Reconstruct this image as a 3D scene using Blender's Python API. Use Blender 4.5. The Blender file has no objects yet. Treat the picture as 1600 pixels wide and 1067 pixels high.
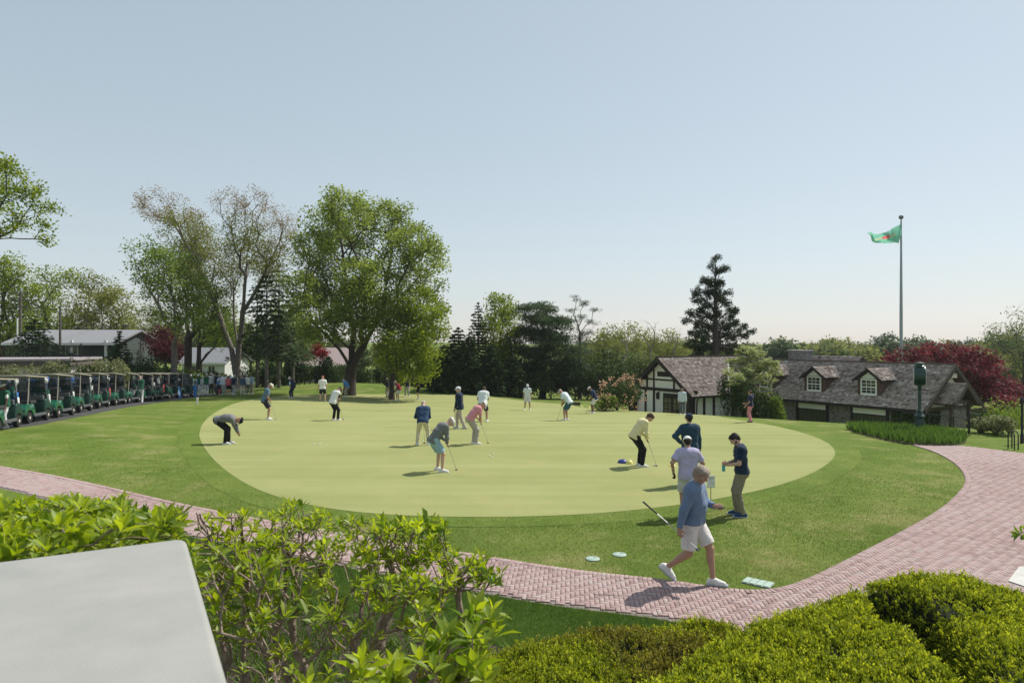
import bpy, math, random, bmesh
import numpy as np
from mathutils import Vector, Matrix, geometry
C = bpy.context.scene
COL = C.collection
F = 1067.0; CX, CY = 800.0, 533.5          # focal length and centre of the view, in photo pixels
RNG = np.random.default_rng(7)
random.seed(7)
R = math.radians
def V(*a): return np.array(a, float)
def ss(t):
    t = np.clip(t, 0, 1); return t*t*(3-2*t)

# ------------------------------------------------------------------ terrain
BK = 1.12                                   # building scale
EU = V(.533, -.846); EV = V(.846, .533)     # building axes: along the wing, towards its back
def uv(x, y): return x*EU[0]+y*EU[1], x*EV[0]+y*EV[1]
def rect_d(u, v, u0, u1, v0, v1):
    du = np.maximum(np.maximum(u0-u, u-u1), 0); dv = np.maximum(np.maximum(v0-v, v-v1), 0)
    return np.hypot(du, dv)
def H(x, y):
    x = np.asarray(x, float); y = np.asarray(y, float)
    b = -3.62+.33*ss((-x-8)/10)
    s = .045+.012*ss((x+6)/10)
    sp = 2.5*np.logaddexp(0, (y-28)/2.5)-2.5*np.logaddexp(0, (y-76)/2.5)
    z = b-s*sp
    z = z+1.0*np.exp(-((x+15)/12)**2-((y-69)/6)**2)
    z = z-9*ss((y-74)/60)*ss((x+10)/40)-1.5*ss((y-80)/60)
    u, v = uv(x, y)
    dw = rect_d(u, v, -33*BK, -18*BK, 35.8*BK, 46*BK); dl = rect_d(u, v, -36.2*BK, -30*BK, 32.7*BK, 46*BK)
    z = z-2.15*np.maximum(1-ss((dw-.3)/9.3), 1-ss((dl-.3)/4.2))
    z = z+1.25*ss((7.0-y)/3.4)*ss((8-x)/4)
    return z
_ys = np.concatenate([np.arange(1.2, 40, .02), np.arange(40, 400, .1)])
def at(px, py):
    """the ground point seen at photo pixel (px, py)"""
    x = (px-CX)/F*_ys; z = -(py-CY)/F*_ys
    k = int(np.argmax(z <= H(x, _ys)))
    return V(x[k], _ys[k], float(H(x[k], _ys[k])))
def W(px, py, Y): return V((px-CX)/F*Y, Y, -(py-CY)/F*Y)
def gz(x, y): return float(H(x, y))
def base(px, Y):
    x = (px-CX)/F*Y; return V(x, Y, gz(x, Y))

def vnoise(x, y, s, seed=0):
    """smooth value noise in 0..1 with cell size s"""
    r_ = np.random.default_rng(seed).random((256, 256)); u, v = np.asarray(x)/s+1000.3, np.asarray(y)/s+1000.7
    i, j = np.floor(u).astype(int), np.floor(v).astype(int); f, g = ss(u-i), ss(v-j); i, j, i1, j1 = i % 256, j % 256, (i+1) % 256, (j+1) % 256
    return (r_[i, j]*(1-f)+r_[i1, j]*f)*(1-g)+(r_[i, j1]*(1-f)+r_[i1, j1]*f)*g
def fbm(x, y, s, seed=0, n=4): return sum(vnoise(x, y, s/2**k, seed+k)*.5**k for k in range(n))/sum(.5**k for k in range(n))
# ------------------------------------------------------------------ objects
def tag(o, label=None, cat=None, group=None, kind=None):
    if label: o['label'] = label
    if cat: o['category'] = cat
    if group: o['group'] = group
    if kind: o['kind'] = kind
    return o
def empty(name, loc, rz=0, **k):
    o = bpy.data.objects.new(name, None); COL.objects.link(o)
    o.location = loc; o.rotation_euler = (0, 0, rz); o.empty_display_size = .2
    return tag(o, **k)
def link(name, me, parent=None, **k):
    o = bpy.data.objects.new(name, me); COL.objects.link(o)
    if parent is not None: o.parent = parent
    return tag(o, **k)
def copy_tree(o, parent=None):
    c = o.copy(); COL.objects.link(c)
    if parent is not None: c.parent = parent
    for ch in list(o.children): copy_tree(ch, c)
    return c
def np_mesh(name, Vs, Q=None, T=None, mats=(), tint=None, smooth=False, mi=None):
    me = bpy.data.meshes.new(name)
    Vs = np.asarray(Vs, np.float32).reshape(-1, 3)
    Q = np.zeros((0, 4), np.int32) if Q is None else np.asarray(Q, np.int32).reshape(-1, 4)
    T = np.zeros((0, 3), np.int32) if T is None else np.asarray(T, np.int32).reshape(-1, 3)
    me.vertices.add(len(Vs)); me.vertices.foreach_set('co', Vs.ravel())
    nl = Q.size+T.size; me.loops.add(nl)
    me.loops.foreach_set('vertex_index', np.concatenate([Q.ravel(), T.ravel()]).astype(np.int32))
    me.polygons.add(len(Q)+len(T))
    st = np.concatenate([np.arange(len(Q))*4, len(Q)*4+np.arange(len(T))*3]).astype(np.int32)
    me.polygons.foreach_set('loop_start', st)
    if mi is not None: me.polygons.foreach_set('material_index', np.asarray(mi, np.int32))
    if smooth: me.polygons.foreach_set('use_smooth', np.ones(len(Q)+len(T), bool))
    if tint is not None:
        a = me.attributes.new('tint', 'FLOAT', 'POINT'); a.data.foreach_set('value', np.asarray(tint, np.float32))
    for m in (mats if isinstance(mats, (list, tuple)) else [mats]): me.materials.append(m)
    me.update(calc_edges=True)
    return me

class MB:
    """collects boxes, tubes and prisms into one mesh"""
    def __init__(s): s.v = []; s.f = []
    def add(s, vs, fs):
        n = len(s.v); s.v += [tuple(map(float, p)) for p in vs]; s.f += [tuple(i+n for i in f) for f in fs]; return s
    def box(s, c, d, M=None, ch=0.0):
        """box with centre c and size d; ch chamfers its edges"""
        hx, hy, hz = d[0]/2, d[1]/2, d[2]/2
        if ch <= 0:
            vs = [(x*hx, y*hy, z*hz) for x in (-1, 1) for y in (-1, 1) for z in (-1, 1)]
            fs = [(0, 1, 3, 2), (4, 6, 7, 5), (0, 4, 5, 1), (2, 3, 7, 6), (0, 2, 6, 4), (1, 5, 7, 3)]
        else:
            bm = bmesh.new(); bmesh.ops.create_cube(bm, size=1)
            for v in bm.verts: v.co = (v.co.x*d[0], v.co.y*d[1], v.co.z*d[2])
            bmesh.ops.bevel(bm, geom=list(bm.edges), offset=ch, segments=2, affect='EDGES', profile=.5)
            bm.verts.index_update()
            vs = [tuple(v.co) for v in bm.verts]; fs = [tuple(v.index for v in f.verts) for f in bm.faces]; bm.free()
        vs = [Vector(p) for p in vs]
        if M is not None: vs = [M @ p for p in vs]
        return s.add([p+Vector(c) for p in vs], fs)
    def tube(s, path, r, n=6, cap=True):
        path = [np.asarray(p, float) for p in path]
        rs = r if hasattr(r, '__len__') else [r]*len(path)
        vs = []; up = None
        for i, p in enumerate(path):
            t = path[min(i+1, len(path)-1)]-path[max(i-1, 0)]; t = t/(np.linalg.norm(t)+1e-9)
            if up is None:
                up = V(0, 0, 1) if abs(t[2]) < .9 else V(1, 0, 0)
            a = np.cross(up, t); a /= np.linalg.norm(a)+1e-9; b = np.cross(t, a); up = b
            for k in range(n):
                w = 2*math.pi*k/n; vs.append(p+rs[i]*(math.cos(w)*a+math.sin(w)*b))
        fs = []
        for i in range(len(path)-1):
            for k in range(n):
                k2 = (k+1) % n; fs.append((i*n+k, i*n+k2, (i+1)*n+k2, (i+1)*n+k))
        if cap:
            fs.append(tuple(range(n-1, -1, -1))); m = (len(path)-1)*n; fs.append(tuple(range(m, m+n)))
        return s.add(vs, fs)
    def lathe(s, prof, c=(0, 0, 0), n=16, M=None, cap=True):
        vs = []
        for r, z in prof:
            for k in range(n):
                w = 2*math.pi*k/n; vs.append(Vector((r*math.cos(w), r*math.sin(w), z)))
        fs = []
        for i in range(len(prof)-1):
            for k in range(n):
                k2 = (k+1) % n; fs.append((i*n+k, i*n+k2, (i+1)*n+k2, (i+1)*n+k))
        if cap:
            fs.append(tuple(range(n-1, -1, -1))); m = (len(prof)-1)*n; fs.append(tuple(range(m, m+n)))
        if M is not None: vs = [M @ p for p in vs]
        return s.add([p+Vector(c) for p in vs], fs)
    def prism(s, poly, fn, a, b):
        """polygon of 2D points, extruded; fn(p, t) gives the 3D point, t = a and b at the two ends"""
        n = len(poly); vs = [fn(p, a) for p in poly]+[fn(p, b) for p in poly]
        fs = [tuple(range(n-1, -1, -1)), tuple(range(n, 2*n))]
        fs += [(i, (i+1) % n, n+(i+1) % n, n+i) for i in range(n)]
        return s.add(vs, fs)
    def build(s, name, m, parent=None, smooth=False, bevel=0, **k):
        me = bpy.data.meshes.new(name); me.from_pydata(s.v, [], s.f)
        bm = bmesh.new(); bm.from_mesh(me)
        bmesh.ops.recalc_face_normals(bm, faces=bm.faces)
        if bevel:
            ed = [e for e in bm.edges if len(e.link_faces) == 2 and e.calc_face_angle(0) > .6]
            bmesh.ops.bevel(bm, geom=ed, offset=bevel, segments=2, affect='EDGES', profile=.5)
        bm.to_mesh(me); bm.free()
        me.materials.append(m)
        if smooth:
            me.polygons.foreach_set('use_smooth', [True]*len(me.polygons))
            try: me.set_sharp_from_angle(angle=R(40))
            except Exception: pass
        return link(name, me, parent, **k)

# ------------------------------------------------------------------ materials
def new_mat(name):
    m = bpy.data.materials.new(name); m.use_nodes = True
    nt = m.node_tree; nt.nodes.clear()
    out = nt.nodes.new('ShaderNodeOutputMaterial')
    return m, nt, out
def N(nt, t, **k):
    n = nt.nodes.new(t)
    for a, b in k.items():
        if a.startswith('i_'): n.inputs[a[2:].replace('_', ' ')].default_value = b
        else: setattr(n, a, b)
    return n
def c4(c): return (c[0], c[1], c[2], 1)
MATS = {}
def mat(name, col, rough=.6, var=.18, scale=6, bump=.0, bscale=60, metal=0, spec=.4, coat=0, col2=None, detail=5, sheen=0):
    """plain material whose colour wanders a little with noise, plus a fine bump"""
    if name in MATS: return MATS[name]
    m, nt, out = new_mat(name)
    b = N(nt, 'ShaderNodeBsdfPrincipled'); b.inputs['Roughness'].default_value = rough
    b.inputs['Metallic'].default_value = metal; b.inputs['Specular IOR Level'].default_value = spec
    b.inputs['Coat Weight'].default_value = coat; b.inputs['Sheen Weight'].default_value = sheen
    tc = N(nt, 'ShaderNodeTexCoord'); no = N(nt, 'ShaderNodeTexNoise', i_Scale=scale, i_Detail=detail, i_Roughness=.6)
    nt.links.new(tc.outputs['Object'], no.inputs['Vector'])
    r = N(nt, 'ShaderNodeValToRGB'); r.color_ramp.elements[0].position = .3; r.color_ramp.elements[1].position = .7
    a = col2 if col2 else [c*(1-var) for c in col]
    z = col if col2 else [min(1, c*(1+var)) for c in col]
    r.color_ramp.elements[0].color = c4(a); r.color_ramp.elements[1].color = c4(z)
    nt.links.new(no.outputs['Fac'], r.inputs['Fac']); nt.links.new(r.outputs['Color'], b.inputs['Base Color'])
    if bump:
        n2 = N(nt, 'ShaderNodeTexNoise', i_Scale=bscale, i_Detail=4); nt.links.new(tc.outputs['Object'], n2.inputs['Vector'])
        bp = N(nt, 'ShaderNodeBump', i_Strength=bump, i_Distance=.02)
        nt.links.new(n2.outputs['Fac'], bp.inputs['Height']); nt.links.new(bp.outputs['Normal'], b.inputs['Normal'])
    nt.links.new(b.outputs['BSDF'], out.inputs['Surface'])
    MATS[name] = m; return m
def leaf_mat(name, dark, light, trans=.42, rough=.6, gloss=.12):
    """leaf: colour from the per-leaf 'tint', light passes through"""
    if name in MATS: return MATS[name]
    m, nt, out = new_mat(name)
    at_ = N(nt, 'ShaderNodeAttribute', attribute_name='tint')
    r = N(nt, 'ShaderNodeValToRGB'); e = r.color_ramp.elements
    e[0].color = c4(dark); e[1].color = c4(light)
    nt.links.new(at_.outputs['Fac'], r.inputs['Fac'])
    b = N(nt, 'ShaderNodeBsdfPrincipled'); b.inputs['Roughness'].default_value = rough; b.inputs['Specular IOR Level'].default_value = gloss
    t = N(nt, 'ShaderNodeBsdfTranslucent')
    hs = N(nt, 'ShaderNodeHueSaturation', i_Hue=.487, i_Saturation=1.1, i_Value=1.25)
    nt.links.new(r.outputs['Color'], b.inputs['Base Color']); nt.links.new(r.outputs['Color'], hs.inputs['Color'])
    nt.links.new(hs.outputs['Color'], t.inputs['Color'])
    mx = N(nt, 'ShaderNodeMixShader'); mx.inputs[0].default_value = trans
    nt.links.new(b.outputs[0], mx.inputs[1]); nt.links.new(t.outputs[0], mx.inputs[2])
    nt.links.new(mx.outputs[0], out.inputs['Surface'])
    MATS[name] = m; return m
def glass_mat(name, tint=(.8, .85, .85), clear=.7, rough=.04):
    if name in MATS: return MATS[name]
    m, nt, out = new_mat(name)
    g = N(nt, 'ShaderNodeBsdfGlossy'); g.inputs['Roughness'].default_value = rough; g.inputs['Color'].default_value = c4(tint)
    t = N(nt, 'ShaderNodeBsdfTransparent'); t.inputs['Color'].default_value = c4(tint)
    mx = N(nt, 'ShaderNodeMixShader'); mx.inputs[0].default_value = clear
    nt.links.new(g.outputs[0], mx.inputs[1]); nt.links.new(t.outputs[0], mx.inputs[2]); nt.links.new(mx.outputs[0], out.inputs['Surface'])
    MATS[name] = m; return m
# ------------------------------------------------------------------ camera, sun, sky
cam = bpy.data.cameras.new('camera'); camo = bpy.data.objects.new('camera', cam); COL.objects.link(camo)
camo.location = (0, 0, 0); camo.rotation_euler = (R(90), 0, 0)
cam.sensor_width = 36; cam.lens = 36*F/1600; cam.clip_start = .05; cam.clip_end = 6000
cam.shift_y = 0
cam.dof.use_dof = True; cam.dof.focus_distance = 16; cam.dof.aperture_fstop = 5.6
C.camera = camo
SUN_AZ = R(33); SUN_EL = R(51)              # from +X towards +Y
sd = V(math.cos(SUN_EL)*math.cos(SUN_AZ), math.cos(SUN_EL)*math.sin(SUN_AZ), math.sin(SUN_EL))
sun = bpy.data.lights.new('sun', 'SUN'); sun.energy = 5.0; sun.angle = R(.5); sun.color = (1, .95, .86)
suno = bpy.data.objects.new('sun', sun); COL.objects.link(suno)
suno.rotation_euler = Vector(-sd).to_track_quat('-Z', 'Y').to_euler(); suno.location = sd*60
w = bpy.data.worlds.new('World'); C.world = w; w.use_nodes = True
nt = w.node_tree; bg = nt.nodes['Background']
sky = N(nt, 'ShaderNodeTexSky', sky_type='NISHITA'); sky.sun_disc = False
sky.sun_elevation = SUN_EL; sky.sun_rotation = R(90)-SUN_AZ
sky.air_density = 1.0; sky.dust_density = .5; sky.ozone_density = 3.2; sky.altitude = 0
hs = N(nt, 'ShaderNodeHueSaturation', i_Hue=.485, i_Saturation=.80, i_Value=2.1)
ga = N(nt, 'ShaderNodeGamma', i_Gamma=.45)          # film shoulder for the bright sky
nt.links.new(sky.outputs[0], ga.inputs['Color']); nt.links.new(ga.outputs[0], hs.inputs['Color']); nt.links.new(hs.outputs[0], bg.inputs['Color'])
bg.inputs['Strength'].default_value = .15
C.view_settings.view_transform = 'Standard'; C.view_settings.look = 'None'
C.view_settings.exposure = .08; C.view_settings.gamma = 1
C.cycles.max_bounces = 6; C.cycles.diffuse_bounces = 3; C.cycles.glossy_bounces = 2
C.cycles.transparent_max_bounces = 8; C.cycles.transmission_bounces = 4
C.cycles.use_denoising = True

# ------------------------------------------------------------------ grass materials
def grass_mat(name, stops, fine=90, stripe=0, bump=.5, coarse=.35, dry=None, dry_amt=.75):
    m, nt, out = new_mat(name)
    b = N(nt, 'ShaderNodeBsdfPrincipled'); b.inputs['Roughness'].default_value = .9; b.inputs['Specular IOR Level'].default_value = .04
    tc = N(nt, 'ShaderNodeTexCoord')
    n1 = N(nt, 'ShaderNodeTexNoise', i_Scale=coarse, i_Detail=6, i_Roughness=.65); nt.links.new(tc.outputs['Object'], n1.inputs['Vector'])
    n2 = N(nt, 'ShaderNodeTexNoise', i_Scale=fine, i_Detail=3, i_Roughness=.7); nt.links.new(tc.outputs['Object'], n2.inputs['Vector'])
    n3 = N(nt, 'ShaderNodeTexNoise', i_Scale=fine*.12, i_Detail=4, i_Roughness=.7); nt.links.new(tc.outputs['Object'], n3.inputs['Vector'])
    def lin(a, b_, op='ADD'):
        q = N(nt, 'ShaderNodeMath', operation=op)
        for i, t in enumerate((a, b_)):
            if isinstance(t, (int, float)): q.inputs[i].default_value = t
            else: nt.links.new(t, q.inputs[i])
        return q.outputs[0]
    fac = lin(lin(lin(n1.outputs['Fac'], .5, 'MULTIPLY'), lin(n2.outputs['Fac'], .26, 'MULTIPLY')), lin(n3.outputs['Fac'], .24, 'MULTIPLY'))
    if stripe:
        mp = N(nt, 'ShaderNodeMapping'); mp.inputs['Scale'].default_value = (.035, .9, 1); mp.inputs['Rotation'].default_value = (0, 0, R(-5))
        nt.links.new(tc.outputs['Object'], mp.inputs['Vector'])
        n4 = N(nt, 'ShaderNodeTexNoise', i_Scale=1.6, i_Detail=5, i_Roughness=.6); nt.links.new(mp.outputs[0], n4.inputs['Vector'])
        fac = lin(lin(fac, 1-stripe, 'MULTIPLY'), lin(n4.outputs['Fac'], stripe, 'MULTIPLY'))
    r = N(nt, 'ShaderNodeValToRGB'); e = r.color_ramp.elements
    while len(e) < len(stops): e.new(.5)
    for i, (p, c) in enumerate(stops): e[i].position = p; e[i].color = c4(c)
    nt.links.new(fac, r.inputs['Fac']); col = r.outputs['Color']
    if dry:
        n5 = N(nt, 'ShaderNodeTexNoise', i_Scale=.55, i_Detail=7, i_Roughness=.72); nt.links.new(tc.outputs['Object'], n5.inputs['Vector'])
        mr = N(nt, 'ShaderNodeMapRange'); mr.inputs[1].default_value = .50; mr.inputs[2].default_value = .70; mr.inputs[4].default_value = dry_amt
        nt.links.new(n5.outputs['Fac'], mr.inputs[0])
        mxc = N(nt, 'ShaderNodeMixRGB'); mxc.inputs[2].default_value = c4(dry)
        nt.links.new(mr.outputs[0], mxc.inputs[0]); nt.links.new(col, mxc.inputs[1]); col = mxc.outputs[0]
    nt.links.new(col, b.inputs['Base Color'])
    bp = N(nt, 'ShaderNodeBump', i_Strength=bump, i_Distance=.03)
    nt.links.new(lin(n2.outputs['Fac'], n3.outputs['Fac']), bp.inputs['Height']); nt.links.new(bp.outputs[0], b.inputs['Normal'])
    nt.links.new(b.outputs[0], out.inputs['Surface'])
    return m
M_lawn = grass_mat('lawn', [(.34, (.070, .118, .020)), (.5, (.115, .168, .032)), (.64, (.18, .222, .058))], fine=55, coarse=.5, bump=.6, dry=(.30, .27, .12))
M_fringe = grass_mat('fringe', [(.34, (.074, .122, .022)), (.5, (.120, .172, .035)), (.64, (.185, .224, .06))], fine=80, coarse=.7, bump=.5)
M_green = grass_mat('putting_green', [(.36, (.215, .238, .085)), (.5, (.27, .288, .117)), (.62, (.325, .332, .15))], fine=120, stripe=.38, bump=.15, coarse=.22, dry=(.36, .33, .14), dry_amt=.4)
M_far = grass_mat('far_grass', [(.36, (.05, .08, .02)), (.5, (.08, .12, .03)), (.64, (.12, .15, .05))], fine=20, coarse=.1, bump=.3)
M_soil = mat('soil', (.06, .043, .032), .95, var=.5, scale=14, bump=.9, bscale=50)
M_mortar = mat('brick_joint', (.20, .165, .15), .9, var=.3, scale=20)

# ------------------------------------------------------------------ ground sheet
def grid_axis(parts):
    out = [parts[0][0]]
    for a, b, st in parts:
        n = max(1, int(round((b-a)/st))); out += list(a+(b-a)*(np.arange(1, n+1)/n))
    return np.array(out)
gx = grid_axis([(-3000, -400, 400), (-400, -80, 20), (-80, -32, 2), (-32, 34, .6), (34, 90, 2), (90, 400, 20), (400, 3000, 400)])
gy = grid_axis([(-60, -4, 8), (-4, 52, .5), (52, 90, 1.5), (90, 200, 8), (200, 600, 40), (600, 4000, 500)])
X, Y = np.meshgrid(gx, gy); Z = H(X, Y)
Z = np.where(Y > 600, Z, Z)
nx, ny = len(gx), len(gy)
idx = np.arange(nx*ny).reshape(ny, nx)
Q = np.stack([idx[:-1, :-1], idx[:-1, 1:], idx[1:, 1:], idx[1:, :-1]], -1).reshape(-1, 4)
link('ground', np_mesh('ground', np.stack([X, Y, Z], -1), Q, mats=M_lawn, smooth=True), kind='structure')

def poly_sheet(name, pts, m, lift, step=.7, holes=(), **k):
    """flat-lying sheet that follows the ground inside the outline pts"""
    pts = np.asarray(pts)[:, :2]
    # resample outline
    def resample(p, step):
        o = []
        for i in range(len(p)):
            a, b = p[i], p[(i+1) % len(p)]; n = max(1, int(np.linalg.norm(b-a)/step))
            for j in range(n): o.append(a+(b-a)*j/n)
        return o
    out = resample(pts, step)
    vs = list(out); n = len(out); edges = [(i, (i+1) % n) for i in range(n)]
    lo = pts.min(0); hi = pts.max(0)
    xs = np.arange(lo[0], hi[0], step); ysx = np.arange(lo[1], hi[1], step)
    G = np.stack(np.meshgrid(xs, ysx), -1).reshape(-1, 2)+.013
    G = G[inside(pts, G)]
    vs += list(G)
    r = geometry.delaunay_2d_cdt([Vector(map(float, p)) for p in vs], edges, [list(range(n))], 1, 1e-4)
    co = np.array([tuple(p) for p in r[0]]); fs = np.array([f for f in r[2]])
    z = H(co[:, 0], co[:, 1])+lift
    me = np_mesh(name, np.column_stack([co, z]), T=fs, mats=m, smooth=True)
    bm = bmesh.new(); bm.from_mesh(me)
    for f in bm.faces:
        if f.normal.z < 0: f.normal_flip()
    bm.to_mesh(me); bm.free()
    return link(name, me, **k)
def inside(poly, P):
    poly = np.asarray(poly); c = np.zeros(len(P), bool); n = len(poly); j = n-1
    for i in range(n):
        xi, yi = poly[i]; xj, yj = poly[j]
        t = ((yi > P[:, 1]) != (yj > P[:, 1])) & (P[:, 0] < (xj-xi)*(P[:, 1]-yi)/(yj-yi+1e-12)+xi)
        c ^= t; j = i
    return c
def smooth_closed(p, it=2):
    p = np.asarray(p, float)
    for _ in range(it):
        q = np.roll(p, -1, 0); p = np.stack([.75*p+.25*q, .25*p+.75*q], 1).reshape(-1, p.shape[1])
    return p
def smooth_open(p, it=2):
    p = np.asarray(p, float)
    for _ in range(it):
        a, b = p[:-1], p[1:]
        m_ = np.stack([.75*a+.25*b, .25*a+.75*b], 1).reshape(-1, p.shape[1])
        p = np.concatenate([p[:1], m_, p[-1:]])
    return p
green_px = [(312, 672), (311, 684), (322, 705), (345, 730), (385, 758), (440, 780), (520, 797), (620, 806), (740, 809), (860, 807), (960, 801), (1060, 790), (1150, 775), (1225, 757), (1275, 738), (1303, 718), (1306, 703), (1288, 688), (1240, 672), (1180, 660), (1120, 651), (1040, 645), (985, 641), (920, 636), (860, 630), (790, 622), (710, 617), (640, 616), (560, 616), (470, 617), (410, 621), (365, 630), (330, 648), (318, 660)]
green_w = smooth_closed([at(*p)[:2] for p in green_px], 2)
cen = green_w.mean(0)
def offset_poly(p, d):
    t = np.roll(p, -1, 0)-np.roll(p, 1, 0); n = np.stack([t[:, 1], -t[:, 0]], 1); n /= np.linalg.norm(n, axis=1)[:, None]
    a = np.sum((p-cen)*n, 1).mean()
    return p+(n if a > 0 else -n)*d
poly_sheet('putting_green', green_w, M_green, .012, kind='structure')
poly_sheet('green_fringe', offset_poly(green_w, .75), M_fringe, .006, kind='structure')

# ------------------------------------------------------------------ brick path and plaza
up_px = [(-160, 705), (0, 729), (100, 746), (200, 768), (300, 792), (440, 818), (600, 844), (735, 866), (900, 893), (1035, 906), (1130, 921), (1195, 925), (1250, 912), (1330, 872), (1400, 836), (1470, 797), (1503, 765), (1510, 748), (1495, 726), (1460, 706), (1425, 696)]
upper = np.array([at(*p)[:2] for p in up_px]); upper = smooth_open(upper, 2)
kk = int(np.argmin(np.linalg.norm(upper-at(1195, 925)[:2], axis=1)))
lowpts = []
for p in range(0, kk+1):
    t = upper[min(p+1, len(upper)-1)]-upper[max(p-1, 0)]; t /= np.linalg.norm(t); lowpts.append(upper[p]+V(t[1], -t[0])*(1.5))
lower = np.array(lowpts)
lower = lower[lower[:, 0] < 2.6]
tail = np.array([at(1300, 990)[:2]+V(0, -.3), at(1500, 965)[:2]+V(0, -.2), at(1600, 925)[:2], at(1720, 900)[:2], V(24, 9.5), V(27, 16), V(27, 22), V(21.5, 23.2), at(1600, 709)[:2], at(1530, 700)[:2], at(1500, 697)[:2]])
path_poly = np.concatenate([upper, tail[::-1], lower[::-1]])
poly_sheet('brick_path', path_poly, M_mortar, .004, step=.5, kind='structure')

def brick_mat():
    m, nt, out = new_mat('clay_brick')
    b = N(nt, 'ShaderNodeBsdfPrincipled'); b.inputs['Roughness'].default_value = .85; b.inputs['Specular IOR Level'].default_value = .25
    a = N(nt, 'ShaderNodeAttribute', attribute_name='tint')
    r = N(nt, 'ShaderNodeValToRGB'); e = r.color_ramp.elements; e.new(.5); e.new(.8)
    for i, (p, c) in enumerate([(0, (.29, .20, .188)), (.35, (.385, .27, .255)), (.7, (.44, .325, .31)), (1, (.41, .34, .328))]): e[i].position = p; e[i].color = c4(c)
    nt.links.new(a.outputs['Fac'], r.inputs['Fac'])
    tc = N(nt, 'ShaderNodeTexCoord'); n = N(nt, 'ShaderNodeTexNoise', i_Scale=35, i_Detail=5, i_Roughness=.7); nt.links.new(tc.outputs['Object'], n.inputs['Vector'])
    mx = N(nt, 'ShaderNodeMixRGB', blend_type='MULTIPLY'); mx.inputs[0].default_value = .5
    nt.links.new(r.outputs[0], mx.inputs[1]); nt.links.new(n.outputs['Color'], mx.inputs[2])
    r2 = N(nt, 'ShaderNodeMixRGB'); r2.inputs[0].default_value = .55; nt.links.new(mx.outputs[0], r2.inputs[1]); nt.links.new(r.outputs[0], r2.inputs[2])
    nt.links.new(r2.outputs[0], b.inputs['Base Color'])
    bp = N(nt, 'ShaderNodeBump', i_Strength=.35, i_Distance=.01); nt.links.new(n.outputs['Fac'], bp.inputs['Height']); nt.links.new(bp.outputs[0], b.inputs['Normal'])
    nt.links.new(b.outputs[0], out.inputs['Surface']); return m
M_brick = brick_mat()
def bricks(cs, ds, L, Wd, name, gap=.007, up=0):
    """one mesh of paving bricks: centres cs, long directions ds"""
    n = len(cs); ss_ = np.stack([-ds[:, 1], ds[:, 0]], 1)
    j = RNG.normal(0, .0011, (n, 1))
    hl, hw = (L-gap)/2, (Wd-gap)/2
    vs = []
    for (sx, ins, dz) in ((1, .003, .018), (1, 0, .0145), (1, 0, .004)):
        for a, b in ((-1, -1), (1, -1), (1, 1), (-1, 1)):
            p = cs+ds*(a*(hl-ins))+ss_*(b*(hw-ins))
            vs.append(np.column_stack([p, H(p[:, 0], p[:, 1])+.003+dz+up+(j[:, 0] if dz else 0)]))
    vs = np.stack(vs, 1)                       # n,12,3
    o = np.arange(n)[:, None]*12
    fs = [o+np.array([[0, 1, 2, 3]])]
    for l in (0, 4):
        for k in range(4):
            k2 = (k+1) % 4; fs.append(o+np.array([[l+k, l+4+k, l+4+k2, l+k2]]))
    Q = np.stack(fs, 1).reshape(-1, 4)
    tint = np.repeat(np.clip(RNG.normal(.5, .23, n)+.8*(fbm(cs[:, 0], cs[:, 1], 2.6, 5)-.5), 0, 1), 12)
    return link(name, np_mesh(name, vs.reshape(-1, 3), Q, mats=M_brick, tint=tint), kind='structure')
Lb, Wb = .136, .068
cs = []; ds = []
ang = R(-5); ca, sa = math.cos(ang), math.sin(ang)
n = 560
I, J = np.meshgrid(np.arange(-n, n), np.arange(-n, n))
# herringbone: on a W grid, horizontal bricks where (i-j)%4==0, vertical where (i-j)%4==3
k = (I-J) % 4
hx = np.stack([(I[k == 0]+1)*Wb, (J[k == 0]+.5)*Wb], 1); vx = np.stack([(I[k == 3]+.5)*Wb, (J[k == 3]+1)*Wb], 1)
P = np.concatenate([hx, vx]); D = np.concatenate([np.tile([1., 0], (len(hx), 1)), np.tile([0, 1.], (len(vx), 1))])
Rm = np.array([[ca, sa], [-sa, ca]])
P = P@Rm+V(4, 14); D = D@Rm
ok = inside(path_poly, P) & (P[:, 1] < 40) & (P[:, 0] > -16)
P, D = P[ok], D[ok]
# keep them off the border course that follows the upper edge
from mathutils import kdtree
kd = kdtree.KDTree(len(upper)*6); up_f = np.concatenate([upper[:-1]+(upper[1:]-upper[:-1])*t for t in np.arange(6)/6])
kd = kdtree.KDTree(len(up_f))
for i, q in enumerate(up_f): kd.insert((q[0], q[1], 0), i)
kd.balance()
low_f = np.concatenate([lower[:-1]+(lower[1:]-lower[:-1])*t for t in np.arange(6)/6])
kd2 = kdtree.KDTree(len(low_f))
for i, q in enumerate(low_f): kd2.insert((q[0], q[1], 0), i)
kd2.balance()
keep = np.array([kd.find((p[0], p[1], 0))[2] > .11 and kd2.find((p[0], p[1], 0))[2] > .09 for p in P])
bricks(P[keep], D[keep], Lb, Wb, 'paving_brick')
seg = np.linalg.norm(np.diff(upper, axis=0), axis=1); s_ = np.concatenate([[0], np.cumsum(seg)])
tt = np.arange(0, s_[-1], Wb+.002); bx = np.stack([np.interp(tt, s_, upper[:, i]) for i in (0, 1)], 1)
dr = np.gradient(bx, axis=0); dr /= np.linalg.norm(dr, axis=1)[:, None]; nn = np.stack([dr[:, 1], -dr[:, 0]], 1)
bricks(bx+nn*.072, nn, Lb, Wb, 'border_brick', up=.005)
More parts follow.
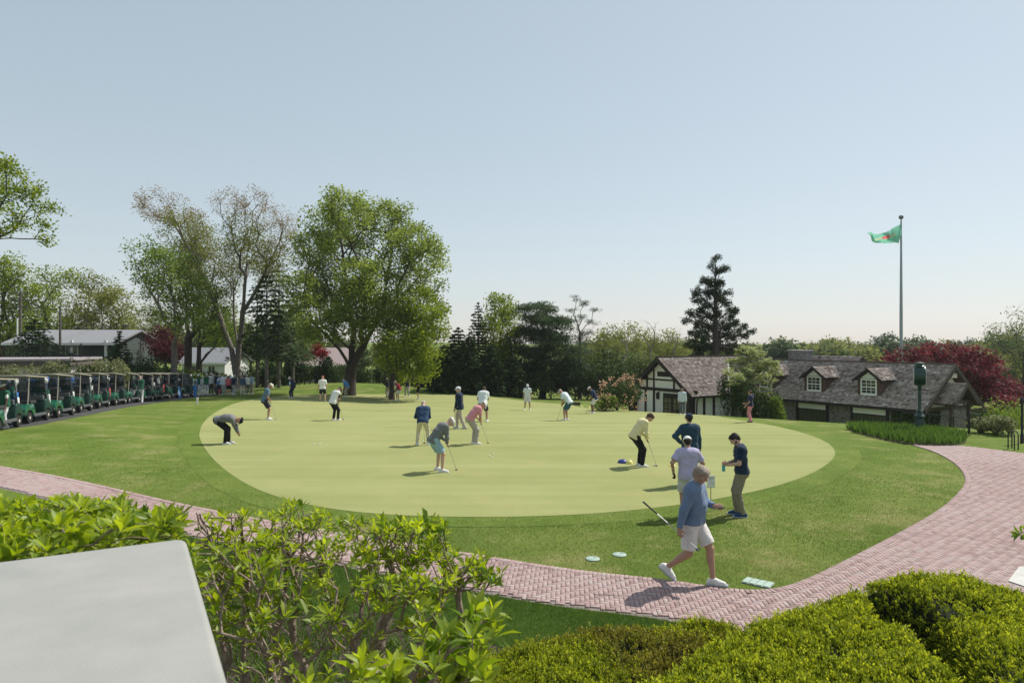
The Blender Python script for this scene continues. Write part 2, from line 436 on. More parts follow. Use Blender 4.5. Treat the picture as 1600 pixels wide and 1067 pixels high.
# pale concrete slab at the end of the hedge
c0 = at(1600, 905); slab = [c0[:2]+V(-.35, -.15), c0[:2]+V(.3, .5), c0[:2]+V(4, .2), c0[:2]+V(4, -3), c0[:2]+V(.5, -3)]
M_conc = mat('pale_concrete', (.50, .49, .46), .85, var=.12, scale=5, bump=.3, bscale=90)
poly_sheet('concrete_pavement', slab, M_conc, .034, kind='structure')
# cart road on the left
rd = [(-60, 700), (0, 672), (60, 664), (130, 650), (200, 636), (300, 621), (345, 616)]
re_ = np.array([at(*p)[:2] for p in rd]); back = re_+V(-5.5, 1.0)
poly_sheet('cart_road', np.concatenate([re_, back[::-1]]), mat('asphalt', (.06, .06, .062), .9, var=.25, scale=9, bump=.5, bscale=120), .006, kind='structure')
# soil beds near the terrace
lw = lower[(lower[:, 0] > -9) & (lower[:, 0] < 2.5)]; tl = np.gradient(lw, axis=0); tl /= np.linalg.norm(tl, axis=1)[:, None]; lw_in = lw+np.stack([tl[:, 1], -tl[:, 0]], 1)*(1.35+.12*np.sin(lw[:, :1]*2.1))
bed = [tuple(q) for q in lw_in[::3]]+[(6.5, 6.9), (6.5, 2), (-9, 2)]
poly_sheet('planting_bed', bed, M_soil, .006, step=.5, kind='structure')
# ------------------------------------------------------------------ plants
def rand_dirs(n, rng, up=0.0):
    d = rng.normal(size=(n, 3)); d[:, 2] += up
    return d/np.linalg.norm(d, axis=1)[:, None]
def cards(c, d, L, Wd, rng, tint, fold=.0, nrm=None):
    """leaf-shaped rhombs at c along d"""
    n = len(c); L = np.broadcast_to(np.asarray(L, float), (n,))[:, None]; Wd = np.broadcast_to(np.asarray(Wd, float), (n,))[:, None]
    q = rand_dirs(n, rng) if nrm is None else nrm
    s = np.cross(d, q); s /= np.linalg.norm(s, axis=1)[:, None]+1e-9
    up = np.cross(s, d)
    v = np.stack([c-d*L*.5, c+s*Wd*.5+up*fold*Wd, c+d*L*.5, c-s*Wd*.5+up*fold*Wd], 1).reshape(-1, 3)
    o = np.arange(n)[:, None]*4+np.arange(4)[None]
    return v, o, np.repeat(tint, 4)
def grow(trunk, targets, rng, step=.5, lift=.35, wig=.06, r0=.02, e=2.2, extra=()):
    """limbs: every target is reached from the nearest part of what already stands; returns tubes as (path, radii)"""
    P = [np.asarray(p, float) for p in trunk]; par = [-1]+list(range(len(P)-1))
    n0 = len(P)
    for st in extra:
        i = int(np.argmin([np.linalg.norm(q-st[0]) for q in P])); st = [P[i]]+list(st[1:])
        for a, b in zip(st[:-1], st[1:]):
            m = max(1, int(np.linalg.norm(b-a)/max(step, .3)))
            for k in range(1, m+1):
                P.append(a+(b-a)*k/m+(rng.normal(size=3)*.04 if k < m else 0)); par.append(i); i = len(P)-1
    top = P[-1]
    top = P[n0-1]
    PL = [0.0]*len(P)
    for i in range(1, len(P)): PL[i] = PL[par[i]]+np.linalg.norm(P[i]-P[par[i]])
    order = np.argsort(np.linalg.norm(targets-top, axis=1))
    A = np.array(P)
    nt0 = max(1, int(n0*(.45 if not len(extra) else .9)))
    for t in targets[order]:
        d = np.linalg.norm(A-t, axis=1); cost = d+.55*np.array(PL)+.9*np.maximum(0, A[:, 2]-t[2]+.15*d)
        cost[:nt0] += 1e3 if len(P) > nt0 else 0
        i = int(np.argmin(cost)); a = A[i]; D = t-a; L = np.linalg.norm(D)
        if L < 1e-3: continue
        n = max(1, int(math.ceil(L/step))); ctrl = a+D*.45+V(0, 0, lift*L*.3)+rng.normal(size=3)*wig*L
        new = []
        for k in range(1, n+1):
            f = k/n; p = (1-f)**2*a+2*f*(1-f)*ctrl+f*f*t
            if k < n: p = p+rng.normal(size=3)*wig*step*.6
            new.append(p); par.append(i if k == 1 else len(P)+len(new)-2)
        for p in new: PL.append(PL[par[len(PL)]]+step)
        P += new; A = np.concatenate([A, new])
    n = len(P); ch = [[] for _ in range(n)]
    for i, p in enumerate(par):
        if p >= 0: ch[p].append(i)
    r = np.zeros(n)
    for i in range(n-1, -1, -1):
        r[i] = r0 if not ch[i] else (sum(r[c]**e for c in ch[i]))**(1/e)
    tubes = []; stack = [(-1, 0)]
    while stack:
        pr, i = stack.pop(); path = [] if pr < 0 else [P[pr]]; rr = [] if pr < 0 else [min(r[pr], r[i]*1.25)]
        while True:
            path.append(P[i]); rr.append(r[i])
            if not ch[i]: break
            cs_ = sorted(ch[i], key=lambda c: -r[c])
            for c in cs_[1:]: stack.append((i, c))
            i = cs_[0]
        if len(path) > 1: tubes.append((path, rr))
    return tubes, r[0]
def tubes_mesh(name, tubes, m, parent, sides=6, scale=1.0, flare=0, nmin=3):
    b = MB()
    for path, rr in tubes:
        rr = [x*scale for x in rr]; big = max(rr)
        if flare and path is tubes[0][0]:
            rr = [x*(1+flare*math.exp(-i*1.3)) for i, x in enumerate(rr)]
        b.tube(path, rr, n=sides if big > .04 else max(nmin, sides-2), cap=False)
    me = bpy.data.meshes.new(name); me.from_pydata(b.v, [], b.f); me.materials.append(m)
    me.polygons.foreach_set('use_smooth', [True]*len(me.polygons))
    return link(name, me, parent)
def bark(name, col, sc=9):
    return mat(name, col, .95, var=.4, scale=sc, bump=1.0, bscale=22)
BK_GREY = bark('grey_bark', (.15, .13, .115)); BK_DARK = bark('dark_bark', (.055, .045, .038)); BK_PALE = bark('pale_bark', (.17, .15, .13))
def lobes_targets(lobes, Y, B, rng, per=None, depth=1.0, dens=1.0, jit=.5, zs=1.0):
    """lobes (px, py, r px[, dy]) -> clump centres, in metres, relative to the tree's base B"""
    out = []
    for lb in lobes:
        px, py, r = lb[:3]; dy = lb[3] if len(lb) > 3 else rng.uniform(-1, 1)*jit*depth
        c = W(px, py, Y+dy)-B; rm = r/F*Y
        n = per if per else max(3, int(dens*7*(rm)**2))
        d = rand_dirs(n, rng); q = rng.uniform(.25, 1, n)**(1/2.2)
        out.append(c+d*(q*rm)[:, None]*V(1, 1.15, zs))
    return np.concatenate(out)
def crown_cards(tg, rng, n, rc, L, Wd, flat=.75, droop=0, cl=.25):
    """n leaves in a small clump round each of tg"""
    m = len(tg); c = np.repeat(tg, n, 0)+np.clip(rng.normal(size=(m*n, 3)), -1.7, 1.7)*rc*V(.62, .62, .62*flat)
    d = rand_dirs(m*n, rng); d[:, 2] = d[:, 2]*.6-droop; d /= np.linalg.norm(d, axis=1)[:, None]
    nr = rand_dirs(m*n, rng, up=1.5)
    tint = np.clip(np.repeat(rng.normal(.5, cl, m), n)*.72+rng.normal(.5, .25, m*n)*.28, 0, 1)
    s = rng.uniform(.65, 1.25, m*n)
    return cards(c, d, L*s, Wd*s, rng, tint, fold=.12, nrm=nr)
def tree(name, B, trunk, tg, rng, lm, bm_, n, rc, L, Wd, r_base, flat=.75, step=.7, label=None, cat='tree', group=None, droop=0, lift=.35, tipr=.012, flare=.35, sides=8, wig=.06, extra=()):
    root = empty(name, B, label=label, cat=cat, group=group)
    tubes, rb = grow(trunk, tg, rng, step=step, lift=lift, r0=tipr, wig=wig, extra=extra)
    # keep tips at their own thickness and the foot at r_base
    e = math.log(max(r_base, tipr*1.1)/tipr)/math.log(max(rb, tipr*1.05)/tipr)
    tubes = [(p, [tipr*(x/tipr)**e for x in rr]) for p, rr in tubes]
    tubes_mesh('trunk', tubes, bm_, root, sides=sides, flare=flare)
    if n:
        v, q, t = crown_cards(tg, rng, n, rc, L, Wd, flat, droop)
        link('crown', np_mesh('crown', v, q, mats=lm, tint=t), root)
    return root
def straight(h, rng, n=6, wob=.02, lean=(0, 0)):
    return [V(lean[0]*h*i/n+rng.normal()*wob*h*(i > 0)*.3, lean[1]*h*i/n+rng.normal()*wob*h*(i > 0)*.3, h*i/n-(0.15 if i == 0 else 0)) for i in range(n+1)]
def conifer(name, B, h, rad, rng, lm, bm_, levels=26, per=9, L=.32, Wd=.10, droop=.25, z0=.06, power=.9, r_base=None, fluff=7, label=None, cat='conifer', group=None, gap=0.0):
    root = empty(name, B, label=label, cat=cat, group=group)
    tubes = [([V(0, 0, -.2), V(0, 0, h*.5), V(0, 0, h*.985)], [r_base or h*.016, (r_base or h*.016)*.6, .02])]
    cc = []; dd = []; tt = []
    for i in range(levels):
        f = i/(levels-1); z = h*(z0+(1-z0)*f*.97); rr = rad*((1-f)**power)*(.92+.08*math.sin(i*2.1))+.12
        k = max(4, int(per*(.45+.55*(1-f))))
        for j in range(k):
            if rng.random() < gap: continue
            a = 2*math.pi*(j+rng.random()*.8)/k+i*1.1; ln = rr*rng.uniform(.62, 1.12)
            o = V(math.cos(a), math.sin(a), 0); up = .18*(f-.35)
            end = V(0, 0, z)+o*ln+V(0, 0, ln*(up-droop*.6))
            mid = V(0, 0, z)+o*ln*.55+V(0, 0, ln*.05)
            tubes.append(([V(0, 0, z), mid, end], [.012+.012*ln, .012+.004*ln, .006]))
            m = max(3, int(fluff*ln/.55)); fr = rng.uniform(.12, 1.04, m)
            p = (1-fr)[:, None]**2*V(0, 0, z)+2*(fr*(1-fr))[:, None]*mid+(fr**2)[:, None]*end
            sd_ = V(-o[1], o[0], 0); spread = rng.normal(size=m)*.30*ln*(1.05-fr*.75)
            p = p+sd_*spread[:, None]+rng.normal(size=(m, 3))*V(.05, .05, .09)*max(.5, ln*.6)
            d = o*.7+sd_*np.sign(spread)[:, None]*.6+V(0, 0, -droop)+rng.normal(size=(m, 3))*.3
            cc.append(p); dd.append(d/np.linalg.norm(d, axis=1)[:, None]); tt.append(np.clip(rng.normal(.35+.3*fr, .18), 0, 1))
    c = np.concatenate(cc); d = np.concatenate(dd); t = np.concatenate(tt); s = rng.uniform(.7, 1.3, len(c))
    tubes_mesh('trunk', tubes, bm_, root, sides=5)
    v, q, t = cards(c, d, L*s, Wd*s, rng, t, fold=.1, nrm=rand_dirs(len(c), rng, up=.5))
    link('crown', np_mesh('crown', v, q, mats=lm, tint=t), root)
    return root
def shrub(name, B, rx, rz, rng, lm, n=900, L=.14, Wd=.07, lobes=7, label=None, cat='shrub', group=None, stems=6, ry=None, up=.3):
    root = empty(name, B, label=label, cat=cat, group=group); ry = ry or rx
    cs_ = [V(0, 0, rz*.55)]+[V(rng.uniform(-.6, .6)*rx, rng.uniform(-.6, .6)*ry, rz*rng.uniform(.35, .78)) for _ in range(lobes)]
    c = []; 
    for k, q in enumerate(cs_):
        m = n//len(cs_); d = rand_dirs(m, rng); f = rng.uniform(.35, 1, m)**.45; s = .72 if k == 0 else rng.uniform(.32, .5)
        c.append(q+d*f[:, None]*V(rx*s, ry*s, rz*s*.72))
    c = np.concatenate(c); c[:, 2] = np.abs(c[:, 2])+.02
    tint = np.clip(rng.normal(.5, .22, len(c)), 0, 1)
    s = rng.uniform(.7, 1.3, len(c)); dd = rand_dirs(len(c), rng, up=up)
    b = MB()
    for k in range(stems):
        q = cs_[k % len(cs_)]; b.tube([V(rng.normal()*.05, rng.normal()*.05, -.05), q*V(.5, .5, .55), q*1.05], [.03, .02, .008], n=5, cap=False)
    b.build('stem', BK_DARK, root)
    v, f4, t = cards(c, dd, L*s, Wd*s, rng, tint, fold=.12, nrm=rand_dirs(len(c), rng, up=.8))
    link('foliage', np_mesh('foliage', v, f4, mats=lm, tint=t), root)
    return root

LM_oak = leaf_mat('oak_leaf', (.11, .17, .03), (.29, .36, .09), trans=.5)
LM_bright = leaf_mat('young_leaf', (.10, .16, .015), (.25, .32, .045), trans=.52)
LM_spring = leaf_mat('spring_leaf', (.09, .15, .025), (.20, .28, .06), trans=.5)
LM_olive = leaf_mat('olive_bud', (.125, .15, .03), (.24, .25, .06), trans=.4)
LM_rust = leaf_mat('rusty_bud', (.20, .15, .06), (.32, .25, .11), trans=.35)
LM_dark = leaf_mat('dark_needle', (.014, .032, .012), (.050, .086, .028), trans=.12, gloss=.06)
LM_pine = leaf_mat('pine_needle', (.030, .060, .024), (.10, .145, .060), trans=.25, gloss=.08)
LM_blue = leaf_mat('grey_pine_needle', (.045, .07, .045), (.10, .135, .085), trans=.25)
LM_red = leaf_mat('copper_leaf', (.065, .013, .018), (.22, .055, .055), trans=.4)
LM_maroon = leaf_mat('maroon_leaf', (.045, .012, .016), (.15, .042, .045), trans=.35)
LM_redder = leaf_mat('scarlet_leaf', (.13, .016, .013), (.27, .045, .03), trans=.4)
LM_dog = leaf_mat('dogwood_leaf', (.12, .18, .03), (.50, .53, .28), trans=.4)
LM_shrub = leaf_mat('shrub_leaf', (.02, .044, .011), (.070, .110, .027), trans=.16)
LM_pale = leaf_mat('mottled_leaf', (.10, .12, .04), (.30, .32, .17), trans=.3)
LM_yell = leaf_mat('far_spring_leaf', (.12, .15, .035), (.25, .27, .085), trans=.45)
LM_far = leaf_mat('far_leaf', (.07, .105, .035), (.15, .185, .065), trans=.4)
LM_pink = leaf_mat('rhododendron_bloom', (.50, .24, .19), (.62, .50, .30), trans=.3)

rng = np.random.default_rng(11)
# -- the big spreading oak
Y0 = 60; B = base(545, Y0)
L1 = [(536, 333, 36), (509, 351, 36), (566, 345, 34), (602, 348, 32), (632, 350, 26), (647, 377, 28), (672, 402, 26), (684, 420, 14), (620, 399, 34), (575, 399, 34), (530, 387, 36), (488, 385, 26), (480, 420, 26), (468, 450, 24), (500, 435, 30), (539, 435, 34), (590, 450, 36), (644, 441, 30), (672, 450, 18), (618, 478, 26), (566, 474, 40, -4.5), (515, 471, 32), (478, 486, 26), (600, 500, 28, -4), (545, 504, 30, -4.5), (506, 504, 26), (474, 512, 20), (560, 430, 30, -5), (580, 480, 26, -5)]
tg = lobes_targets(L1, Y0, B, rng, depth=5.5, dens=1.05, jit=1)
tr = [V(.0, 0, -.3), V(.1, 0, .8), V(.15, .1, 1.6), V(.15, 0, 2.3)]
OX = lambda pts: [W(x, y, Y0+d)-B for x, y, d in pts]
ox = [OX([(548, 570, 0), (530, 545, -1), (508, 522, -2), (487, 502, -2.5), (480, 462, -2.5)]), OX([(550, 570, 0), (553, 520, .5), (546, 480, 1), (540, 430, 1), (531, 365, 0)]), OX([(553, 570, 0), (575, 527, -.5), (591, 500, -.5), (602, 450, 0), (612, 395, 0)]), OX([(591, 500, -.5), (622, 473, -1), (655, 432, 0)]), OX([(548, 500, .5), (520, 470, 2.5), (505, 430, 2.5)])]
tree('oak_tree', B, tr, tg, rng, LM_oak, BK_DARK, 84, .74, .27, .15, .47, step=.8, extra=ox, label='big spreading green oak with a thick dark trunk behind the putting green', lift=.5, tipr=.016, flare=.45, wig=.06)
Y1 = 57; B = base(612, Y1)
L1b = [(665, 478, 28), (684, 488, 16), (650, 508, 32), (676, 512, 22), (632, 538, 30), (656, 545, 28), (664, 568, 18), (610, 553, 20), (622, 500, 24), (600, 530, 18), (690, 478, 12), (640, 480, 22), (640, 572, 20), (618, 578, 16), (600, 566, 14), (655, 588, 10), (628, 592, 12)]
tg = lobes_targets(L1b, Y1, B, rng, depth=3, dens=1.3, jit=1)
tree('oak_tree', B, straight(1.5, rng, 3), tg, rng, LM_bright, BK_DARK, 80, .7, .25, .14, .22, step=.7, label='light green young tree in sun just right of the big spreading oak', lift=.6, tipr=.015, wig=.1)
# -- tall sparse tree
Y2 = 66; B = base(371, Y2)
L2a = [(244, 321, 28), (276, 330, 28), (222, 318, 14), (358, 321, 26), (397, 321, 28), (422, 340, 24), (451, 353, 22), (456, 383, 18), (302, 345, 24), (440, 372, 18), (235, 335, 14)]
L2b = [(285, 362, 32), (314, 376, 34), (291, 398, 30), (323, 414, 32), (378, 365, 26), (403, 380, 26), (428, 400, 26), (352, 440, 28), (384, 416, 26), (416, 425, 22), (333, 460, 24), (300, 430, 20), (365, 395, 22), (425, 448, 18)]
tga = lobes_targets(L2a, Y2, B, rng, depth=4, dens=2.6, jit=1); tgb = lobes_targets(L2b, Y2, B, rng, depth=4, dens=1.6, jit=1)
tr = [V(0, 0, -.3), V(.02, 0, .6), V(.03, 0, 1.3)]
OX = lambda pts: [W(x, y, Y2+d)-B for x, y, d in pts]
ox = [OX([(370, 572, 0), (362, 545, 0), (350, 515, .3), (338, 475, .5), (320, 435, .5), (303, 405, 0), (286, 372, 0), (264, 335, 0)]), OX([(372, 568, 0), (377, 520, 0), (381, 470, -.5), (384, 430, -.5), (388, 385, 0), (398, 335, 0)]), OX([(383, 480, -.5), (402, 450, -1.5), (417, 418, -1.5), (438, 375, -1)]), OX([(372, 560, 0), (367, 510, 1.2), (365, 455, 1.8), (362, 400, 1.5), (358, 340, 1)])]
root = tree('maple_tree', B, tr, np.concatenate([tgb, tga]), rng, LM_olive, BK_GREY, 0, .7, .2, .1, .42, step=.9, extra=ox, label='tall thinly leaved maple with a forked grey trunk and rusty buds', lift=.8, tipr=.008, wig=.06)
v, q, t = crown_cards(tgb, rng, 62, .78, .22, .10, .8); link('crown', np_mesh('crown', v, q, mats=LM_olive, tint=t), root)
v, q, t = crown_cards(tga, rng, 17, .48, .19, .085, .8); link('crown', np_mesh('crown', v, q, mats=LM_rust, tint=t), root, label='rusty budding treetop')
# -- light green trees left of it
Y3 = 60; B = base(272, Y3)
L3 = [(228, 400, 24), (213, 416, 11), (258, 408, 26), (286, 415, 24), (244, 435, 26), (276, 446, 28), (304, 448, 22), (242, 464, 18), (285, 478, 24), (310, 478, 20), (300, 503, 18), (270, 500, 18), (222, 438, 12), (236, 488, 10)]
tg = lobes_targets(L3, Y3, B, rng, depth=3, dens=1.25, jit=1)
tree('young_tree', B, straight(4.2, rng, 5), tg, rng, LM_spring, BK_GREY, 62, .72, .25, .13, .26, step=.8, label='fresh green tree with a slim grey trunk behind the golf carts', lift=.6, tipr=.013)
for (px, Yx, lob, lab, rb) in [(294, 66, [(300, 450, 24), (325, 470, 24), (318, 500, 20), (345, 480, 20), (290, 475, 16)], 'straight grey trunk with yellow green leaves left of the forked maple', .36), (311, 68, [(330, 505, 22), (350, 520, 22), (335, 525, 20), (318, 485, 16), (345, 500, 18)], 'dark slender trunk with light green leaves just left of the forked maple', .3)]:
    B = base(px, Yx); tg = lobes_targets(lob, Yx, B, rng, depth=2.5, dens=1.1, jit=1)
    tree('young_tree', B, straight(5.2, rng, 6, wob=.01), tg, rng, LM_spring, BK_DARK, 55, .75, .25, .13, rb, step=.9, label=lab, lift=.6, tipr=.013)
# -- oak whose branches reach in from the left
Y5 = 38; B = base(-110, Y5)
L5 = [(21, 268, 20), (46, 290, 16), (21, 302, 22), (68, 308, 14), (83, 322, 8), (36, 329, 18), (60, 332, 15), (8, 354, 18), (43, 356, 12), (68, 358, 11), (67, 374, 7), (-20, 300, 40), (-60, 260, 60), (-40, 350, 30), (-100, 330, 50), (-130, 240, 60), (-170, 300, 50), (3, 262, 16)]
tg = lobes_targets(L5, Y5, B, rng, depth=2, dens=2.0, jit=1)
tree('oak_tree', B, straight(5, rng, 5), tg, rng, LM_bright, BK_DARK, 50, .42, .2, .10, .4, step=.6, label='oak branches with yellow green leaves reaching in at the upper left edge', lift=.1, tipr=.012)
# -- trees behind the left house
for (px, Yx, lob, lm, lab, dn) in [
    (10, 88, [(8, 425, 26), (38, 442, 22), (5, 462, 28), (28, 487, 24), (52, 472, 20), (45, 510, 22), (-20, 440, 30), (10, 515, 24), (70, 500, 18)], LM_bright, 'bushy yellow green tree behind the utility pole with crossarms', 1.0),
    (82, 92, [(74, 438, 18), (100, 440, 16), (115, 432, 10), (66, 462, 18), (92, 470, 16), (75, 500, 22), (60, 520, 18), (100, 505, 14)], LM_bright, 'yellow green tree with a bent limb behind the grey roofed house', .8),
    (160, 96, [(138, 443, 20), (160, 452, 24), (185, 470, 20), (140, 478, 26), (168, 495, 26), (198, 488, 14), (122, 500, 20), (150, 515, 26), (190, 512, 22), (120, 525, 18)], LM_olive, 'rounded olive green tree behind the grey roofed house', 1.0),
    (235, 120, [(222, 500, 22), (245, 495, 18), (262, 505, 20), (235, 520, 24), (205, 515, 20), (268, 525, 18)], LM_yell, 'pale green tree far behind the dark conifer and house', .7),
    (350, 105, [(330, 505, 20), (352, 500, 22), (372, 515, 20), (345, 530, 24), (320, 525, 18), (390, 530, 20), (410, 515, 16), (385, 545, 18)], LM_spring, 'light green tree behind the forked maple trunk', .8),
    (448, 84, [(440, 500, 22), (462, 510, 22), (450, 530, 26), (430, 535, 22), (470, 545, 22), (485, 525, 18), (455, 480, 16)], LM_oak, 'shady green tree just left of the big spreading oak', 1.0)]:
    B = base(px, Yx); tg = lobes_targets(lob, Yx, B, rng, depth=4, dens=.62*dn, jit=1)
    tree('broadleaf_tree', B, straight(3.2, rng, 3), tg, rng, lm, BK_DARK, 60, 1.05, .36, .2, .35, step=1.1, label=lab, lift=.5, tipr=.018, sides=6)
# -- conifers left
B = base(55, 62); conifer('cedar_tree', B, 6.9, 3.6, rng, LM_dark, BK_DARK, 24, 12, .45, .16, .05, power=.7, label='spreading dark cedar in front of the utility pole')
B = base(187, 58); conifer('spruce_tree', B, 5.6, 1.9, rng, LM_dark, BK_DARK, 24, 10, .38, .13, .1, power=.8, label='dark pointed spruce in front of the grey roofed house')
for px, Yx, h, r_, lab in [(417, 62, 11.2, 2.9, 'dark hemlock with a bare pale lower trunk right of the forked maple'), (436, 66, 12.0, 3.0, 'dark hemlock directly left of the big spreading oak'), (402, 72, 11.0, 3.0, 'dark ragged hemlock close behind the forked maple'), (458, 72, 10.5, 3.2, 'dark hemlock half hidden behind the left side of the big oak')]:
    B = base(px, Yx); conifer('hemlock_tree', B, h, r_, rng, LM_pine if px in (436, 458) else LM_dark, BK_GREY, 18, 8, .42, .15, .3, z0=.3, power=.55, label=lab, r_base=.2, gap=.25)
B = base(262, 72); tg = lobes_targets([(250, 528, 14), (264, 522, 14), (272, 540, 14), (256, 545, 16), (243, 545, 12), (275, 555, 12), (240, 538, 9)], 72, B, rng, depth=2, dens=1.6, jit=1)
tree('red_maple', B, straight(1.2, rng, 2), tg, rng, LM_maroon, BK_DARK, 60, .7, .25, .16, .15, label='dark red maple behind the carts and the slim grey trunk')
B = base(493, 76); tg = lobes_targets([(490, 548, 10), (502, 546, 9), (510, 552, 7), (482, 556, 8), (498, 556, 10)], 76, B, rng, depth=1.5, dens=2, jit=1)
tree('red_maple', B, straight(1.6, rng, 2), tg, rng, LM_redder, BK_DARK, 50, .5, .22, .15, .1, label='small scarlet maple left of the big spreading oak')
# -- row of trees behind the green, right of the oak
B = base(747, 72); conifer('fir_tree', B, 9.6, 2.3, rng, LM_dark, BK_DARK, 30, 10, .42, .15, .1, power=.75, label='narrow dark fir rising between the oak and the bright maple')
for px, Yx, h, r_, lab in [(716, 68, 6.4, 2.1, 'dark pointed yew in the row beside the oak'), (694, 66, 4.6, 1.9, 'low dark yew closest to the oak in the row'), (733, 66, 5.6, 1.7, 'dark yew in front of the narrow fir'), (768, 67, 5.0, 1.9, 'dark yew below the bright maple'), (672, 72, 3.9, 2.0, 'low dark yew behind the young tree beside the oak'), (800, 68, 4.2, 1.7, 'low dark yew between the bright maple and the pine')]:
    B = base(px, Yx); conifer('yew_tree', B, h, r_, rng, LM_dark, BK_DARK, 20, 12, .40, .17, .15, power=.5, z0=.02, label=lab, fluff=10)
Y7 = 74; B = base(786, Y7); tg = lobes_targets([(776, 474, 13), (797, 488, 16), (780, 500, 18), (764, 508, 16), (802, 518, 16), (785, 535, 20), (768, 545, 18), (806, 545, 14), (790, 464, 8), (775, 562, 18), (795, 566, 16)], Y7, B, rng, depth=2.5, dens=1.9, jit=1)
tree('maple_tree', B, straight(2.5, rng, 3), tg, rng, LM_bright, BK_DARK, 62, .72, .26, .15, .22, label='bright yellow green maple between the dark fir and the big pine', lift=.6)
Y8 = 73; B = base(848, Y8); PL = [(845, 477, 12), (830, 490, 18), (860, 492, 18), (878, 500, 13), (845, 508, 26), (870, 520, 24), (822, 525, 22), (842, 540, 28), (880, 545, 26), (817, 558, 24), (850, 568, 28), (888, 566, 22), (830, 588, 24), (866, 592, 24), (815, 585, 16), (895, 590, 14)]
tg = lobes_targets(PL, Y8, B, rng, depth=2.5, dens=1.25, jit=1, zs=.8)
tree('pine_tree', B, straight(8, rng, 8, wob=.004), tg, rng, LM_pine, BK_DARK, 120, .85, .40, .085, .3, flat=.4, label='big dark green pine in the middle of the tree row', lift=-.1, tipr=.02)
Y9 = 73; B = base(906, Y9); tg = lobes_targets([(901, 465, 8), (915, 474, 10), (928, 485, 8), (893, 484, 8), (905, 498, 10), (926, 503, 9), (888, 500, 7), (908, 525, 12), (920, 520, 9), (900, 548, 12), (915, 550, 12), (922, 572, 12), (900, 575, 14), (908, 597, 14)], Y9, B, rng, depth=1.6, dens=2.2, jit=1, zs=.6)
tree('pine_tree', B, straight(7.0, rng, 8, wob=.008), tg, rng, LM_blue, BK_GREY, 42, .45, .3, .045, .2, flat=.4, label='thin open crowned grey pine right of the big dark pine', lift=.3, tipr=.016)
for (px, Yx, lob, lm, lab, dn) in [
    (945, 86, [(940, 535, 18), (958, 528, 18), (930, 555, 18), (950, 555, 18), (965, 545, 14)], LM_yell, 'yellow green tree right of the thin grey pine', 1),
    (990, 92, [(985, 530, 20), (1005, 535, 20), (970, 550, 18), (1000, 555, 18), (985, 560, 20)], LM_yell, 'pale spring tree behind the half timbered gable', 1),
    (1045, 96, [(1040, 535, 20), (1060, 540, 18), (1025, 548, 18), (1050, 555, 18), (1075, 550, 14)], LM_yell, 'pale spring tree left of the tall dark conifer', 1),
    (955, 70, [(950, 560, 14), (965, 572, 16), (940, 580, 14), (955, 592, 16), (975, 585, 14), (938, 600, 10)], LM_shrub, 'bushy green tree above the pink rhododendron', 1.7),
    (1000, 74, [(995, 560, 14), (1010, 575, 14), (985, 580, 14), (1005, 590, 12)], LM_far, 'green tree close behind the left eave of the gable', 1.7)]:
    B = base(px, Yx); tg = lobes_targets(lob, Yx, B, rng, depth=3, dens=.8*dn, jit=1)
    tree('broadleaf_tree', B, straight(3.5, rng, 3), tg, rng, lm, BK_DARK, 55, .95, .32, .18, .25, step=1, label=lab, lift=.4, tipr=.016, sides=6)
for (px, Yx, top, sp, lab) in [(1016, 80, 500, 16, 'bare thin tree standing behind the half timbered gable'), (974, 82, 517, 14, 'bare thin tree right of the thin grey pine'), (1055, 84, 512, 16, 'bare twiggy tree beside the tall dark conifer'), (108, 100, 455, 18, 'bare leafless tree between the two yellow green trees behind the house')]:
    B = base(px, Yx); n = 26
    tg = np.stack([W(px+rng.normal()*sp*.55, top+abs(rng.normal())*20, Yx+rng.normal()*.8)-B for _ in range(n)])
    h = (W(px, top+45, Yx)-B)[2]
    tree('bare_tree', B, straight(h, rng, 6, wob=.01), tg, rng, LM_far, BK_PALE, 0, 1, 1, 1, .13, label=lab, lift=.8, tipr=.012, sides=5, step=.8)
# -- tall dark conifer behind the half timbered house
Yt = 66; B = base(1118, Yt)
LT = [(1117, 412, 6), (1112, 425, 9), (1124, 424, 9), (1103, 440, 10), (1118, 440, 11), (1132, 440, 10), (1094, 455, 10), (1110, 458, 12), (1128, 456, 11), (1139, 458, 7), (1088, 468, 9), (1104, 474, 12), (1122, 472, 12), (1140, 474, 9), (1078, 488, 10), (1096, 490, 13), (1115, 490, 14), (1135, 492, 11), (1150, 488, 9), (1074, 502, 8), (1092, 508, 13), (1112, 508, 14), (1130, 510, 13), (1148, 505, 11), (1158, 512, 8), (1084, 520, 11), (1100, 524, 14), (1120, 524, 14), (1140, 524, 13), (1160, 522, 11), (1172, 520, 7), (1080, 538, 11), (1096, 542, 14), (1118, 542, 16), (1140, 542, 14), (1162, 545, 12), (1090, 560, 14), (1115, 562, 16), (1140, 562, 14)]
LT = [(x, y, r*.78) for x, y, r in LT]+[(1115, 404, 3), (1114, 409, 4)]
tg = lobes_targets(LT, Yt, B, rng, depth=2.4, dens=6.5, jit=1, zs=.9)
tg[:, 1] *= np.clip((tg[:, 2].max()-tg[:, 2])/9, .15, 1)
tree('cryptomeria_tree', B, straight(13.2, rng, 12, wob=.002), tg, rng, LM_dark, BK_DARK, 58, .28, .20, .085, .35, flat=.9, label='tall dark conifer with tufted branches standing behind the half timbered house', cat='conifer', lift=-.1, tipr=.02)
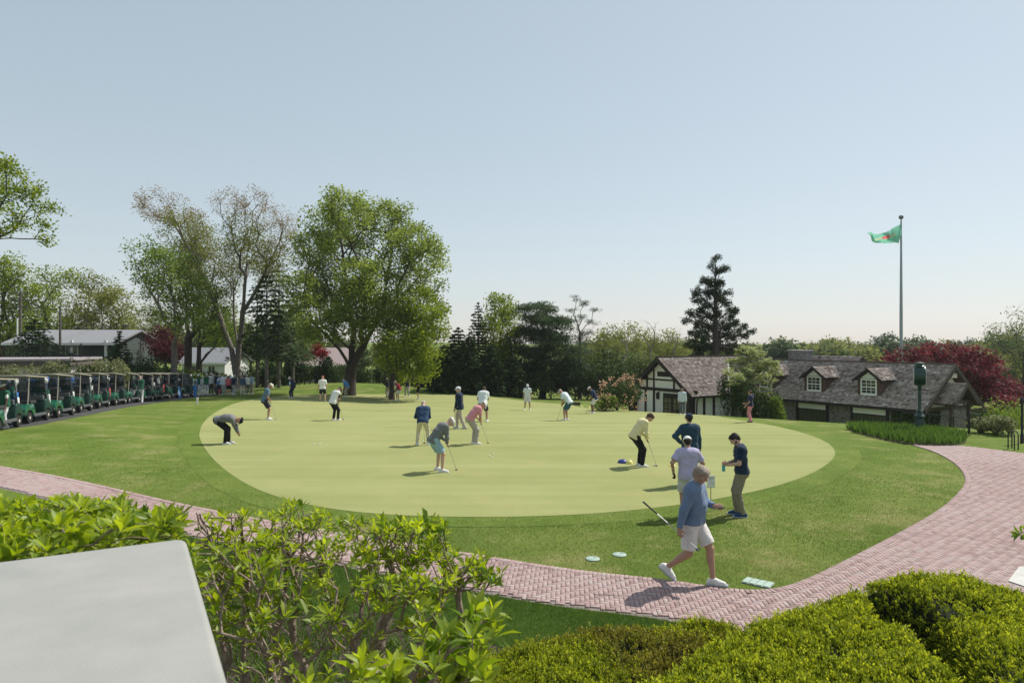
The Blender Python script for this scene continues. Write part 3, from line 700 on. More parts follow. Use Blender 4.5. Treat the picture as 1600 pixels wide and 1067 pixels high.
# -- dogwood in front of the valley, ivy, red maple, right edge trees
Yd = 44.5; B = base(1160, Yd)
LD = [(1165, 552, 14), (1185, 560, 16), (1150, 568, 13), (1205, 572, 13), (1172, 580, 18), (1195, 590, 15), (1150, 592, 12), (1178, 604, 15), (1142, 580, 7), (1213, 580, 8), (1160, 610, 12), (1195, 612, 10), (1190, 565, 12)]
tg = lobes_targets(LD, Yd, B, rng, depth=1.8, dens=7, jit=1, zs=.9)
tree('dogwood_tree', B, straight(1.6, rng, 3, lean=(.1, 0)), tg, rng, LM_dog, BK_DARK, 40, .26, .14, .10, .11, flat=.35, label='flowering pale green dogwood in front of the roof valley', lift=.1, tipr=.009, step=.4)
for px, Yx, rx, rz, lab in [(1137, 44, 1.25, 3.5, 'dark ivy covered shrub at the corner of the white timbered wall'), (1165, 43.2, 1.2, 3.1, 'dark leafy shrub below the dogwood'), (1195, 42.2, 1.05, 2.7, 'green shrub below the dogwood beside the stone wall'), (1215, 41.5, .7, 2.3, 'light green shrub against the stone wall')]:
    B = base(px, Yx); shrub('evergreen_shrub', B, rx, rz, rng, LM_shrub if px < 1200 else LM_spring, 2600, .13, .075, label=lab)
for k, (px, Yx, rx, rz, lab) in enumerate([(964, 46, 1.5, 2.1, 'pink flowering rhododendron left of the half timbered gable'), (985, 47.5, 1.2, 2.5, 'peach coloured rhododendron touching the gable corner'), (945, 45, .9, 1.0, 'low rhododendron at the lawn edge')]):
    B = base(px, Yx); r_ = shrub('rhododendron_bush', B, rx, rz, rng, LM_shrub if k < 2 else LM_spring, 2200, .15, .07, label=lab, group='rhododendrons beside the gable')
    m = 260; d = rand_dirs(m, rng, up=.5); c = V(0, 0, rz*.55)+d*V(rx*.85, rx*.85, rz*.5); cl = c[rng.integers(0, 34, m)]+rng.normal(size=(m, 3))*.10
    v, q, t = cards(cl, rand_dirs(m, rng, up=.6), .12, .10, rng, rng.random(m), nrm=rand_dirs(m, rng)); link('blossom', np_mesh('blossom', v, q, mats=LM_pink, tint=t), r_)
Ym = 52; B = base(1490, Ym)
LR = [(1400, 562, 14), (1425, 556, 16), (1450, 552, 16), (1475, 552, 18), (1500, 556, 20), (1525, 562, 22), (1545, 578, 22), (1560, 600, 20), (1575, 612, 18), (1588, 618, 14), (1530, 590, 24), (1505, 580, 22), (1480, 572, 20), (1550, 620, 18), (1570, 632, 14), (1455, 566, 16), (1385, 566, 8), (1525, 610, 18)]
tg = lobes_targets(LR, Ym, B, rng, depth=3, dens=2.1, jit=1, zs=.8)
tree('copper_maple', B, straight(1.6, rng, 3), tg, rng, LM_red, BK_DARK, 62, .55, .22, .15, .25, label='wide dark red maple behind the end of the shingled roof', lift=.3)
for (px, Yx, lob, lm, lab, dn) in [
    (1600, 70, [(1590, 500, 16), (1605, 520, 22), (1570, 515, 16), (1545, 530, 12), (1590, 540, 24), (1565, 545, 18), (1610, 560, 26), (1580, 570, 22), (1545, 555, 12), (1630, 500, 25), (1650, 540, 30)], LM_far, 'airy green tree at the right edge behind the red maple', .9),
    (1575, 46, [(1560, 640, 9), (1585, 650, 12), (1600, 640, 12), (1610, 660, 14)], LM_spring, 'light green shrubby tree beside the dark post', 3)]:
    B = base(px, Yx); tg = lobes_targets(lob, Yx, B, rng, depth=3, dens=1.0*dn, jit=1)
    tree('broadleaf_tree', B, straight(2.5, rng, 3), tg, rng, lm, BK_DARK, 42, .8, .24, .11, .2, step=.9, label=lab, lift=.4, tipr=.014)
for px, Yx, rx, rz, lm, lab in [(1572, 36, 1.0, 2.4, LM_spring, 'yellow green shrub beside the porch'), (1592, 38, 1.1, 2.0, LM_spring, 'low yellow green shrub left of the dark post'), (1558, 27.2, .85, .75, LM_pale, 'clipped pale mottled shrub beside the handrail'), (1533, 27.8, .55, .6, LM_pale, 'small pale shrub below the porch steps'), (1612, 40, 1.6, 2.3, LM_shrub, 'green shrub behind the dark post at the right edge')]:
    B = base(px, Yx); shrub('garden_shrub', B, rx, rz, rng, lm, 1500, .13, .07, label=lab)
# -- left shrubs by the carts
for px, Yx, rx, rz, lm, lab in [(86, 42, .85, 1.55, LM_pale, 'leftmost of the four round mottled bushes behind the golf carts'), (113, 42.5, 1.0, 1.6, LM_shrub, 'second round mottled bush, darker, behind the golf carts'), (141, 43, 1.1, 1.65, LM_pale, 'third round mottled bush behind the golf carts'), (170, 43.5, 1.05, 1.65, LM_pale, 'rightmost of the four round mottled bushes behind the golf carts'), (55, 41, .55, 1.3, LM_pale, 'thin sparse bush in front of the white wall beside its brown post'), (22, 40, .6, 1.1, LM_pale, 'thin sparse bush in the middle of the white wall'), (2, 39.5, .5, 1.1, LM_pale, 'thin sparse bush at the left end of the white wall')]:
    B = base(px, Yx); rz += 1.15 if rx > .7 else 1.3; rx *= 1.15; shrub('round_bush', B, rx, rz, rng, lm, 3000 if rx > .75 else 700, .15, .085, label=lab)
dk = []
for i, (px, Yx, rx, rz, lm) in enumerate([(205, 56, 1.5, 2.6, LM_shrub), (222, 58, 1.3, 3.2, LM_dark), (240, 60, 1.5, 2.8, LM_shrub), (256, 61, 1.2, 2.4, LM_dark), (285, 62, 1.2, 2.4, LM_spring), (305, 66, 1.1, 2.0, LM_spring), (322, 70, 1.3, 2.1, LM_shrub), (228, 66, 1.6, 3.4, LM_shrub), (338, 78, 1.4, 1.8, LM_spring), (388, 76, 1.6, 2.6, LM_shrub)]):
    B = base(px, Yx); shrub('hedge_shrub', B, rx, rz, rng, lm, 1500, .2, .11, label=['dark green shrub beside the pointed spruce', 'tall dark shrub behind the middle of the cart row', 'dark green shrub below the red maple', 'dark shrub left of the slim grey trunk', 'light green shrub right of the slim grey trunk', 'light green shrub between the two straight trunks', 'dark rounded shrub beside the white house', 'tall green shrub in front of the end wall of the grey roofed house', 'light green shrub in front of the white house', 'dark green shrub between the forked maple and the hemlocks'][i])
for i, px in enumerate(range(412, 700, 16)):
    Yx = 78+3*math.sin(i*1.7); B = base(px, Yx); rz = 2.3+.6*math.sin(i*2.3)+(.6 if px < 560 else 0)
    o = shrub('hedge_shrub', B, 1.5, rz, rng, LM_shrub if i % 3 else LM_dark, 1300, .24, .13, label='dark evergreen shrub in the shady row behind the back lawn and the oak', group='evergreen shrubs in the shady back row')
for i, px in enumerate(range(690, 935, 19)):
    Yx = 71+1.5*math.sin(i*2.1); B = base(px, Yx)
    shrub('hedge_shrub', B, 1.6, 3.2+.6*math.sin(i*1.3), rng, LM_dark if i % 2 else LM_shrub, 1300, .24, .13, label='dark evergreen shrub in the shade below the conifers right of the oak', group='evergreen shrubs below the conifers')
# -- far tree line
protos = []
for k in range(5):
    r2 = np.random.default_rng(40+k); h = 11
    lob = np.concatenate([V(0, 0, h*.62)+rand_dirs(16, r2)*V(3.2, 3.2, 3.8)*r2.uniform(.6, 1, (16, 1))])
    tg = np.concatenate([q+rand_dirs(8, r2)*r2.uniform(.3, 1, (8, 1))*1.35 for q in lob])
    lm = [LM_yell, LM_far, LM_yell, LM_far, LM_pine][k]
    protos.append(tree('distant_tree', V(0, 0, -50), straight(h*.35, r2, 3), tg, r2, lm, BK_DARK, 26, .8, .55, .32, .3, step=1.6, tipr=.03, sides=5, label='tree in the distant wood seen over the shingled roof', cat='tree', group='trees of the distant wood'))
first = set()
spots = []
r3 = np.random.default_rng(5)
for px in np.arange(915, 1640, 13):
    for dpt in (1, 2):
        if dpt == 2 and r3.random() < .25: continue
        Yx = r3.uniform(115, 150) if dpt == 1 else r3.uniform(175, 250)
        top = 527+r3.normal()*4-(6 if 1260 < px < 1340 else 0)-(8 if px > 1560 else 0)
        spots.append((px+r3.uniform(-5, 5), Yx, top if dpt == 2 else top+6))
for px in np.arange(-30, 720, 22): spots.append((px+r3.uniform(-8, 8), r3.uniform(118, 170), (505 if px < 480 else 525)+r3.normal()*6))
for i, (px, Yx, top) in enumerate(spots):
    B = base(px, Yx); hh = W(px, top, Yx)[2]-B[2]; k = int(r3.integers(0, 5)) if px > 730 else int(r3.integers(0, 4))
    o = protos[k] if k not in first else copy_tree(protos[k]); first.add(k)
    s = max(.35, hh/11.2); o.location = B-V(0, 0, .3); o.scale = (s*1.05, s*1.05, s); o.rotation_euler = (0, 0, r3.uniform(0, 6.28))
    if px < 725 and i >= len(spots)-35: o['label'] = 'tree in the distant wood behind the houses and utility poles'; o['group'] = 'trees of the far wood behind the houses'
# ------------------------------------------------------------------ stone pier, close to the camera
rng = np.random.default_rng(21)
M_cap = mat('cast_stone', (.318, .314, .295), .85, var=.07, scale=4.5, bump=.15, bscale=240, col2=(.262, .268, .252), detail=9)
M_pier = mat('pier_stone', (.42, .41, .38), .9, var=.15, scale=5, bump=.5, bscale=60)
zt = -.75
cA = V(-1.25, 2.62); e1 = V(.49, -.872); e2 = V(-.872, -.49)        # corner, then along the two edges
Lc = 1.5
root = empty('stone_pier', (cA[0]+.5*Lc*(e1[0]+e2[0]), cA[1]+.5*Lc*(e1[1]+e2[1]), -2.4), label='pale grey stone pier with a smooth flat cap beside the bushes', cat='pier')
rc = Vector(root.location)
bm = bmesh.new(); bmesh.ops.create_cube(bm, size=1)
for v in bm.verts: v.co = (v.co.x*Lc, v.co.y*Lc, v.co.z*.14)
bmesh.ops.bevel(bm, geom=[e for e in bm.edges if abs(e.verts[0].co.z-e.verts[1].co.z) > .1], offset=.045, segments=5, affect='EDGES', profile=.5)
bmesh.ops.bevel(bm, geom=[e for e in bm.edges if e.verts[0].co.z > 0 and e.verts[1].co.z > 0 and len(e.link_faces) == 2 and abs(sum(f.normal.z for f in e.link_faces)-1) < .3], offset=.022, segments=4, affect='EDGES', profile=.5)
me = bpy.data.meshes.new('cap'); bm.to_mesh(me); bm.free(); me.materials.append(M_cap)
me.polygons.foreach_set('use_smooth', [True]*len(me.polygons)); me.set_sharp_from_angle(angle=R(50))
o = link('cap', me, root); o.location = (0, 0, zt-.07+2.4); o.rotation_euler = (0, 0, math.atan2(e1[1], e1[0]))
b = MB(); b.box((0, 0, .755), (Lc-.16, Lc-.16, 1.53), ch=.02); o = b.build('shaft', M_pier, root); o.rotation_euler = (0, 0, math.atan2(e1[1], e1[0]))

# ------------------------------------------------------------------ broadleaf bushes with rosettes of new leaves
LM_near = leaf_mat('fresh_bush_leaf', (.10, .19, .02), (.44, .53, .06), trans=.55, rough=.42, gloss=.45)
LM_near_old = leaf_mat('old_bush_leaf', (.045, .085, .018), (.11, .17, .035), trans=.3, rough=.5, gloss=.5)
M_twig = bark('twig_bark', (.25, .19, .155), 25)
def big_leaves(c, d, nrm, L, Wd, tint, curl):
    """folded lance-shaped leaves, 9 vertices each"""
    n = len(c); d = d/np.linalg.norm(d, axis=1)[:, None]
    s = np.cross(d, nrm); s /= np.linalg.norm(s, axis=1)[:, None]+1e-9; u = np.cross(s, d)
    L = L[:, None]; Wd = Wd[:, None]; curl = curl[:, None]
    pr = [(0, .05), (.3, .8), (.62, .9), (1.0, .0)]
    vs = []
    for f, wv in pr:
        m_ = c+d*L*f-u*(curl*L*f*f); 
        if wv == 0: vs.append(m_); continue
        vs += [m_+s*Wd*.5*wv+u*Wd*.22*wv, m_, m_-s*Wd*.5*wv+u*Wd*.22*wv]
    vs = np.stack(vs, 1)          # n,10,3
    o = np.arange(n)[:, None]*10
    q = [[0, 3, 4, 1], [1, 4, 5, 2], [3, 6, 7, 4], [4, 7, 8, 5]]; t = [[6, 9, 7], [7, 9, 8]]
    Q = np.concatenate([o+np.array([k]) for k in q]); T = np.concatenate([o+np.array([k]) for k in t])
    return vs.reshape(-1, 3), Q, T, np.repeat(tint, 10)
def leafy_bush(name, B, tips, tdirs, stems, rng, label, bare=0.0, L0=.085, per=(6, 10), tipr=.0032, rb=.03, group=None):
    root = empty(name, B, label=label, cat='bush', group=group)
    tips = tips-B
    k = len(stems); tubs = []
    own = np.argmin(np.stack([np.linalg.norm((tips-s[-1])*V(1, 1, .5), axis=1)+rng.normal(size=len(tips))*.08 for s in [[p-B for p in st] for st in stems]]), 0)
    for i, st in enumerate(stems):
        t_ = tips[own == i]
        if len(t_) == 0: continue
        tb, r_ = grow([p-B for p in st], t_, rng, step=.09, lift=.25, r0=tipr, e=2.0, wig=.16)
        e = math.log(rb/tipr)/max(.1, math.log(max(r_, tipr*1.05)/tipr)); e = min(e, 1.2)
        tubs += [(p, [tipr*(x/tipr)**e for x in rr]) for p, rr in tb]
    tubes_mesh('branch', tubs, M_twig, root, sides=7, nmin=5)
    c = []; d = []; nr = []; L = []; ti = []; cu = []
    for p, dv in zip(tips, tdirs):
        if rng.random() < bare: 
            continue
        n = rng.integers(*per); base_t = rng.uniform(.42, 1.0); old = rng.random() < .22; sz = rng.uniform(.55, 1.15)
        a = np.cross(dv, V(.3, .8, .1)); a /= np.linalg.norm(a); b_ = np.cross(dv, a); ph = rng.random()*6
        for j in range(n):
            f = j/n; w_ = ph+j*2.4; el = (1.15-.95*f)*rng.uniform(.8, 1.2); el = max(.12, el)
            o_ = math.cos(w_)*a+math.sin(w_)*b_
            dd = o_*math.sin(el)+dv*math.cos(el); c.append(p-dv*.03*(1-f)+o_*.004); d.append(dd)
            nr.append(dv*math.sin(el)-o_*math.cos(el)+rng.normal(size=3)*.15)
            L.append(L0*sz*(1.1-.45*f)*rng.uniform(.8, 1.15)); ti.append(np.clip(base_t*(.55+.6*f)+rng.normal()*.08-(.35 if old else 0), 0, 1)); cu.append(rng.uniform(.0, .35))
    c, d, nr, L, ti, cu = map(np.array, (c, d, nr, L, ti, cu))
    v, Q, T, t = big_leaves(c, d, nr, L, L*rng.uniform(.32, .45, len(L)), ti, cu)
    link('foliage', np_mesh('foliage', v, Q, T, mats=LM_near, tint=t, smooth=True), root)
    return root
def px_tips(regions, rng):
    t = []
    for (x0, y0, x1, y1, Ya, Yb, n) in regions:
        for _ in range(n): t.append(W(rng.uniform(x0, x1), rng.uniform(y0, y1), rng.uniform(Ya, Yb)))
    return np.array(t)
def up_dirs(n, rng, s=.5):
    d = rng.normal(size=(n, 3))*s+V(0, 0, 1); return d/np.linalg.norm(d, axis=1)[:, None]
# main bush: the outline slopes down to both sides
T_ = px_tips([(310, 800, 400, 880, 3.7, 4.3, 12), (300, 850, 420, 1000, 3.2, 4.0, 95), (390, 800, 520, 860, 3.6, 4.4, 56), (430, 780, 500, 815, 3.9, 4.3, 9), (500, 810, 640, 880, 3.6, 4.4, 84), (620, 815, 700, 880, 3.5, 4.2, 66), (690, 865, 760, 910, 3.5, 4.0, 34), (745, 885, 785, 915, 3.5, 3.8, 9), (400, 870, 600, 950, 3.2, 3.9, 58), (600, 890, 700, 950, 3.2, 3.9, 42), (420, 950, 620, 1040, 3.0, 3.5, 22), (630, 940, 690, 990, 3.1, 3.5, 10), (380, 1040, 560, 1075, 2.7, 3.1, 10)], rng)
Bb = V(-.86, 3.6, gz(-.86, 3.6))
stems = []
for k, (px, py, Yx) in enumerate([(335, 945, 3.8), (385, 905, 4.0), (460, 935, 3.9), (545, 930, 3.8), (620, 920, 3.9), (690, 925, 3.9), (725, 955, 3.7), (425, 990, 3.4), (590, 985, 3.5)]):
    e_ = W(px, py, Yx); s_ = Bb+V((k-4)*.035, rng.normal()*.05, -.03)
    stems.append([s_+(e_-s_)*V(f**.85, f, f**1.25)+rng.normal(size=3)*.022*(f > 0) for f in np.linspace(0, 1, 10)])
leafy_bush('hydrangea_bush', Bb, T_, up_dirs(len(T_), rng, .42), stems, rng, 'open bush with gnarled bare stems and bright rosettes of new leaves beside the stone pier', rb=.022, L0=.074, bare=.04)
T2 = px_tips([(300, 800, 400, 850, 3.8, 4.3, 42), (390, 830, 480, 870, 3.9, 4.3, 26), (480, 840, 560, 880, 3.9, 4.3, 10)], rng)
Bb2 = V(-1.75, 4.2, gz(-1.75, 4.2))
stems = []
for k, (px, py, Yx) in enumerate([(345, 890, 4.1), (385, 890, 4.2), (450, 900, 4.2)]):
    e_ = W(px, py, Yx); s_ = Bb2+V(k*.08, 0, 0); stems.append([s_+(e_-s_)*f for f in np.linspace(0, 1, 5)])
leafy_bush('hydrangea_bush', Bb2, T2, up_dirs(len(T2), rng, .6), stems, rng, 'mostly bare twiggy bush with few leaves behind the corner of the stone pier', bare=.78, rb=.016, L0=.07)
T3 = px_tips([(-60, 782, 60, 830, 3.6, 4.6, 90), (40, 785, 210, 830, 3.6, 4.6, 130), (190, 800, 285, 845, 3.6, 4.3, 52), (-60, 815, 250, 870, 3.0, 3.9, 150), (-60, 845, 120, 890, 2.9, 3.3, 50), (60, 775, 200, 790, 4.2, 4.5, 10)], rng)
Bb3 = V(-2.9, 4.1, gz(-2.9, 4.1)); stems = []
for k, (px, py, Yx) in enumerate([(-20, 880, 3.9), (50, 880, 4.1), (120, 880, 3.9), (190, 880, 4.0), (60, 900, 3.5)]):
    e_ = W(px, py, Yx); s_ = Bb3+V((k-2)*.2, 0, -.02); stems.append([s_+(e_-s_)*f for f in np.linspace(0, 1, 6)])
leafy_bush('hydrangea_bush', Bb3, T3, up_dirs(len(T3), rng, .5), stems, rng, 'dense bright green bush behind the left edge of the stone pier', rb=.02, L0=.10)
T4 = px_tips([(690, 945, 775, 1010, 3.0, 3.4, 12), (640, 985, 770, 1060, 2.8, 3.3, 26), (560, 1025, 720, 1075, 2.6, 3.0, 16)], rng)
Bb4 = V(-.35, 3.0, gz(-.35, 3.0)); stems = []
for k, (px, py, Yx) in enumerate([(700, 1060, 3.1), (640, 1070, 3.0), (600, 1080, 2.9)]):
    e_ = W(px, py, Yx); s_ = Bb4+V((1-k)*.1, 0, -.02); stems.append([s_+(e_-s_)*f for f in np.linspace(0, 1, 5)])
leafy_bush('hydrangea_bush', Bb4, T4, up_dirs(len(T4), rng, .35), stems, rng, 'low bush with long upright new leaves at the bottom of the open bush', rb=.016, L0=.115)
# twig of a plant that leans in at the right edge
Bt = V(3.75, 4.7, gz(3.75, 4.7)); T5 = np.array([W(1590, 834, 4.6), W(1608, 828, 4.6), W(1640, 820, 4.7), W(1660, 850, 4.7), W(1690, 830, 4.8), W(1650, 880, 4.6)])
leafy_bush('hydrangea_bush', Bt, T5, np.array([V(-.9, 0, .15)/np.linalg.norm(V(-.9, 0, .15))]*2+[V(0, 0, 1)]*4), [[Bt, W(1670, 900, 4.7)]], rng, 'single leafy twig leaning in at the right edge of the plaza', rb=.008, L0=.10)

# ------------------------------------------------------------------ clipped box hedges
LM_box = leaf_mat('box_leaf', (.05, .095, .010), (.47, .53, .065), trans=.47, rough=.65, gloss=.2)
LM_box2 = leaf_mat('bronze_box_leaf', (.08, .09, .02), (.33, .30, .06), trans=.4, rough=.5, gloss=.3)
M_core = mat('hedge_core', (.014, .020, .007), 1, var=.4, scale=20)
def bump2(x, y, s): 
    return np.array([s.evaluate(a, b) for a, b in zip(x, y)]) if False else (np.sin(x*5.1+1.3*np.sin(y*3.7))*np.sin(y*4.3+1.1*np.sin(x*2.9))*.5+np.sin(x*11.3+y*3)*np.sin(y*12.7-x*2)*.35+np.sin(x*2.2+y*1.7)*.4+2.2*(fbm(x, y, .62, 3)-.5))
def hedge(outline, top, edge, rng, lm, dens, label, leaf=(.027, .0115), amp=.05, sprig=9, group='clipped hedges along the path', lm2=None, patch=None):
    """outline: ground polygon; top(x, y): height of the clipped top; rounded over 'edge' metres at the rim"""
    poly = smooth_closed(np.asarray(outline, float), 2); lo = poly.min(0); hi = poly.max(0)
    area = (hi-lo).prod(); cnt = poly.mean(0)
    B = V(cnt[0], cnt[1], gz(*cnt)); root = empty('box_hedge', B, label=label, cat='hedge', group=group)
    m_ = int(area*dens*2.2)
    P = lo+rng.random((m_, 2))*(hi-lo); P = P[inside(poly, P)]
    kdp = kdtree.KDTree(len(poly)*4)
    pf = np.concatenate([poly+(np.roll(poly, -1, 0)-poly)*t for t in np.arange(4)/4])
    for i, q in enumerate(pf): kdp.insert((q[0], q[1], 0), i)
    kdp.balance()
    dist = np.array([kdp.find((p[0], p[1], 0))[2] for p in P]); near = np.array([kdp.find((p[0], p[1], 0))[1] for p in P])
    f = np.clip(dist/edge, 0, 1); prof = np.sqrt(1-(1-f)**2)
    g = H(P[:, 0], P[:, 1]); t_ = top(P[:, 0], P[:, 1])
    z = g+(t_-g)*(.12+.88*prof)+bump2(P[:, 0], P[:, 1], None)*amp
    out = P-pf[near]; out = -out/(np.linalg.norm(out, axis=1)[:, None]+1e-6)*(1-f)[:, None]
    n = np.column_stack([out, .35+f]); n /= np.linalg.norm(n, axis=1)[:, None]
    S = np.column_stack([P, z]); kp = (fbm(P[:, 0], P[:, 1], .42, 17, 3) > .335) | (rng.random(len(P)) < .25); S, n, f, P, g = S[kp], n[kp], f[kp], P[kp], g[kp]
    # side sprigs: the steep rim carries more
    k = np.where(f < .6)[0]; extra = np.repeat(k, 3); S2 = S[extra].copy(); S2[:, 2] = g[extra]+(S2[:, 2]-g[extra])*rng.uniform(.25, 1, len(extra)); 
    S = np.concatenate([S, S2]); n = np.concatenate([n, n[extra]*V(1, 1, .5)]); n /= np.linalg.norm(n, axis=1)[:, None]
    S = S+n*rng.normal(size=(len(S), 1))*.018
    M_ = len(S); c = np.repeat(S, sprig, 0); nn_ = np.repeat(n, sprig, 0)
    d = rng.normal(size=(len(c), 3))*.5+nn_*.8+V(0, 0, .35); d /= np.linalg.norm(d, axis=1)[:, None]
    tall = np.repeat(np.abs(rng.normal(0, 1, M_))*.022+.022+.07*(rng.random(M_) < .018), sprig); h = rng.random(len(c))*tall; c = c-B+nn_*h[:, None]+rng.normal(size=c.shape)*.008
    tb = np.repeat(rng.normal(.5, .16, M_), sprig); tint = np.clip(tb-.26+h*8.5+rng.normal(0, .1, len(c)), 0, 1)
    s = rng.uniform(.7, 1.3, len(c))
    v, q, t = cards(c, d, leaf[0]*s, leaf[1]*s, rng, tint, fold=.1, nrm=nn_+rng.normal(size=c.shape)*.7)
    if lm2 is None: link('foliage', np_mesh('foliage', v, q, mats=lm, tint=t), root)
    else:
        w_ = patch(c[:, 0]+B[0], c[:, 1]+B[1])+rng.normal(0, .18, len(c)) > .5
        me = np_mesh('foliage', v, q, mats=[lm, lm2], tint=t, mi=w_.astype(int)); link('foliage', me, root)
    # twiggy core
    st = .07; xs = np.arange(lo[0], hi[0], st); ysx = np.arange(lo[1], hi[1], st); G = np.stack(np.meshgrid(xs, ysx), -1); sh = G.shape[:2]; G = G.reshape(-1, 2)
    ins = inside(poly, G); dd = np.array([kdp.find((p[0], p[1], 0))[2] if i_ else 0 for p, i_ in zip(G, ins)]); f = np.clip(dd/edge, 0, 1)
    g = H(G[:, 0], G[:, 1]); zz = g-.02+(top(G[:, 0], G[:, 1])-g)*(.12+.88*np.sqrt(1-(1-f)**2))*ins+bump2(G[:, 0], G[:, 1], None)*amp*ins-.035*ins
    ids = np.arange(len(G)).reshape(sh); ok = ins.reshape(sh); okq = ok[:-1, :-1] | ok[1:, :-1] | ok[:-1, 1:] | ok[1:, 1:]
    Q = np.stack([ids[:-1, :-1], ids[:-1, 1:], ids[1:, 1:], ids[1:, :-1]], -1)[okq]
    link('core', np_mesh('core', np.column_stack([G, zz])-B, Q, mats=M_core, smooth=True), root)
    return root
def Wz(px, py, z):                           # point at height z seen at a pixel, used to lay out the clipped tops
    Y = -z*F/(py-CY); return V((px-CX)/F*Y, Y)
zA = -2.35
oA = [Wz(930, 1090, zA), Wz(1040, 1030, zA), Wz(1130, 985, zA), Wz(1230, 945, zA), Wz(1330, 915, zA), Wz(1380, 925, zA), Wz(1372, 948, zA), Wz(1400, 968, zA), Wz(1440, 985, zA), Wz(1460, 1010, zA), Wz(1500, 1055, zA), Wz(1530, 1100, zA), Wz(1500, 1300, zA), Wz(1000, 1300, zA)]
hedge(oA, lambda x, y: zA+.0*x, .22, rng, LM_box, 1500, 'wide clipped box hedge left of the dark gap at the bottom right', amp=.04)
oB = [Wz(1310, 912, zA), Wz(1400, 892, zA), Wz(1495, 892, zA), Wz(1600, 925, zA), Wz(1700, 960, zA), Wz(1750, 1100, zA), Wz(1660, 1240, zA), Wz(1590, 1110, zA), Wz(1545, 1050, zA), Wz(1490, 990, zA), Wz(1455, 950, zA), Wz(1420, 937, zA), Wz(1375, 930, zA)]
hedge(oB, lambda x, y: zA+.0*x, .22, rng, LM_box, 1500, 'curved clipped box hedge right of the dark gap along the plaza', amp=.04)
zC = -2.95
oC = [Wz(560, 1110, zC), Wz(640, 1030, zC), Wz(740, 1005, zC), Wz(860, 983, zC), Wz(950, 972, zC), Wz(1040, 966, zC), Wz(1130, 962, zC), Wz(1185, 975, zC), Wz(1150, 1010, zC), Wz(1050, 1060, zC), Wz(950, 1120, zC), Wz(700, 1200, zC)]
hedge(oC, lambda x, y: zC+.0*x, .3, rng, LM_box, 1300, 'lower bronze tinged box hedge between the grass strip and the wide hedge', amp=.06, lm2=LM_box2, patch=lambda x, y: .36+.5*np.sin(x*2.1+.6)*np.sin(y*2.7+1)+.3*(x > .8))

# ------------------------------------------------------------------ grass blades on the near lawn
def blades(name, poly, n, h, rng, lm, falloff=True, lean=.35, wd=.004, **k):
    poly = np.asarray(poly)[:, :2]; lo = poly.min(0); hi = poly.max(0)
    P = lo+rng.random((n*3, 2))*(hi-lo); P = P[inside(poly, P)]
    if falloff: P = P[rng.random(len(P)) < np.clip((9.2/P[:, 1])**2.4, 0, 1)]
    P = P[:n]; n = len(P); a = rng.random(n)*6.283; z = H(P[:, 0], P[:, 1])
    hh = h*rng.uniform(.6, 1.3, n); sz = np.maximum(1, P[:, 1]/11)
    sx, sy = np.cos(a)*wd*sz, np.sin(a)*wd*sz; lx, ly = rng.normal(size=n)*lean*hh, rng.normal(size=n)*lean*hh
    v = np.stack([np.column_stack([P[:, 0]-sx, P[:, 1]-sy, z-.003]), np.column_stack([P[:, 0]+sx, P[:, 1]+sy, z-.003]), np.column_stack([P[:, 0]+lx, P[:, 1]+ly, z+hh])], 1)
    o = np.arange(n)[:, None]*3+np.arange(3)[None]
    cl = .5+.25*np.sin(P[:, 0]*1.3+2*np.sin(P[:, 1]*.9))*np.sin(P[:, 1]*1.7)+.12*np.sin(P[:, 0]*4.1)*np.sin(P[:, 1]*5.3)
    t = np.repeat(np.clip(cl+rng.normal(0, .18, n), 0, 1), 3)
    return link(name, np_mesh(name, v.reshape(-1, 3), T=o, mats=lm, tint=t), kind='stuff', **k)
LM_grass = leaf_mat('grass_blade', (.060, .112, .014), (.285, .265, .095), trans=.3, rough=.6, gloss=.25)
LM_grass2 = leaf_mat('lush_grass_blade', (.055, .115, .018), (.14, .22, .04), trans=.35, rough=.6, gloss=.25)
near_lawn = np.concatenate([offset_poly(green_w, .9)[(green_w[:, 1] < 19)], upper[(upper[:, 1] < 19)][::-1]])
go = offset_poly(green_w, .06); ring_ok = lambda P: ~inside(go, P)
strip_a = upper[(upper[:, 1] < 20) & (upper[:, 0] > -16)]
lp = np.concatenate([strip_a, [V(18, 32), V(-19, 32)]])
def lawn_blades(n, rng):
    lo = lp.min(0); hi = V(lp[:, 0].max(), 32); P = lo+rng.random((n*6, 2))*(hi-lo)
    P = P[rng.random(len(P)) < np.clip((9.5/P[:, 1])**2.2, 0, 1)*np.clip((25-P[:, 1])/12, 0, 1)]
    P = P[inside(lp, P)]; P = P[ring_ok(P)]
    return P[:n]
P = lawn_blades(300000, rng); nB = len(P)
a = rng.random(nB)*6.283; z = H(P[:, 0], P[:, 1]); hh = .024*rng.uniform(.5, 1.4, nB); wd = .0036*np.maximum(1, P[:, 1]/10)
sx, sy = np.cos(a)*wd, np.sin(a)*wd; lx, ly = rng.normal(size=nB)*.6*hh, rng.normal(size=nB)*.6*hh
v = np.stack([np.column_stack([P[:, 0]-sx, P[:, 1]-sy, z-.002]), np.column_stack([P[:, 0]+sx, P[:, 1]+sy, z-.002]), np.column_stack([P[:, 0]+lx, P[:, 1]+ly, z+hh])], 1)
cl = .34+1.5*(fbm(P[:, 0], P[:, 1]*1.3, 2.4, 9, 5)-.5)
dk_ = np.array([kd.find((p[0], p[1], 0))[2] for p in P[::1]])
cl = cl+(.55*vnoise(P[:, 0], P[:, 1], .8, 4))*np.exp(-dk_/.5)-.10*np.clip((dk_-1.5)/2, 0, 1)
link('lawn_grass', np_mesh('lawn_grass', v.reshape(-1, 3), T=np.arange(nB*3).reshape(-1, 3), mats=LM_grass, tint=np.repeat(np.clip(cl+rng.normal(0, .2, nB), 0, 1), 3)), kind='stuff', label='short mown grass blades of the lawn along the brick path', cat='grass')
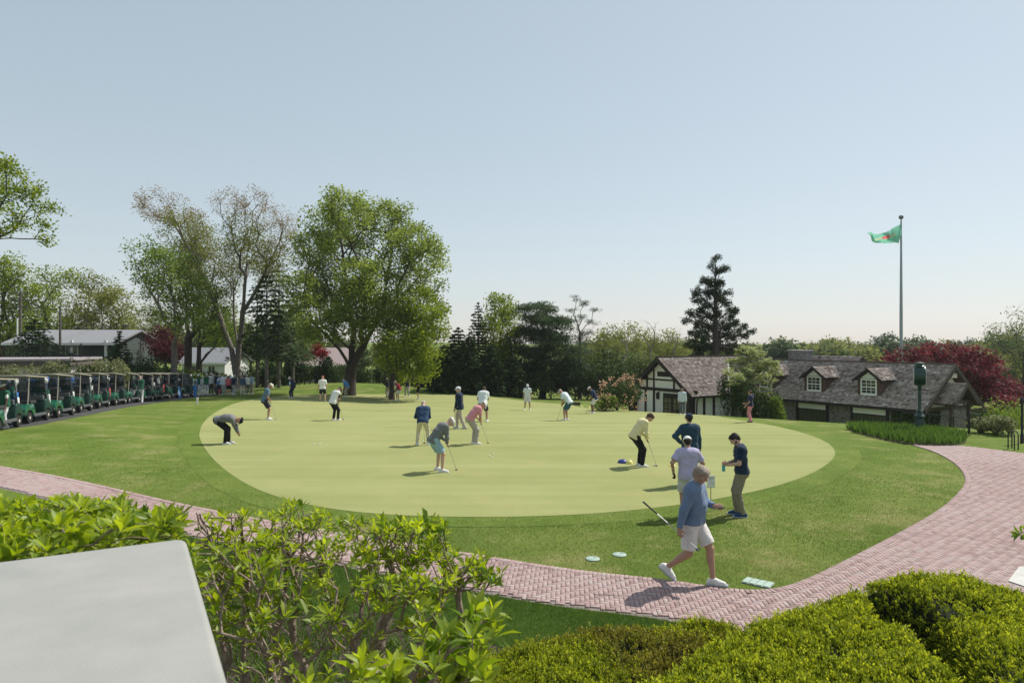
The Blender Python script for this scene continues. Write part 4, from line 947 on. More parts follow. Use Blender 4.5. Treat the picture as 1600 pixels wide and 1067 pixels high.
strip = np.concatenate([lw, lw_in[::-1]])
poly_sheet('grass_strip', strip, grass_mat('lush_grass_ground', [(.35, (.03, .06, .012)), (.5, (.05, .09, .018)), (.65, (.08, .125, .03))], fine=60), .008, step=.4, kind='structure')
blades('lush_grass', strip, 130000, .055, rng, LM_grass2, falloff=False, wd=.0035, label='lush unmown grass strip between the brick path and the low hedge', cat='grass')
bl = lw_in[(lw_in[:, 0] > -5) & (lw_in[:, 0] < 1.2)]; bp_ = np.concatenate([bl, bl[::-1]-V(0, 2.2)])
blades('bulb_leaves', bp_, 5200, .17, rng, LM_grass2, falloff=False, wd=.012, lean=.55, label='low green bulb leaves in the soil under the bushes', cat='plants')
# iris bed round the lamp clock
ib = [at(1318, 668)[:2], at(1400, 672)[:2], at(1510, 680)[:2], at(1508, 697)[:2], at(1440, 697)[:2], at(1400, 692)[:2], at(1340, 678)[:2]]
poly_sheet('iris_bed', smooth_closed(ib, 1), M_soil, .012, step=.5, kind='structure')
LM_iris = leaf_mat('iris_leaf', (.045, .10, .018), (.13, .22, .05), trans=.4)
ibp = smooth_closed(ib, 1); lo = ibp.min(0); hi = ibp.max(0)
P = lo+rng.random((16000, 2))*(hi-lo); P = P[inside(ibp, P)][:5200]; nB = len(P); cl_ = P+0; 
z = H(P[:, 0], P[:, 1]); d = np.column_stack([rng.normal(size=(nB, 2))*.28, np.ones(nB)]); d /= np.linalg.norm(d, axis=1)[:, None]; L = rng.uniform(.22, .46, nB)
v, q, t = cards(np.column_stack([P, z])+d*L[:, None]*.5, d, L, .042, rng, np.clip(rng.normal(.5, .25, nB), 0, 1), nrm=np.column_stack([rng.normal(size=(nB, 2)), np.zeros(nB)]))
link('iris_leaves', np_mesh('iris_leaves', v, q, mats=LM_iris, tint=t), kind='stuff', label='bed of upright green iris leaves round the green post clock', cat='plants')

# ------------------------------------------------------------------ covers and drain in the grass
M_cov = mat('pale_green_plastic', (.34, .44, .375), .55, var=.08, bump=.1)
M_covd = mat('dark_hole', (.02, .02, .02), .9)
for px, py, lab in [(926, 874, 'round pale green irrigation cover nearer to the brick path'), (968, 867.5, 'round pale green irrigation cover farther from the brick path')]:
    p = at(px, py); root = empty('irrigation_cover', p, label=lab, cat='cover', group='irrigation covers in the lawn')
    b = MB(); b.lathe([(.118, -.02), (.118, .016), (.112, .021), (.085, .024), (.085, .02), (.078, .02), (.076, .025), (.0, .026)], n=28, cap=False); b.build('lid', M_cov, root, smooth=True)
    b = MB(); b.box((.03, .02, .0265), (.035, .018, .004)); b.build('finger_slot', M_covd, root)
p = at(1184, 911.5); root = empty('drain_grate', p, R(-38), label='rectangular pale green drain grate set in the lawn corner', cat='drain')
b = MB(); b.box((0, 0, .01), (.42, .26, .02), ch=.004); b.build('tray', mat('drain_grey', (.30, .36, .32), .6), root)
b = MB()
for k in range(4): b.box((-.155+k*.104, 0, .024), (.085, .24, .012), ch=.003)
b.build('slat', M_cov, root)
# ------------------------------------------------------------------ the timbered house with the shingled wing
def U(u, v, z): return V(u*EU[0]+v*EV[0], u*EU[1]+v*EV[1], z)*BK
def shingle_mat(name, along_u):
    m, nt, out = new_mat(name)
    b = N(nt, 'ShaderNodeBsdfPrincipled'); b.inputs['Roughness'].default_value = .95; b.inputs['Specular IOR Level'].default_value = .05
    at_ = N(nt, 'ShaderNodeAttribute', attribute_name='tint')
    r = N(nt, 'ShaderNodeValToRGB'); e = r.color_ramp.elements; e.new(.4); e.new(.75)
    for i, (p, c) in enumerate([(0, (.15, .118, .10)), (.4, (.28, .232, .205)), (.75, (.40, .345, .312)), (1, (.58, .53, .49))]): e[i].position = p; e[i].color = c4(c)
    nt.links.new(at_.outputs['Fac'], r.inputs['Fac'])
    tc = N(nt, 'ShaderNodeTexCoord'); n = N(nt, 'ShaderNodeTexNoise', i_Scale=3.0, i_Detail=8, i_Roughness=.75); nt.links.new(tc.outputs['Object'], n.inputs['Vector'])
    mx = N(nt, 'ShaderNodeMixRGB', blend_type='OVERLAY'); mx.inputs[0].default_value = .55
    nt.links.new(r.outputs[0], mx.inputs[1]); nt.links.new(n.outputs['Fac'], mx.inputs[2]); nt.links.new(mx.outputs[0], b.inputs['Base Color'])
    nt.links.new(b.outputs[0], out.inputs['Surface']); return m
M_sh = shingle_mat('cedar_shingle', True)
M_timber = mat('dark_timber', (.022, .018, .016), .8, var=.3, scale=12, bump=.3)
M_timber2 = mat('brown_timber', (.07, .052, .04), .8, var=.3, scale=12, bump=.3)
M_stucco = mat('white_stucco', (.72, .72, .68), .9, var=.05, scale=8, bump=.4, bscale=70)
M_flash = mat('pale_flashing', (.62, .61, .58), .5, var=.1)
M_glassd = mat('dark_pane', (.02, .025, .03), .08, var=.1, spec=.8)
M_white = mat('white_paint', (.74, .74, .71), .5, var=.04)
M_olive = mat('olive_door_paint', (.055, .065, .026), .6, var=.12, scale=6)
M_ivy = LM_shrub
def stone_mat(name, k=2.2, cols=((.085, .078, .072), (.19, .17, .155), (.30, .28, .26)), joint=(.22, .21, .19)):
    m, nt, out = new_mat(name)
    b = N(nt, 'ShaderNodeBsdfPrincipled'); b.inputs['Roughness'].default_value = .9
    tc = N(nt, 'ShaderNodeTexCoord'); mp = N(nt, 'ShaderNodeMapping'); mp.inputs['Scale'].default_value = (k, k, k*1.7); nt.links.new(tc.outputs['Object'], mp.inputs[0])
    v1 = N(nt, 'ShaderNodeTexVoronoi', i_Randomness=.85); nt.links.new(mp.outputs[0], v1.inputs['Vector'])
    v2 = N(nt, 'ShaderNodeTexVoronoi', feature='DISTANCE_TO_EDGE', i_Randomness=.85); nt.links.new(mp.outputs[0], v2.inputs['Vector'])
    r = N(nt, 'ShaderNodeValToRGB'); e = r.color_ramp.elements; e.new(.5)
    for i, c in enumerate(cols): e[i].position = (.1, .5, .9)[i]; e[i].color = c4(c)
    sep = N(nt, 'ShaderNodeSeparateColor'); nt.links.new(v1.outputs['Color'], sep.inputs[0]); nt.links.new(sep.outputs[0], r.inputs['Fac'])
    st = N(nt, 'ShaderNodeMapRange'); st.inputs[1].default_value = .02; st.inputs[2].default_value = .06; nt.links.new(v2.outputs['Distance'], st.inputs[0])
    mx = N(nt, 'ShaderNodeMixRGB'); mx.inputs[1].default_value = c4(joint); nt.links.new(st.outputs[0], mx.inputs[0]); nt.links.new(r.outputs[0], mx.inputs[2])
    nt.links.new(mx.outputs[0], b.inputs['Base Color'])
    bp = N(nt, 'ShaderNodeBump', i_Strength=.6, i_Distance=.03); nt.links.new(st.outputs[0], bp.inputs['Height']); nt.links.new(bp.outputs[0], b.inputs['Normal'])
    nt.links.new(b.outputs[0], out.inputs['Surface']); return m
M_stone = stone_mat('field_stone')
M_chim = stone_mat('chimney_stone', 2.6, ((.05, .05, .055), (.12, .12, .125), (.24, .24, .24)), (.42, .41, .39))
def ubox(b, u0, u1, v0, v1, z0, z1):
    P = [U(u, v, z) for u in (u0, u1) for v in (v0, v1) for z in (z0, z1)]
    return b.add(P, [(0, 1, 3, 2), (4, 6, 7, 5), (0, 4, 5, 1), (2, 3, 7, 6), (0, 2, 6, 4), (1, 5, 7, 3)])
def shingles(name, p00, p10, p01, p11, parent, course=.15, wd=.16, rng=np.random.default_rng(3), inside_fn=None, **k):
    """courses of single shingles on the quad p00-p10 (eave) to p01-p11 (ridge)"""
    p00, p10, p01, p11 = map(np.asarray, (p00, p10, p01, p11))
    nrm = np.cross(p10-p00, p01-p00); nrm /= np.linalg.norm(nrm)
    if nrm[2] < 0: nrm = -nrm
    hgt = np.linalg.norm(p01-p00); n = max(1, int(hgt/course)); vs = []; ti = []
    for i in range(n):
        f0, f1 = i/n, min(1, (i+1.25)/n); a0, b0 = p00+(p01-p00)*f0, p10+(p11-p10)*f0; a1, b1 = p00+(p01-p00)*f1, p10+(p11-p10)*f1
        ln = np.linalg.norm(b0-a0)
        if ln < .05: continue
        x = 0; row = rng.normal()*.07
        while x < ln:
            w_ = wd*rng.uniform(.55, 1.4); g0, g1 = x/ln, min(1, (x+w_)/ln); x += w_+.008
            th = .022+rng.uniform(0, .012); jt = rng.normal()*.008
            dn = (p00-p01)/hgt*jt
            if inside_fn is not None and not inside_fn(a0+(b0-a0)*(g0+g1)/2): continue
            A, B_ = a0+(b0-a0)*g0+dn, a0+(b0-a0)*g1+dn; C_, D_ = a1+(b1-a1)*g1, a1+(b1-a1)*g0
            vs += [A+nrm*th, B_+nrm*th, C_+nrm*.004, D_+nrm*.004, A-nrm*.004, B_-nrm*.004]
            ti += [np.clip(.45+row+rng.normal()*.22, 0, 1)]*6
    vs = np.array(vs); m = len(vs)//6; o = np.arange(m)[:, None]*6
    Q = np.concatenate([o+np.array([[0, 1, 2, 3]]), o+np.array([[4, 5, 1, 0]])])
    me = np_mesh(name, vs, Q, mats=M_sh, tint=np.array(ti)); return link(name, me, parent, **k)
def slab(b, pts, th):
    pts = [np.asarray(p) for p in pts]; n = np.cross(pts[1]-pts[0], pts[2]-pts[0]); n /= np.linalg.norm(n)
    if n[2] < 0: n = -n
    k = len(pts); b.add([p for p in pts]+[p-n*th for p in pts], [tuple(range(k)), tuple(range(2*k-1, k-1, -1))]+[(i, (i+1) % k, k+(i+1) % k, k+i) for i in range(k)])

house = empty('timbered_house', U(-27, 38, -5.95), label='long timbered house with weathered shingle roofs, stone walls and a white gable', cat='house')
hb = Vector(house.location)
def P(mb, name, m, parent=None, **k):
    o = mb.build(name, m, parent or house, **k)
    if parent is None: o.matrix_parent_inverse = Matrix.Translation(-hb)
    return o
def PS(o):
    if o.parent is house: o.matrix_parent_inverse = Matrix.Translation(-hb)
    return o
ZE, ZR, ZF = -3.45, -1.21, -5.95
VE, VR, VB = 35.8, 38.85, 41.9
UR = -18.0; UL = -33.1
zroof = lambda v: ZE+(v-VE)*(ZR-ZE)/(VR-VE)
# wing walls
b = MB(); ubox(b, -30.3, UR-.45, 36.2, 41.5, ZF, ZE+.02); P(b, 'wall', M_stone)
# wing roof: deck, then shingles
b = MB(); slab(b, [U(UL, VE, ZE-.015), U(UR, VE, ZE-.015), U(UR, VR, ZR-.015), U(UL, VR, ZR-.015)], .12); slab(b, [U(UL, VB, ZE-.015), U(UR, VB, ZE-.015), U(UR, VR, ZR-.015), U(UL, VR, ZR-.015)], .12)
P(b, 'roof_deck', M_timber2)
gab = lambda u: -1.03-abs(u+33.1)*.78          # the left block's roof
def not_in_gable(p):
    p = np.asarray(p)/BK; u, v = p[0]*EU[0]+p[1]*EU[1], p[0]*EV[0]+p[1]*EV[1]; return p[2] > gab(u)-.01 or u > -30
PS(shingles('roof', U(UL, VE-.06, ZE), U(UR+.05, VE-.06, ZE), U(UL, VR, ZR+.01), U(UR+.05, VR, ZR+.01), house, inside_fn=not_in_gable))
PS(shingles('roof', U(UL, VB, ZE), U(UR+.05, VB, ZE), U(UL, VR, ZR+.01), U(UR+.05, VR, ZR+.01), house, rng=np.random.default_rng(4), course=.25, wd=.3))
b = MB(); ubox(b, UL, UR+.06, VR-.09, VR+.09, ZR-.02, ZR+.05); P(b, 'ridge_cap', M_timber2)
b = MB(); ubox(b, -30, UR, VE-.09, VE-.02, ZE-.15, ZE-.01); P(b, 'gutter', M_timber)
# higher roof behind
b = MB(); slab(b, [U(-30, 41.0, -2.0), U(-25.2, 41.0, -2.0), U(-25.2, 42.6, -.98), U(-30, 42.6, -.98)], .14); slab(b, [U(-30, 44.4, -2.0), U(-25.2, 44.4, -2.0), U(-25.2, 42.6, -.98), U(-30, 42.6, -.98)], .14); P(b, 'rear_roof', M_timber2)
PS(shingles('rear_shingles', U(-30, 41.0, -1.985), U(-25.2, 41.0, -1.985), U(-30, 42.6, -.965), U(-25.2, 42.6, -.965), house))
b = MB(); ubox(b, -29.6, -25.6, 41.4, 44.0, ZF, -1.95); P(b, 'rear_wall', M_stone)
b = MB(); ubox(b, -28.95, -27.6, 40.2, 40.9, -2.6, -.62); P(b, 'chimney', M_chim)
b = MB(); ubox(b, -29.0, -27.55, 40.15, 40.95, -.615, -.56); P(b, 'chimney_cap', M_conc)
# left block: gable facing the green
UA, U0, U1 = -33.1, -36.2, -30.0; VG = 32.75; VGB = 40.6
ze = lambda u: gab(u)
b = MB(); n_ = [U(U0+.35, VG, ZF), U(U1-.35, VG, ZF), U(U1-.35, VG, gab(U1-.35)-.08), U(UA, VG, gab(UA)-.08), U(U0+.35, VG, gab(U0+.35)-.08)]
k = len(n_); bk = [p+(VGB-VG)*BK*np.append(EV, 0) for p in n_]
b.add(n_+bk, [tuple(range(k)), tuple(range(2*k-1, k-1, -1))]+[(i, (i+1) % k, k+(i+1) % k, k+i) for i in range(k)]); P(b, 'gable_wall', M_stucco)
VO = 32.2
b = MB()
for (ua, ub) in ((U1, UA), (U0, UA)): slab(b, [U(ua, VO, gab(ua)-.015), U(ua, VGB+.3, gab(ua)-.015), U(ub, VGB+.3, gab(ub)-.015), U(ub, VO, gab(ub)-.015)], .13)
P(b, 'gable_roof_deck', M_timber)
def not_in_wing(p):
    p = np.asarray(p)/BK; v = p[0]*EV[0]+p[1]*EV[1]; return v < VE or p[2] > zroof(v)-.01 or v > VR
for s_, (ua, ub) in enumerate(((U1, UA), (U0, UA))):
    PS(shingles('gable_roof', U(ua, VO-.03, gab(ua)), U(ua, VGB+.3, gab(ua)), U(ub, VO-.03, gab(ub)), U(ub, VGB+.3, gab(ub)), house, rng=np.random.default_rng(6+s_), inside_fn=not_in_wing if s_ == 0 else None))
b = MB(); ubox(b, UA-.09, UA+.09, VO-.03, VGB+.3, gab(UA)-.02, gab(UA)+.05); P(b, 'gable_ridge_cap', M_timber2)
# barge boards
b = MB()
for ua in (U1+.02, U0-.02):
    pts = [U(ua, VO-.06, gab(ua)-.02), U(UA, VO-.06, gab(UA)+.02), U(UA, VO-.06, gab(UA)-.30), U(ua, VO-.06, gab(ua)-.26)]
    b.add(pts+[p+.06*BK*np.append(EV, 0) for p in pts], [(0, 1, 2, 3), (7, 6, 5, 4), (0, 4, 5, 1), (1, 5, 6, 2), (2, 6, 7, 3), (3, 7, 4, 0)])
P(b, 'barge_board', M_timber)
# soffit shadow board and timbers on the gable face
vt = VG-.05
def timber(name, u0, u1, z0, z1, dv=.05): b = MB(); ubox(b, u0, u1, VG-dv, VG+.02, z0, z1); return P(b, name, M_timber)
timber('tie_beam', U0+.1, U1-.1, -3.30, -3.10, .08); timber('collar_beam', UA-1.75, UA+1.75, -2.60, -2.50)
for u_, z0, z1 in [(-34.6, -3.1, -2.35), (-33.95, -2.5, -1.9), (-33.95, -3.1, -2.6), (-32.1, -2.5, -1.9), (-32.1, -3.1, -2.6), (-31.35, -3.1, -2.45)]: timber('stud', u_-.06, u_+.06, z0, z1)
for u_ in (-34.75, -33.95, -30.55): timber('post', u_-.08, u_+.08, ZF, -3.3)
b = MB(); ubox(b, U0+.25, U0+.6, VG-.5, VG+.0, ZF, -3.3); P(b, 'corner_post', M_timber)
b = MB(); ubox(b, U1-.6, U1-.3, VG-.5, VG+.0, ZF, -3.3); P(b, 'corner_post', M_timber)
b = MB(); ubox(b, -33.85, -32.2, VG-.035, VG+.02, -2.48, -1.86); f_ = P(b, 'vent_frame', M_white)
b = MB(); ubox(b, -33.6, -32.45, VG-.055, VG-.034, -2.34, -2.0); P(b, 'vent', M_timber, f_)
b = MB(); ubox(b, -35.9+.02, -30.3, VG-.02, VG+.02, -1.9, -1.86); 
b = MB(); ubox(b, -33.05, -31.4, VG-.07, VG+.02, ZF, -3.42); d_ = P(b, 'door', M_timber)
for i in range(2):
    b = MB()
    for r_ in range(4):
        for c_ in range(2):
            u_ = -32.92+i*.82+c_*.34; z_ = -3.72-r_*.38; ubox(b, u_, u_+.27, VG-.075, VG-.068, z_-.32, z_)
    P(b, 'pane', M_glassd, d_)
for u_ in (-33.5, -30.95):
    b = MB(); ubox(b, u_-.07, u_+.07, VG-.2, VG-.05, -3.85, -3.5); ubox(b, u_-.1, u_+.1, VG-.22, VG-.03, -3.5, -3.44); ubox(b, u_-.02, u_+.02, VG-.12, VG+.0, -3.44, -3.36); P(b, 'wall_lantern', M_timber)
# right flank of the left block
for v_ in (33.6, 34.5): b = MB(); ubox(b, U1-.37, U1-.31, v_-.1, v_+.1, ZF, -3.4); P(b, 'post', M_timber)
b = MB(); ubox(b, U1-.02, U1+.05, VO, VE-.2, gab(U1)-.1, gab(U1)-.0); P(b, 'gutter', M_timber)
b = MB(); b.tube([U(U1, VO+.5, gab(U1)-.1), U(U1-.2, VO+.6, gab(U1)-.4), U(U1-.25, VO+.6, ZF)], .05, n=6); P(b, 'downpipe', M_timber)
# valley flashing
b = MB(); a_, c_ = U(-30.2, VE, -3.30), U(-32.87, VR, -1.205); w_ = U(.06, .03, 0); up = V(0, 0, .05)
b.add([a_+up-w_, a_+up+w_, c_+up+w_, c_+up-w_, a_-w_-up, a_+w_-up, c_+w_-up, c_-w_-up], [(0, 1, 2, 3), (4, 7, 6, 5), (0, 4, 5, 1), (1, 5, 6, 2), (2, 6, 7, 3), (3, 7, 4, 0)]); P(b, 'valley_flashing', M_flash)
# dormers
def dormer(uc):
    vf = 36.45; hw = .66; zb = zroof(vf); ztop = -2.02; zap = -1.52; ov = .17
    vback = lambda z: VE+(z-ZE)/(ZR-ZE)*(VR-VE)
    b = MB(); pr = [U(uc-hw, vf, zb-.2), U(uc+hw, vf, zb-.2), U(uc+hw, vf, ztop), U(uc, vf, zap+.0), U(uc-hw, vf, ztop)]
    bk = [p+1.9*BK*np.append(EV, 0) for p in pr]; k = 5
    b.add(pr+bk, [tuple(range(k)), tuple(range(2*k-1, k-1, -1))]+[(i, (i+1) % k, k+(i+1) % k, k+i) for i in range(k)])
    d = P(b, 'dormer', mat('dormer_shingle', (.10, .062, .045), .9, var=.45, scale=14, bump=.5))
    sl = (zap-ztop)/hw
    for sgn in (1, -1):
        ue, zee = uc+sgn*(hw+ov), ztop-sl*ov; b = MB()
        p4 = [U(ue, vf-.2, zee), U(ue, vback(zee), zee), U(uc, vback(zap)+.02, zap), U(uc, vf-.2, zap)]
        slab(b, [p+V(0, 0, .045) for p in p4], .07); P(b, 'dormer_deck', M_timber, d)
        PS(shingles('dormer_roof', p4[0]+V(0, 0, .05), p4[1]+V(0, 0, .05), p4[3]+V(0, 0, .05), p4[2]+V(0, 0, .05), d, rng=np.random.default_rng(int(abs(uc*10))+sgn)))
    b = MB()
    for sgn in (1, -1):
        ue, zee = uc+sgn*(hw+ov+.02), ztop-sl*(ov+.02); q = [U(ue, vf-.23, zee+.05), U(uc, vf-.23, zap+.07), U(uc, vf-.23, zap-.10), U(ue, vf-.23, zee-.1)]
        b.add(q+[p+.05*BK*np.append(EV, 0) for p in q], [(0, 1, 2, 3), (7, 6, 5, 4), (0, 4, 5, 1), (1, 5, 6, 2), (2, 6, 7, 3), (3, 7, 4, 0)])
    P(b, 'dormer_barge', M_timber, d)
    b = MB(); tri = [U(uc-hw*.72, vf-.02, ztop-.0), U(uc+hw*.72, vf-.02, ztop), U(uc, vf-.02, zap-.14)]
    b.add(tri+[p+.03*BK*np.append(EV, 0) for p in tri], [(0, 1, 2), (5, 4, 3), (0, 3, 4, 1), (1, 4, 5, 2), (2, 5, 3, 0)]); P(b, 'dormer_gable', M_stucco, d)
    z0, z1 = zb+.03, ztop-.03; hw2 = .45; fr = .07
    b = MB(); ubox(b, uc-hw2, uc-hw2+fr, vf-.06, vf+.01, z0, z1); ubox(b, uc+hw2-fr, uc+hw2, vf-.06, vf+.01, z0, z1); ubox(b, uc-hw2+fr, uc+hw2-fr, vf-.06, vf+.01, z1-fr, z1); ubox(b, uc-hw2+fr, uc+hw2-fr, vf-.06, vf+.01, z0, z0+.12); zm = (z0+z1)/2
    ubox(b, uc-hw2+fr, uc+hw2-fr, vf-.055, vf+.01, zm-.025, zm+.03)
    for t in (1, 2): ubox(b, uc-hw2+fr+(2*hw2-2*fr)*t/3-.012, uc-hw2+fr+(2*hw2-2*fr)*t/3+.012, vf-.05, vf, z0+.12, z1-fr)
    for zz in ((z0+.12+zm)/2, (zm+z1-fr)/2): ubox(b, uc-hw2+fr, uc+hw2-fr, vf-.045, vf, zz-.012, zz+.012)
    w_ = P(b, 'window', M_white, d)
    b = MB(); ubox(b, uc-hw2+fr, uc+hw2-fr, vf-.03, vf-.015, z0+.1, z1-fr); P(b, 'pane', M_glassd, d)
    b = MB(); a_, c_ = U(uc+hw+ov+.02, vback(ztop-sl*ov), ztop-sl*ov+.03), U(uc+.04, vback(zap), zap+.04); w2 = U(.035, -.02, 0)
    b.add([a_-w2+V(0, 0, .05), a_+w2+V(0, 0, .05), c_+w2+V(0, 0, .05), c_-w2+V(0, 0, .05), a_-w2, a_+w2, c_+w2, c_-w2], [(0, 1, 2, 3), (4, 7, 6, 5), (0, 4, 5, 1), (1, 5, 6, 2), (2, 6, 7, 3), (3, 7, 4, 0)]); P(b, 'dormer_flashing', M_flash, d)
for uc in (-27.85, -24.5, -21.2): dormer(uc)
# garage doors
for u0, u1 in ((-25.35, -23.55), (-21.95, -20.1)):
    b = MB(); ubox(b, u0-.12, u0, 36.1, 36.22, ZF, -3.5); ubox(b, u1, u1+.12, 36.1, 36.22, ZF, -3.5); ubox(b, u0, u1, 36.12, 36.21, -3.99, -3.94); P(b, 'door_frame', M_timber)
    b = MB(); ubox(b, u0, u1, 36.15, 36.21, -3.93, -3.54); P(b, 'lintel_panel', M_white)
    b = MB(); ubox(b, u0, u1, 36.17, 36.21, ZF, -4.0); d_ = P(b, 'garage_door', M_olive)
    b = MB()
    for t in range(1, 9): u_ = u0+(u1-u0)*t/9; ubox(b, u_-.012, u_+.012, 36.162, 36.175, ZF, -4.02)
    P(b, 'board_joint', M_timber, d_)
# right gable end with white panels, barge boards
b = MB(); rk = [U(UR-.42, VE+.35, ZE-.05), U(UR-.42, VB-.35, ZE-.05), U(UR-.42, VR, ZR-.25)]
b.add(rk+[p+U(-.1, 0, 0) for p in rk], [(0, 1, 2), (5, 4, 3), (0, 3, 4, 1), (1, 4, 5, 2), (2, 5, 3, 0)]); P(b, 'end_gable', M_stucco)
b = MB()
for va in (VE, VB):
    q = [U(UR+.06, va, ZE+.0), U(UR+.06, VR, ZR+.03), U(UR+.06, VR, ZR-.26), U(UR+.06, va, ZE-.24)]
    b.add(q+[p+U(.05, 0, 0) for p in q], [(0, 1, 2, 3), (7, 6, 5, 4), (0, 4, 5, 1), (1, 5, 6, 2), (2, 6, 7, 3), (3, 7, 4, 0)])
P(b, 'end_barge', M_timber2)
b = MB(); ubox(b, UR-.40, UR-.33, 36.4, 41.3, -3.62, -3.45); ubox(b, UR-.40, UR-.33, VR-.07, VR+.07, -3.45, -1.5); P(b, 'end_timber', M_timber2)
b = MB(); c_ = U(UR-.2, VR+.35, -1.8); b.box(c_, (.32, .22, .3), ch=.03); P(b, 'floodlight', M_white)
# porch: a small gabled roof standing out from the end
PU0, PU1 = UR-.4, UR+.85; PV0, PVR, PV1 = 37.0, 38.2, 39.4; pz = lambda v: -2.13-abs(v-PVR)*.86
b = MB()
for va in (PV0, PV1): slab(b, [U(PU0, va, pz(va)-.015), U(PU1, va, pz(va)-.015), U(PU1, PVR, pz(PVR)-.015), U(PU0, PVR, pz(PVR)-.015)], .1)
P(b, 'porch_deck', M_timber2)
for k_, va in enumerate((PV0, PV1)): PS(shingles('porch_roof', U(PU0, va, pz(va)), U(PU1+.04, va, pz(va)), U(PU0, PVR, pz(PVR)), U(PU1+.04, PVR, pz(PVR)), house, rng=np.random.default_rng(31+k_)))
b = MB()
for va in (PV0, PV1):
    q = [U(PU1+.05, va, pz(va)), U(PU1+.05, PVR, pz(PVR)+.03), U(PU1+.05, PVR, pz(PVR)-.22), U(PU1+.05, va, pz(va)-.2)]
    b.add(q+[p+U(.05, 0, 0) for p in q], [(0, 1, 2, 3), (7, 6, 5, 4), (0, 4, 5, 1), (1, 5, 6, 2), (2, 6, 7, 3), (3, 7, 4, 0)])
P(b, 'porch_barge', M_timber2)
for v_ in (PV0+.3, PV1-.3):
    b = MB(); ubox(b, PU1-.35, PU1-.2, v_-.07, v_+.07, ZF, -3.2); P(b, 'porch_post', M_timber2)
    b = MB(); s_ = 1 if v_ < PVR else -1; b.tube([U(PU1-.28, v_, -3.8), U(PU1-.28, v_+s_*.2, -3.45), U(PU1-.28, v_+s_*.5, -3.2)], .05, n=5); P(b, 'porch_brace', M_timber2)
b = MB(); ubox(b, PU1-.36, PU1-.19, PV0+.2, PV1-.2, -3.2, -3.02); P(b, 'porch_beam', M_timber2)
b = MB(); ubox(b, PU1-.33, PU1-.22, PVR-.05, PVR+.05, -3.05, -2.3)
for s_ in (-1, 1): b.tube([U(PU1-.28, PVR, -3.0), U(PU1-.28, PVR+s_*.45, -2.75)], .04, n=5)
P(b, 'porch_truss', M_timber2)
# ivy on the right part of the stone wall
rng = np.random.default_rng(77); m = 2600
u_ = rng.uniform(-19.8, UR-.45, m); z_ = rng.uniform(ZF, -3.55, m); c = np.array([U(a, 36.15, z) for a, z in zip(u_, z_)])-np.array(hb); c2 = np.array([U(UR-.4, a, z) for a, z in zip(rng.uniform(36.2, 38.2, 1600), rng.uniform(ZF, -3.5, 1600))])-np.array(hb); c = np.concatenate([c, c2])+rng.normal(size=(m+1600, 3))*.04
v, q, t = cards(c, rand_dirs(len(c), rng, up=-.5), .13, .11, rng, rng.random(len(c)), nrm=np.tile(-np.append(EV, 0), (len(c), 1))+rng.normal(size=c.shape)*.4)
iv = empty('ivy', hb+Vector((0, 0, .1)), label='dark ivy covering the right end of the stone wall below the shingles', cat='climbing plant'); iv.location = hb
link('foliage', np_mesh('foliage', v, q, mats=LM_shrub, tint=t), iv)

# ------------------------------------------------------------------ post clock, rails, posts, flag
M_gpaint = mat('dark_green_iron', (.010, .045, .034), .35, var=.15, spec=.5)
M_black = mat('black_iron', (.012, .013, .015), .45, var=.15)
p = base(1437, 27.6); ck = empty('post_clock', p, R(62), label='dark green cast iron post clock with a fluted base in the iris bed', cat='street clock')
b = MB(); b.lathe([(.26, 0), (.26, .08), (.21, .12), (.20, .2), (.17, .24), (.155, .62), (.19, .66), (.19, .72), (.12, .78), (.10, .86), (.13, .9), (.085, .95)], n=20); b.build('pedestal', M_gpaint, ck, smooth=True)
b = MB()
for k in range(8):
    w_ = k*math.pi/4; b.tube([(.168*math.cos(w_), .168*math.sin(w_), .26), (.158*math.cos(w_), .158*math.sin(w_), .6)], .018, n=5)
b.build('fluting', M_gpaint, ck)
b = MB(); b.lathe([(.085, .94), (.065, 1.0), (.06, 1.5), (.075, 1.54), (.06, 1.58), (.055, 1.78), (.09, 1.84), (.06, 1.88), (.12, 1.98)], n=16); b.build('column', M_gpaint, ck, smooth=True)
for s_ in (-1, 1):
    b = MB(); b.tube([(s_*.08, 0, .98), (s_*.17, 0, 1.03), (s_*.2, 0, .96), (s_*.15, 0, .9)], .016, n=6); b.build('scroll', M_gpaint, ck)
Mx = Matrix.Rotation(R(90), 4, 'X')
b = MB(); b.lathe([(.30, -.20), (.385, -.19), (.40, -.15), (.385, -.1), (.385, .1), (.40, .15), (.385, .19), (.30, .20)], c=(0, 0, 2.33), n=36, M=Mx); hd = b.build('clock_drum', M_gpaint, ck, smooth=True)
b = MB(); b.lathe([(.16, -.12), (.16, .12)], c=(0, 0, 2.05), n=4, M=None); b.build('bracket', M_gpaint, ck)
b = MB(); b.lathe([(.2, 2.66), (.22, 2.72), (.16, 2.76), (.17, 2.84), (.05, 2.88)], n=16); b.build('crest', M_gpaint, ck, smooth=True)
for s_ in (-1, 1):
    b = MB(); b.lathe([(.30, 0), (.30, .012), (0, .014)], c=(0, s_*.205, 2.33), n=32, M=Mx if s_ < 0 else Matrix.Rotation(R(-90), 4, 'X'), cap=False); f_ = b.build('clock_face', mat('clock_face', (.68, .70, .70), .3, var=.03), hd)
    b = MB(); b.box((.05, s_*.222, 2.36), (.15, .006, .018)); b.box((0, s_*.222, 2.42), (.018, .006, .19)); b.build('clock_hand', M_black, f_)
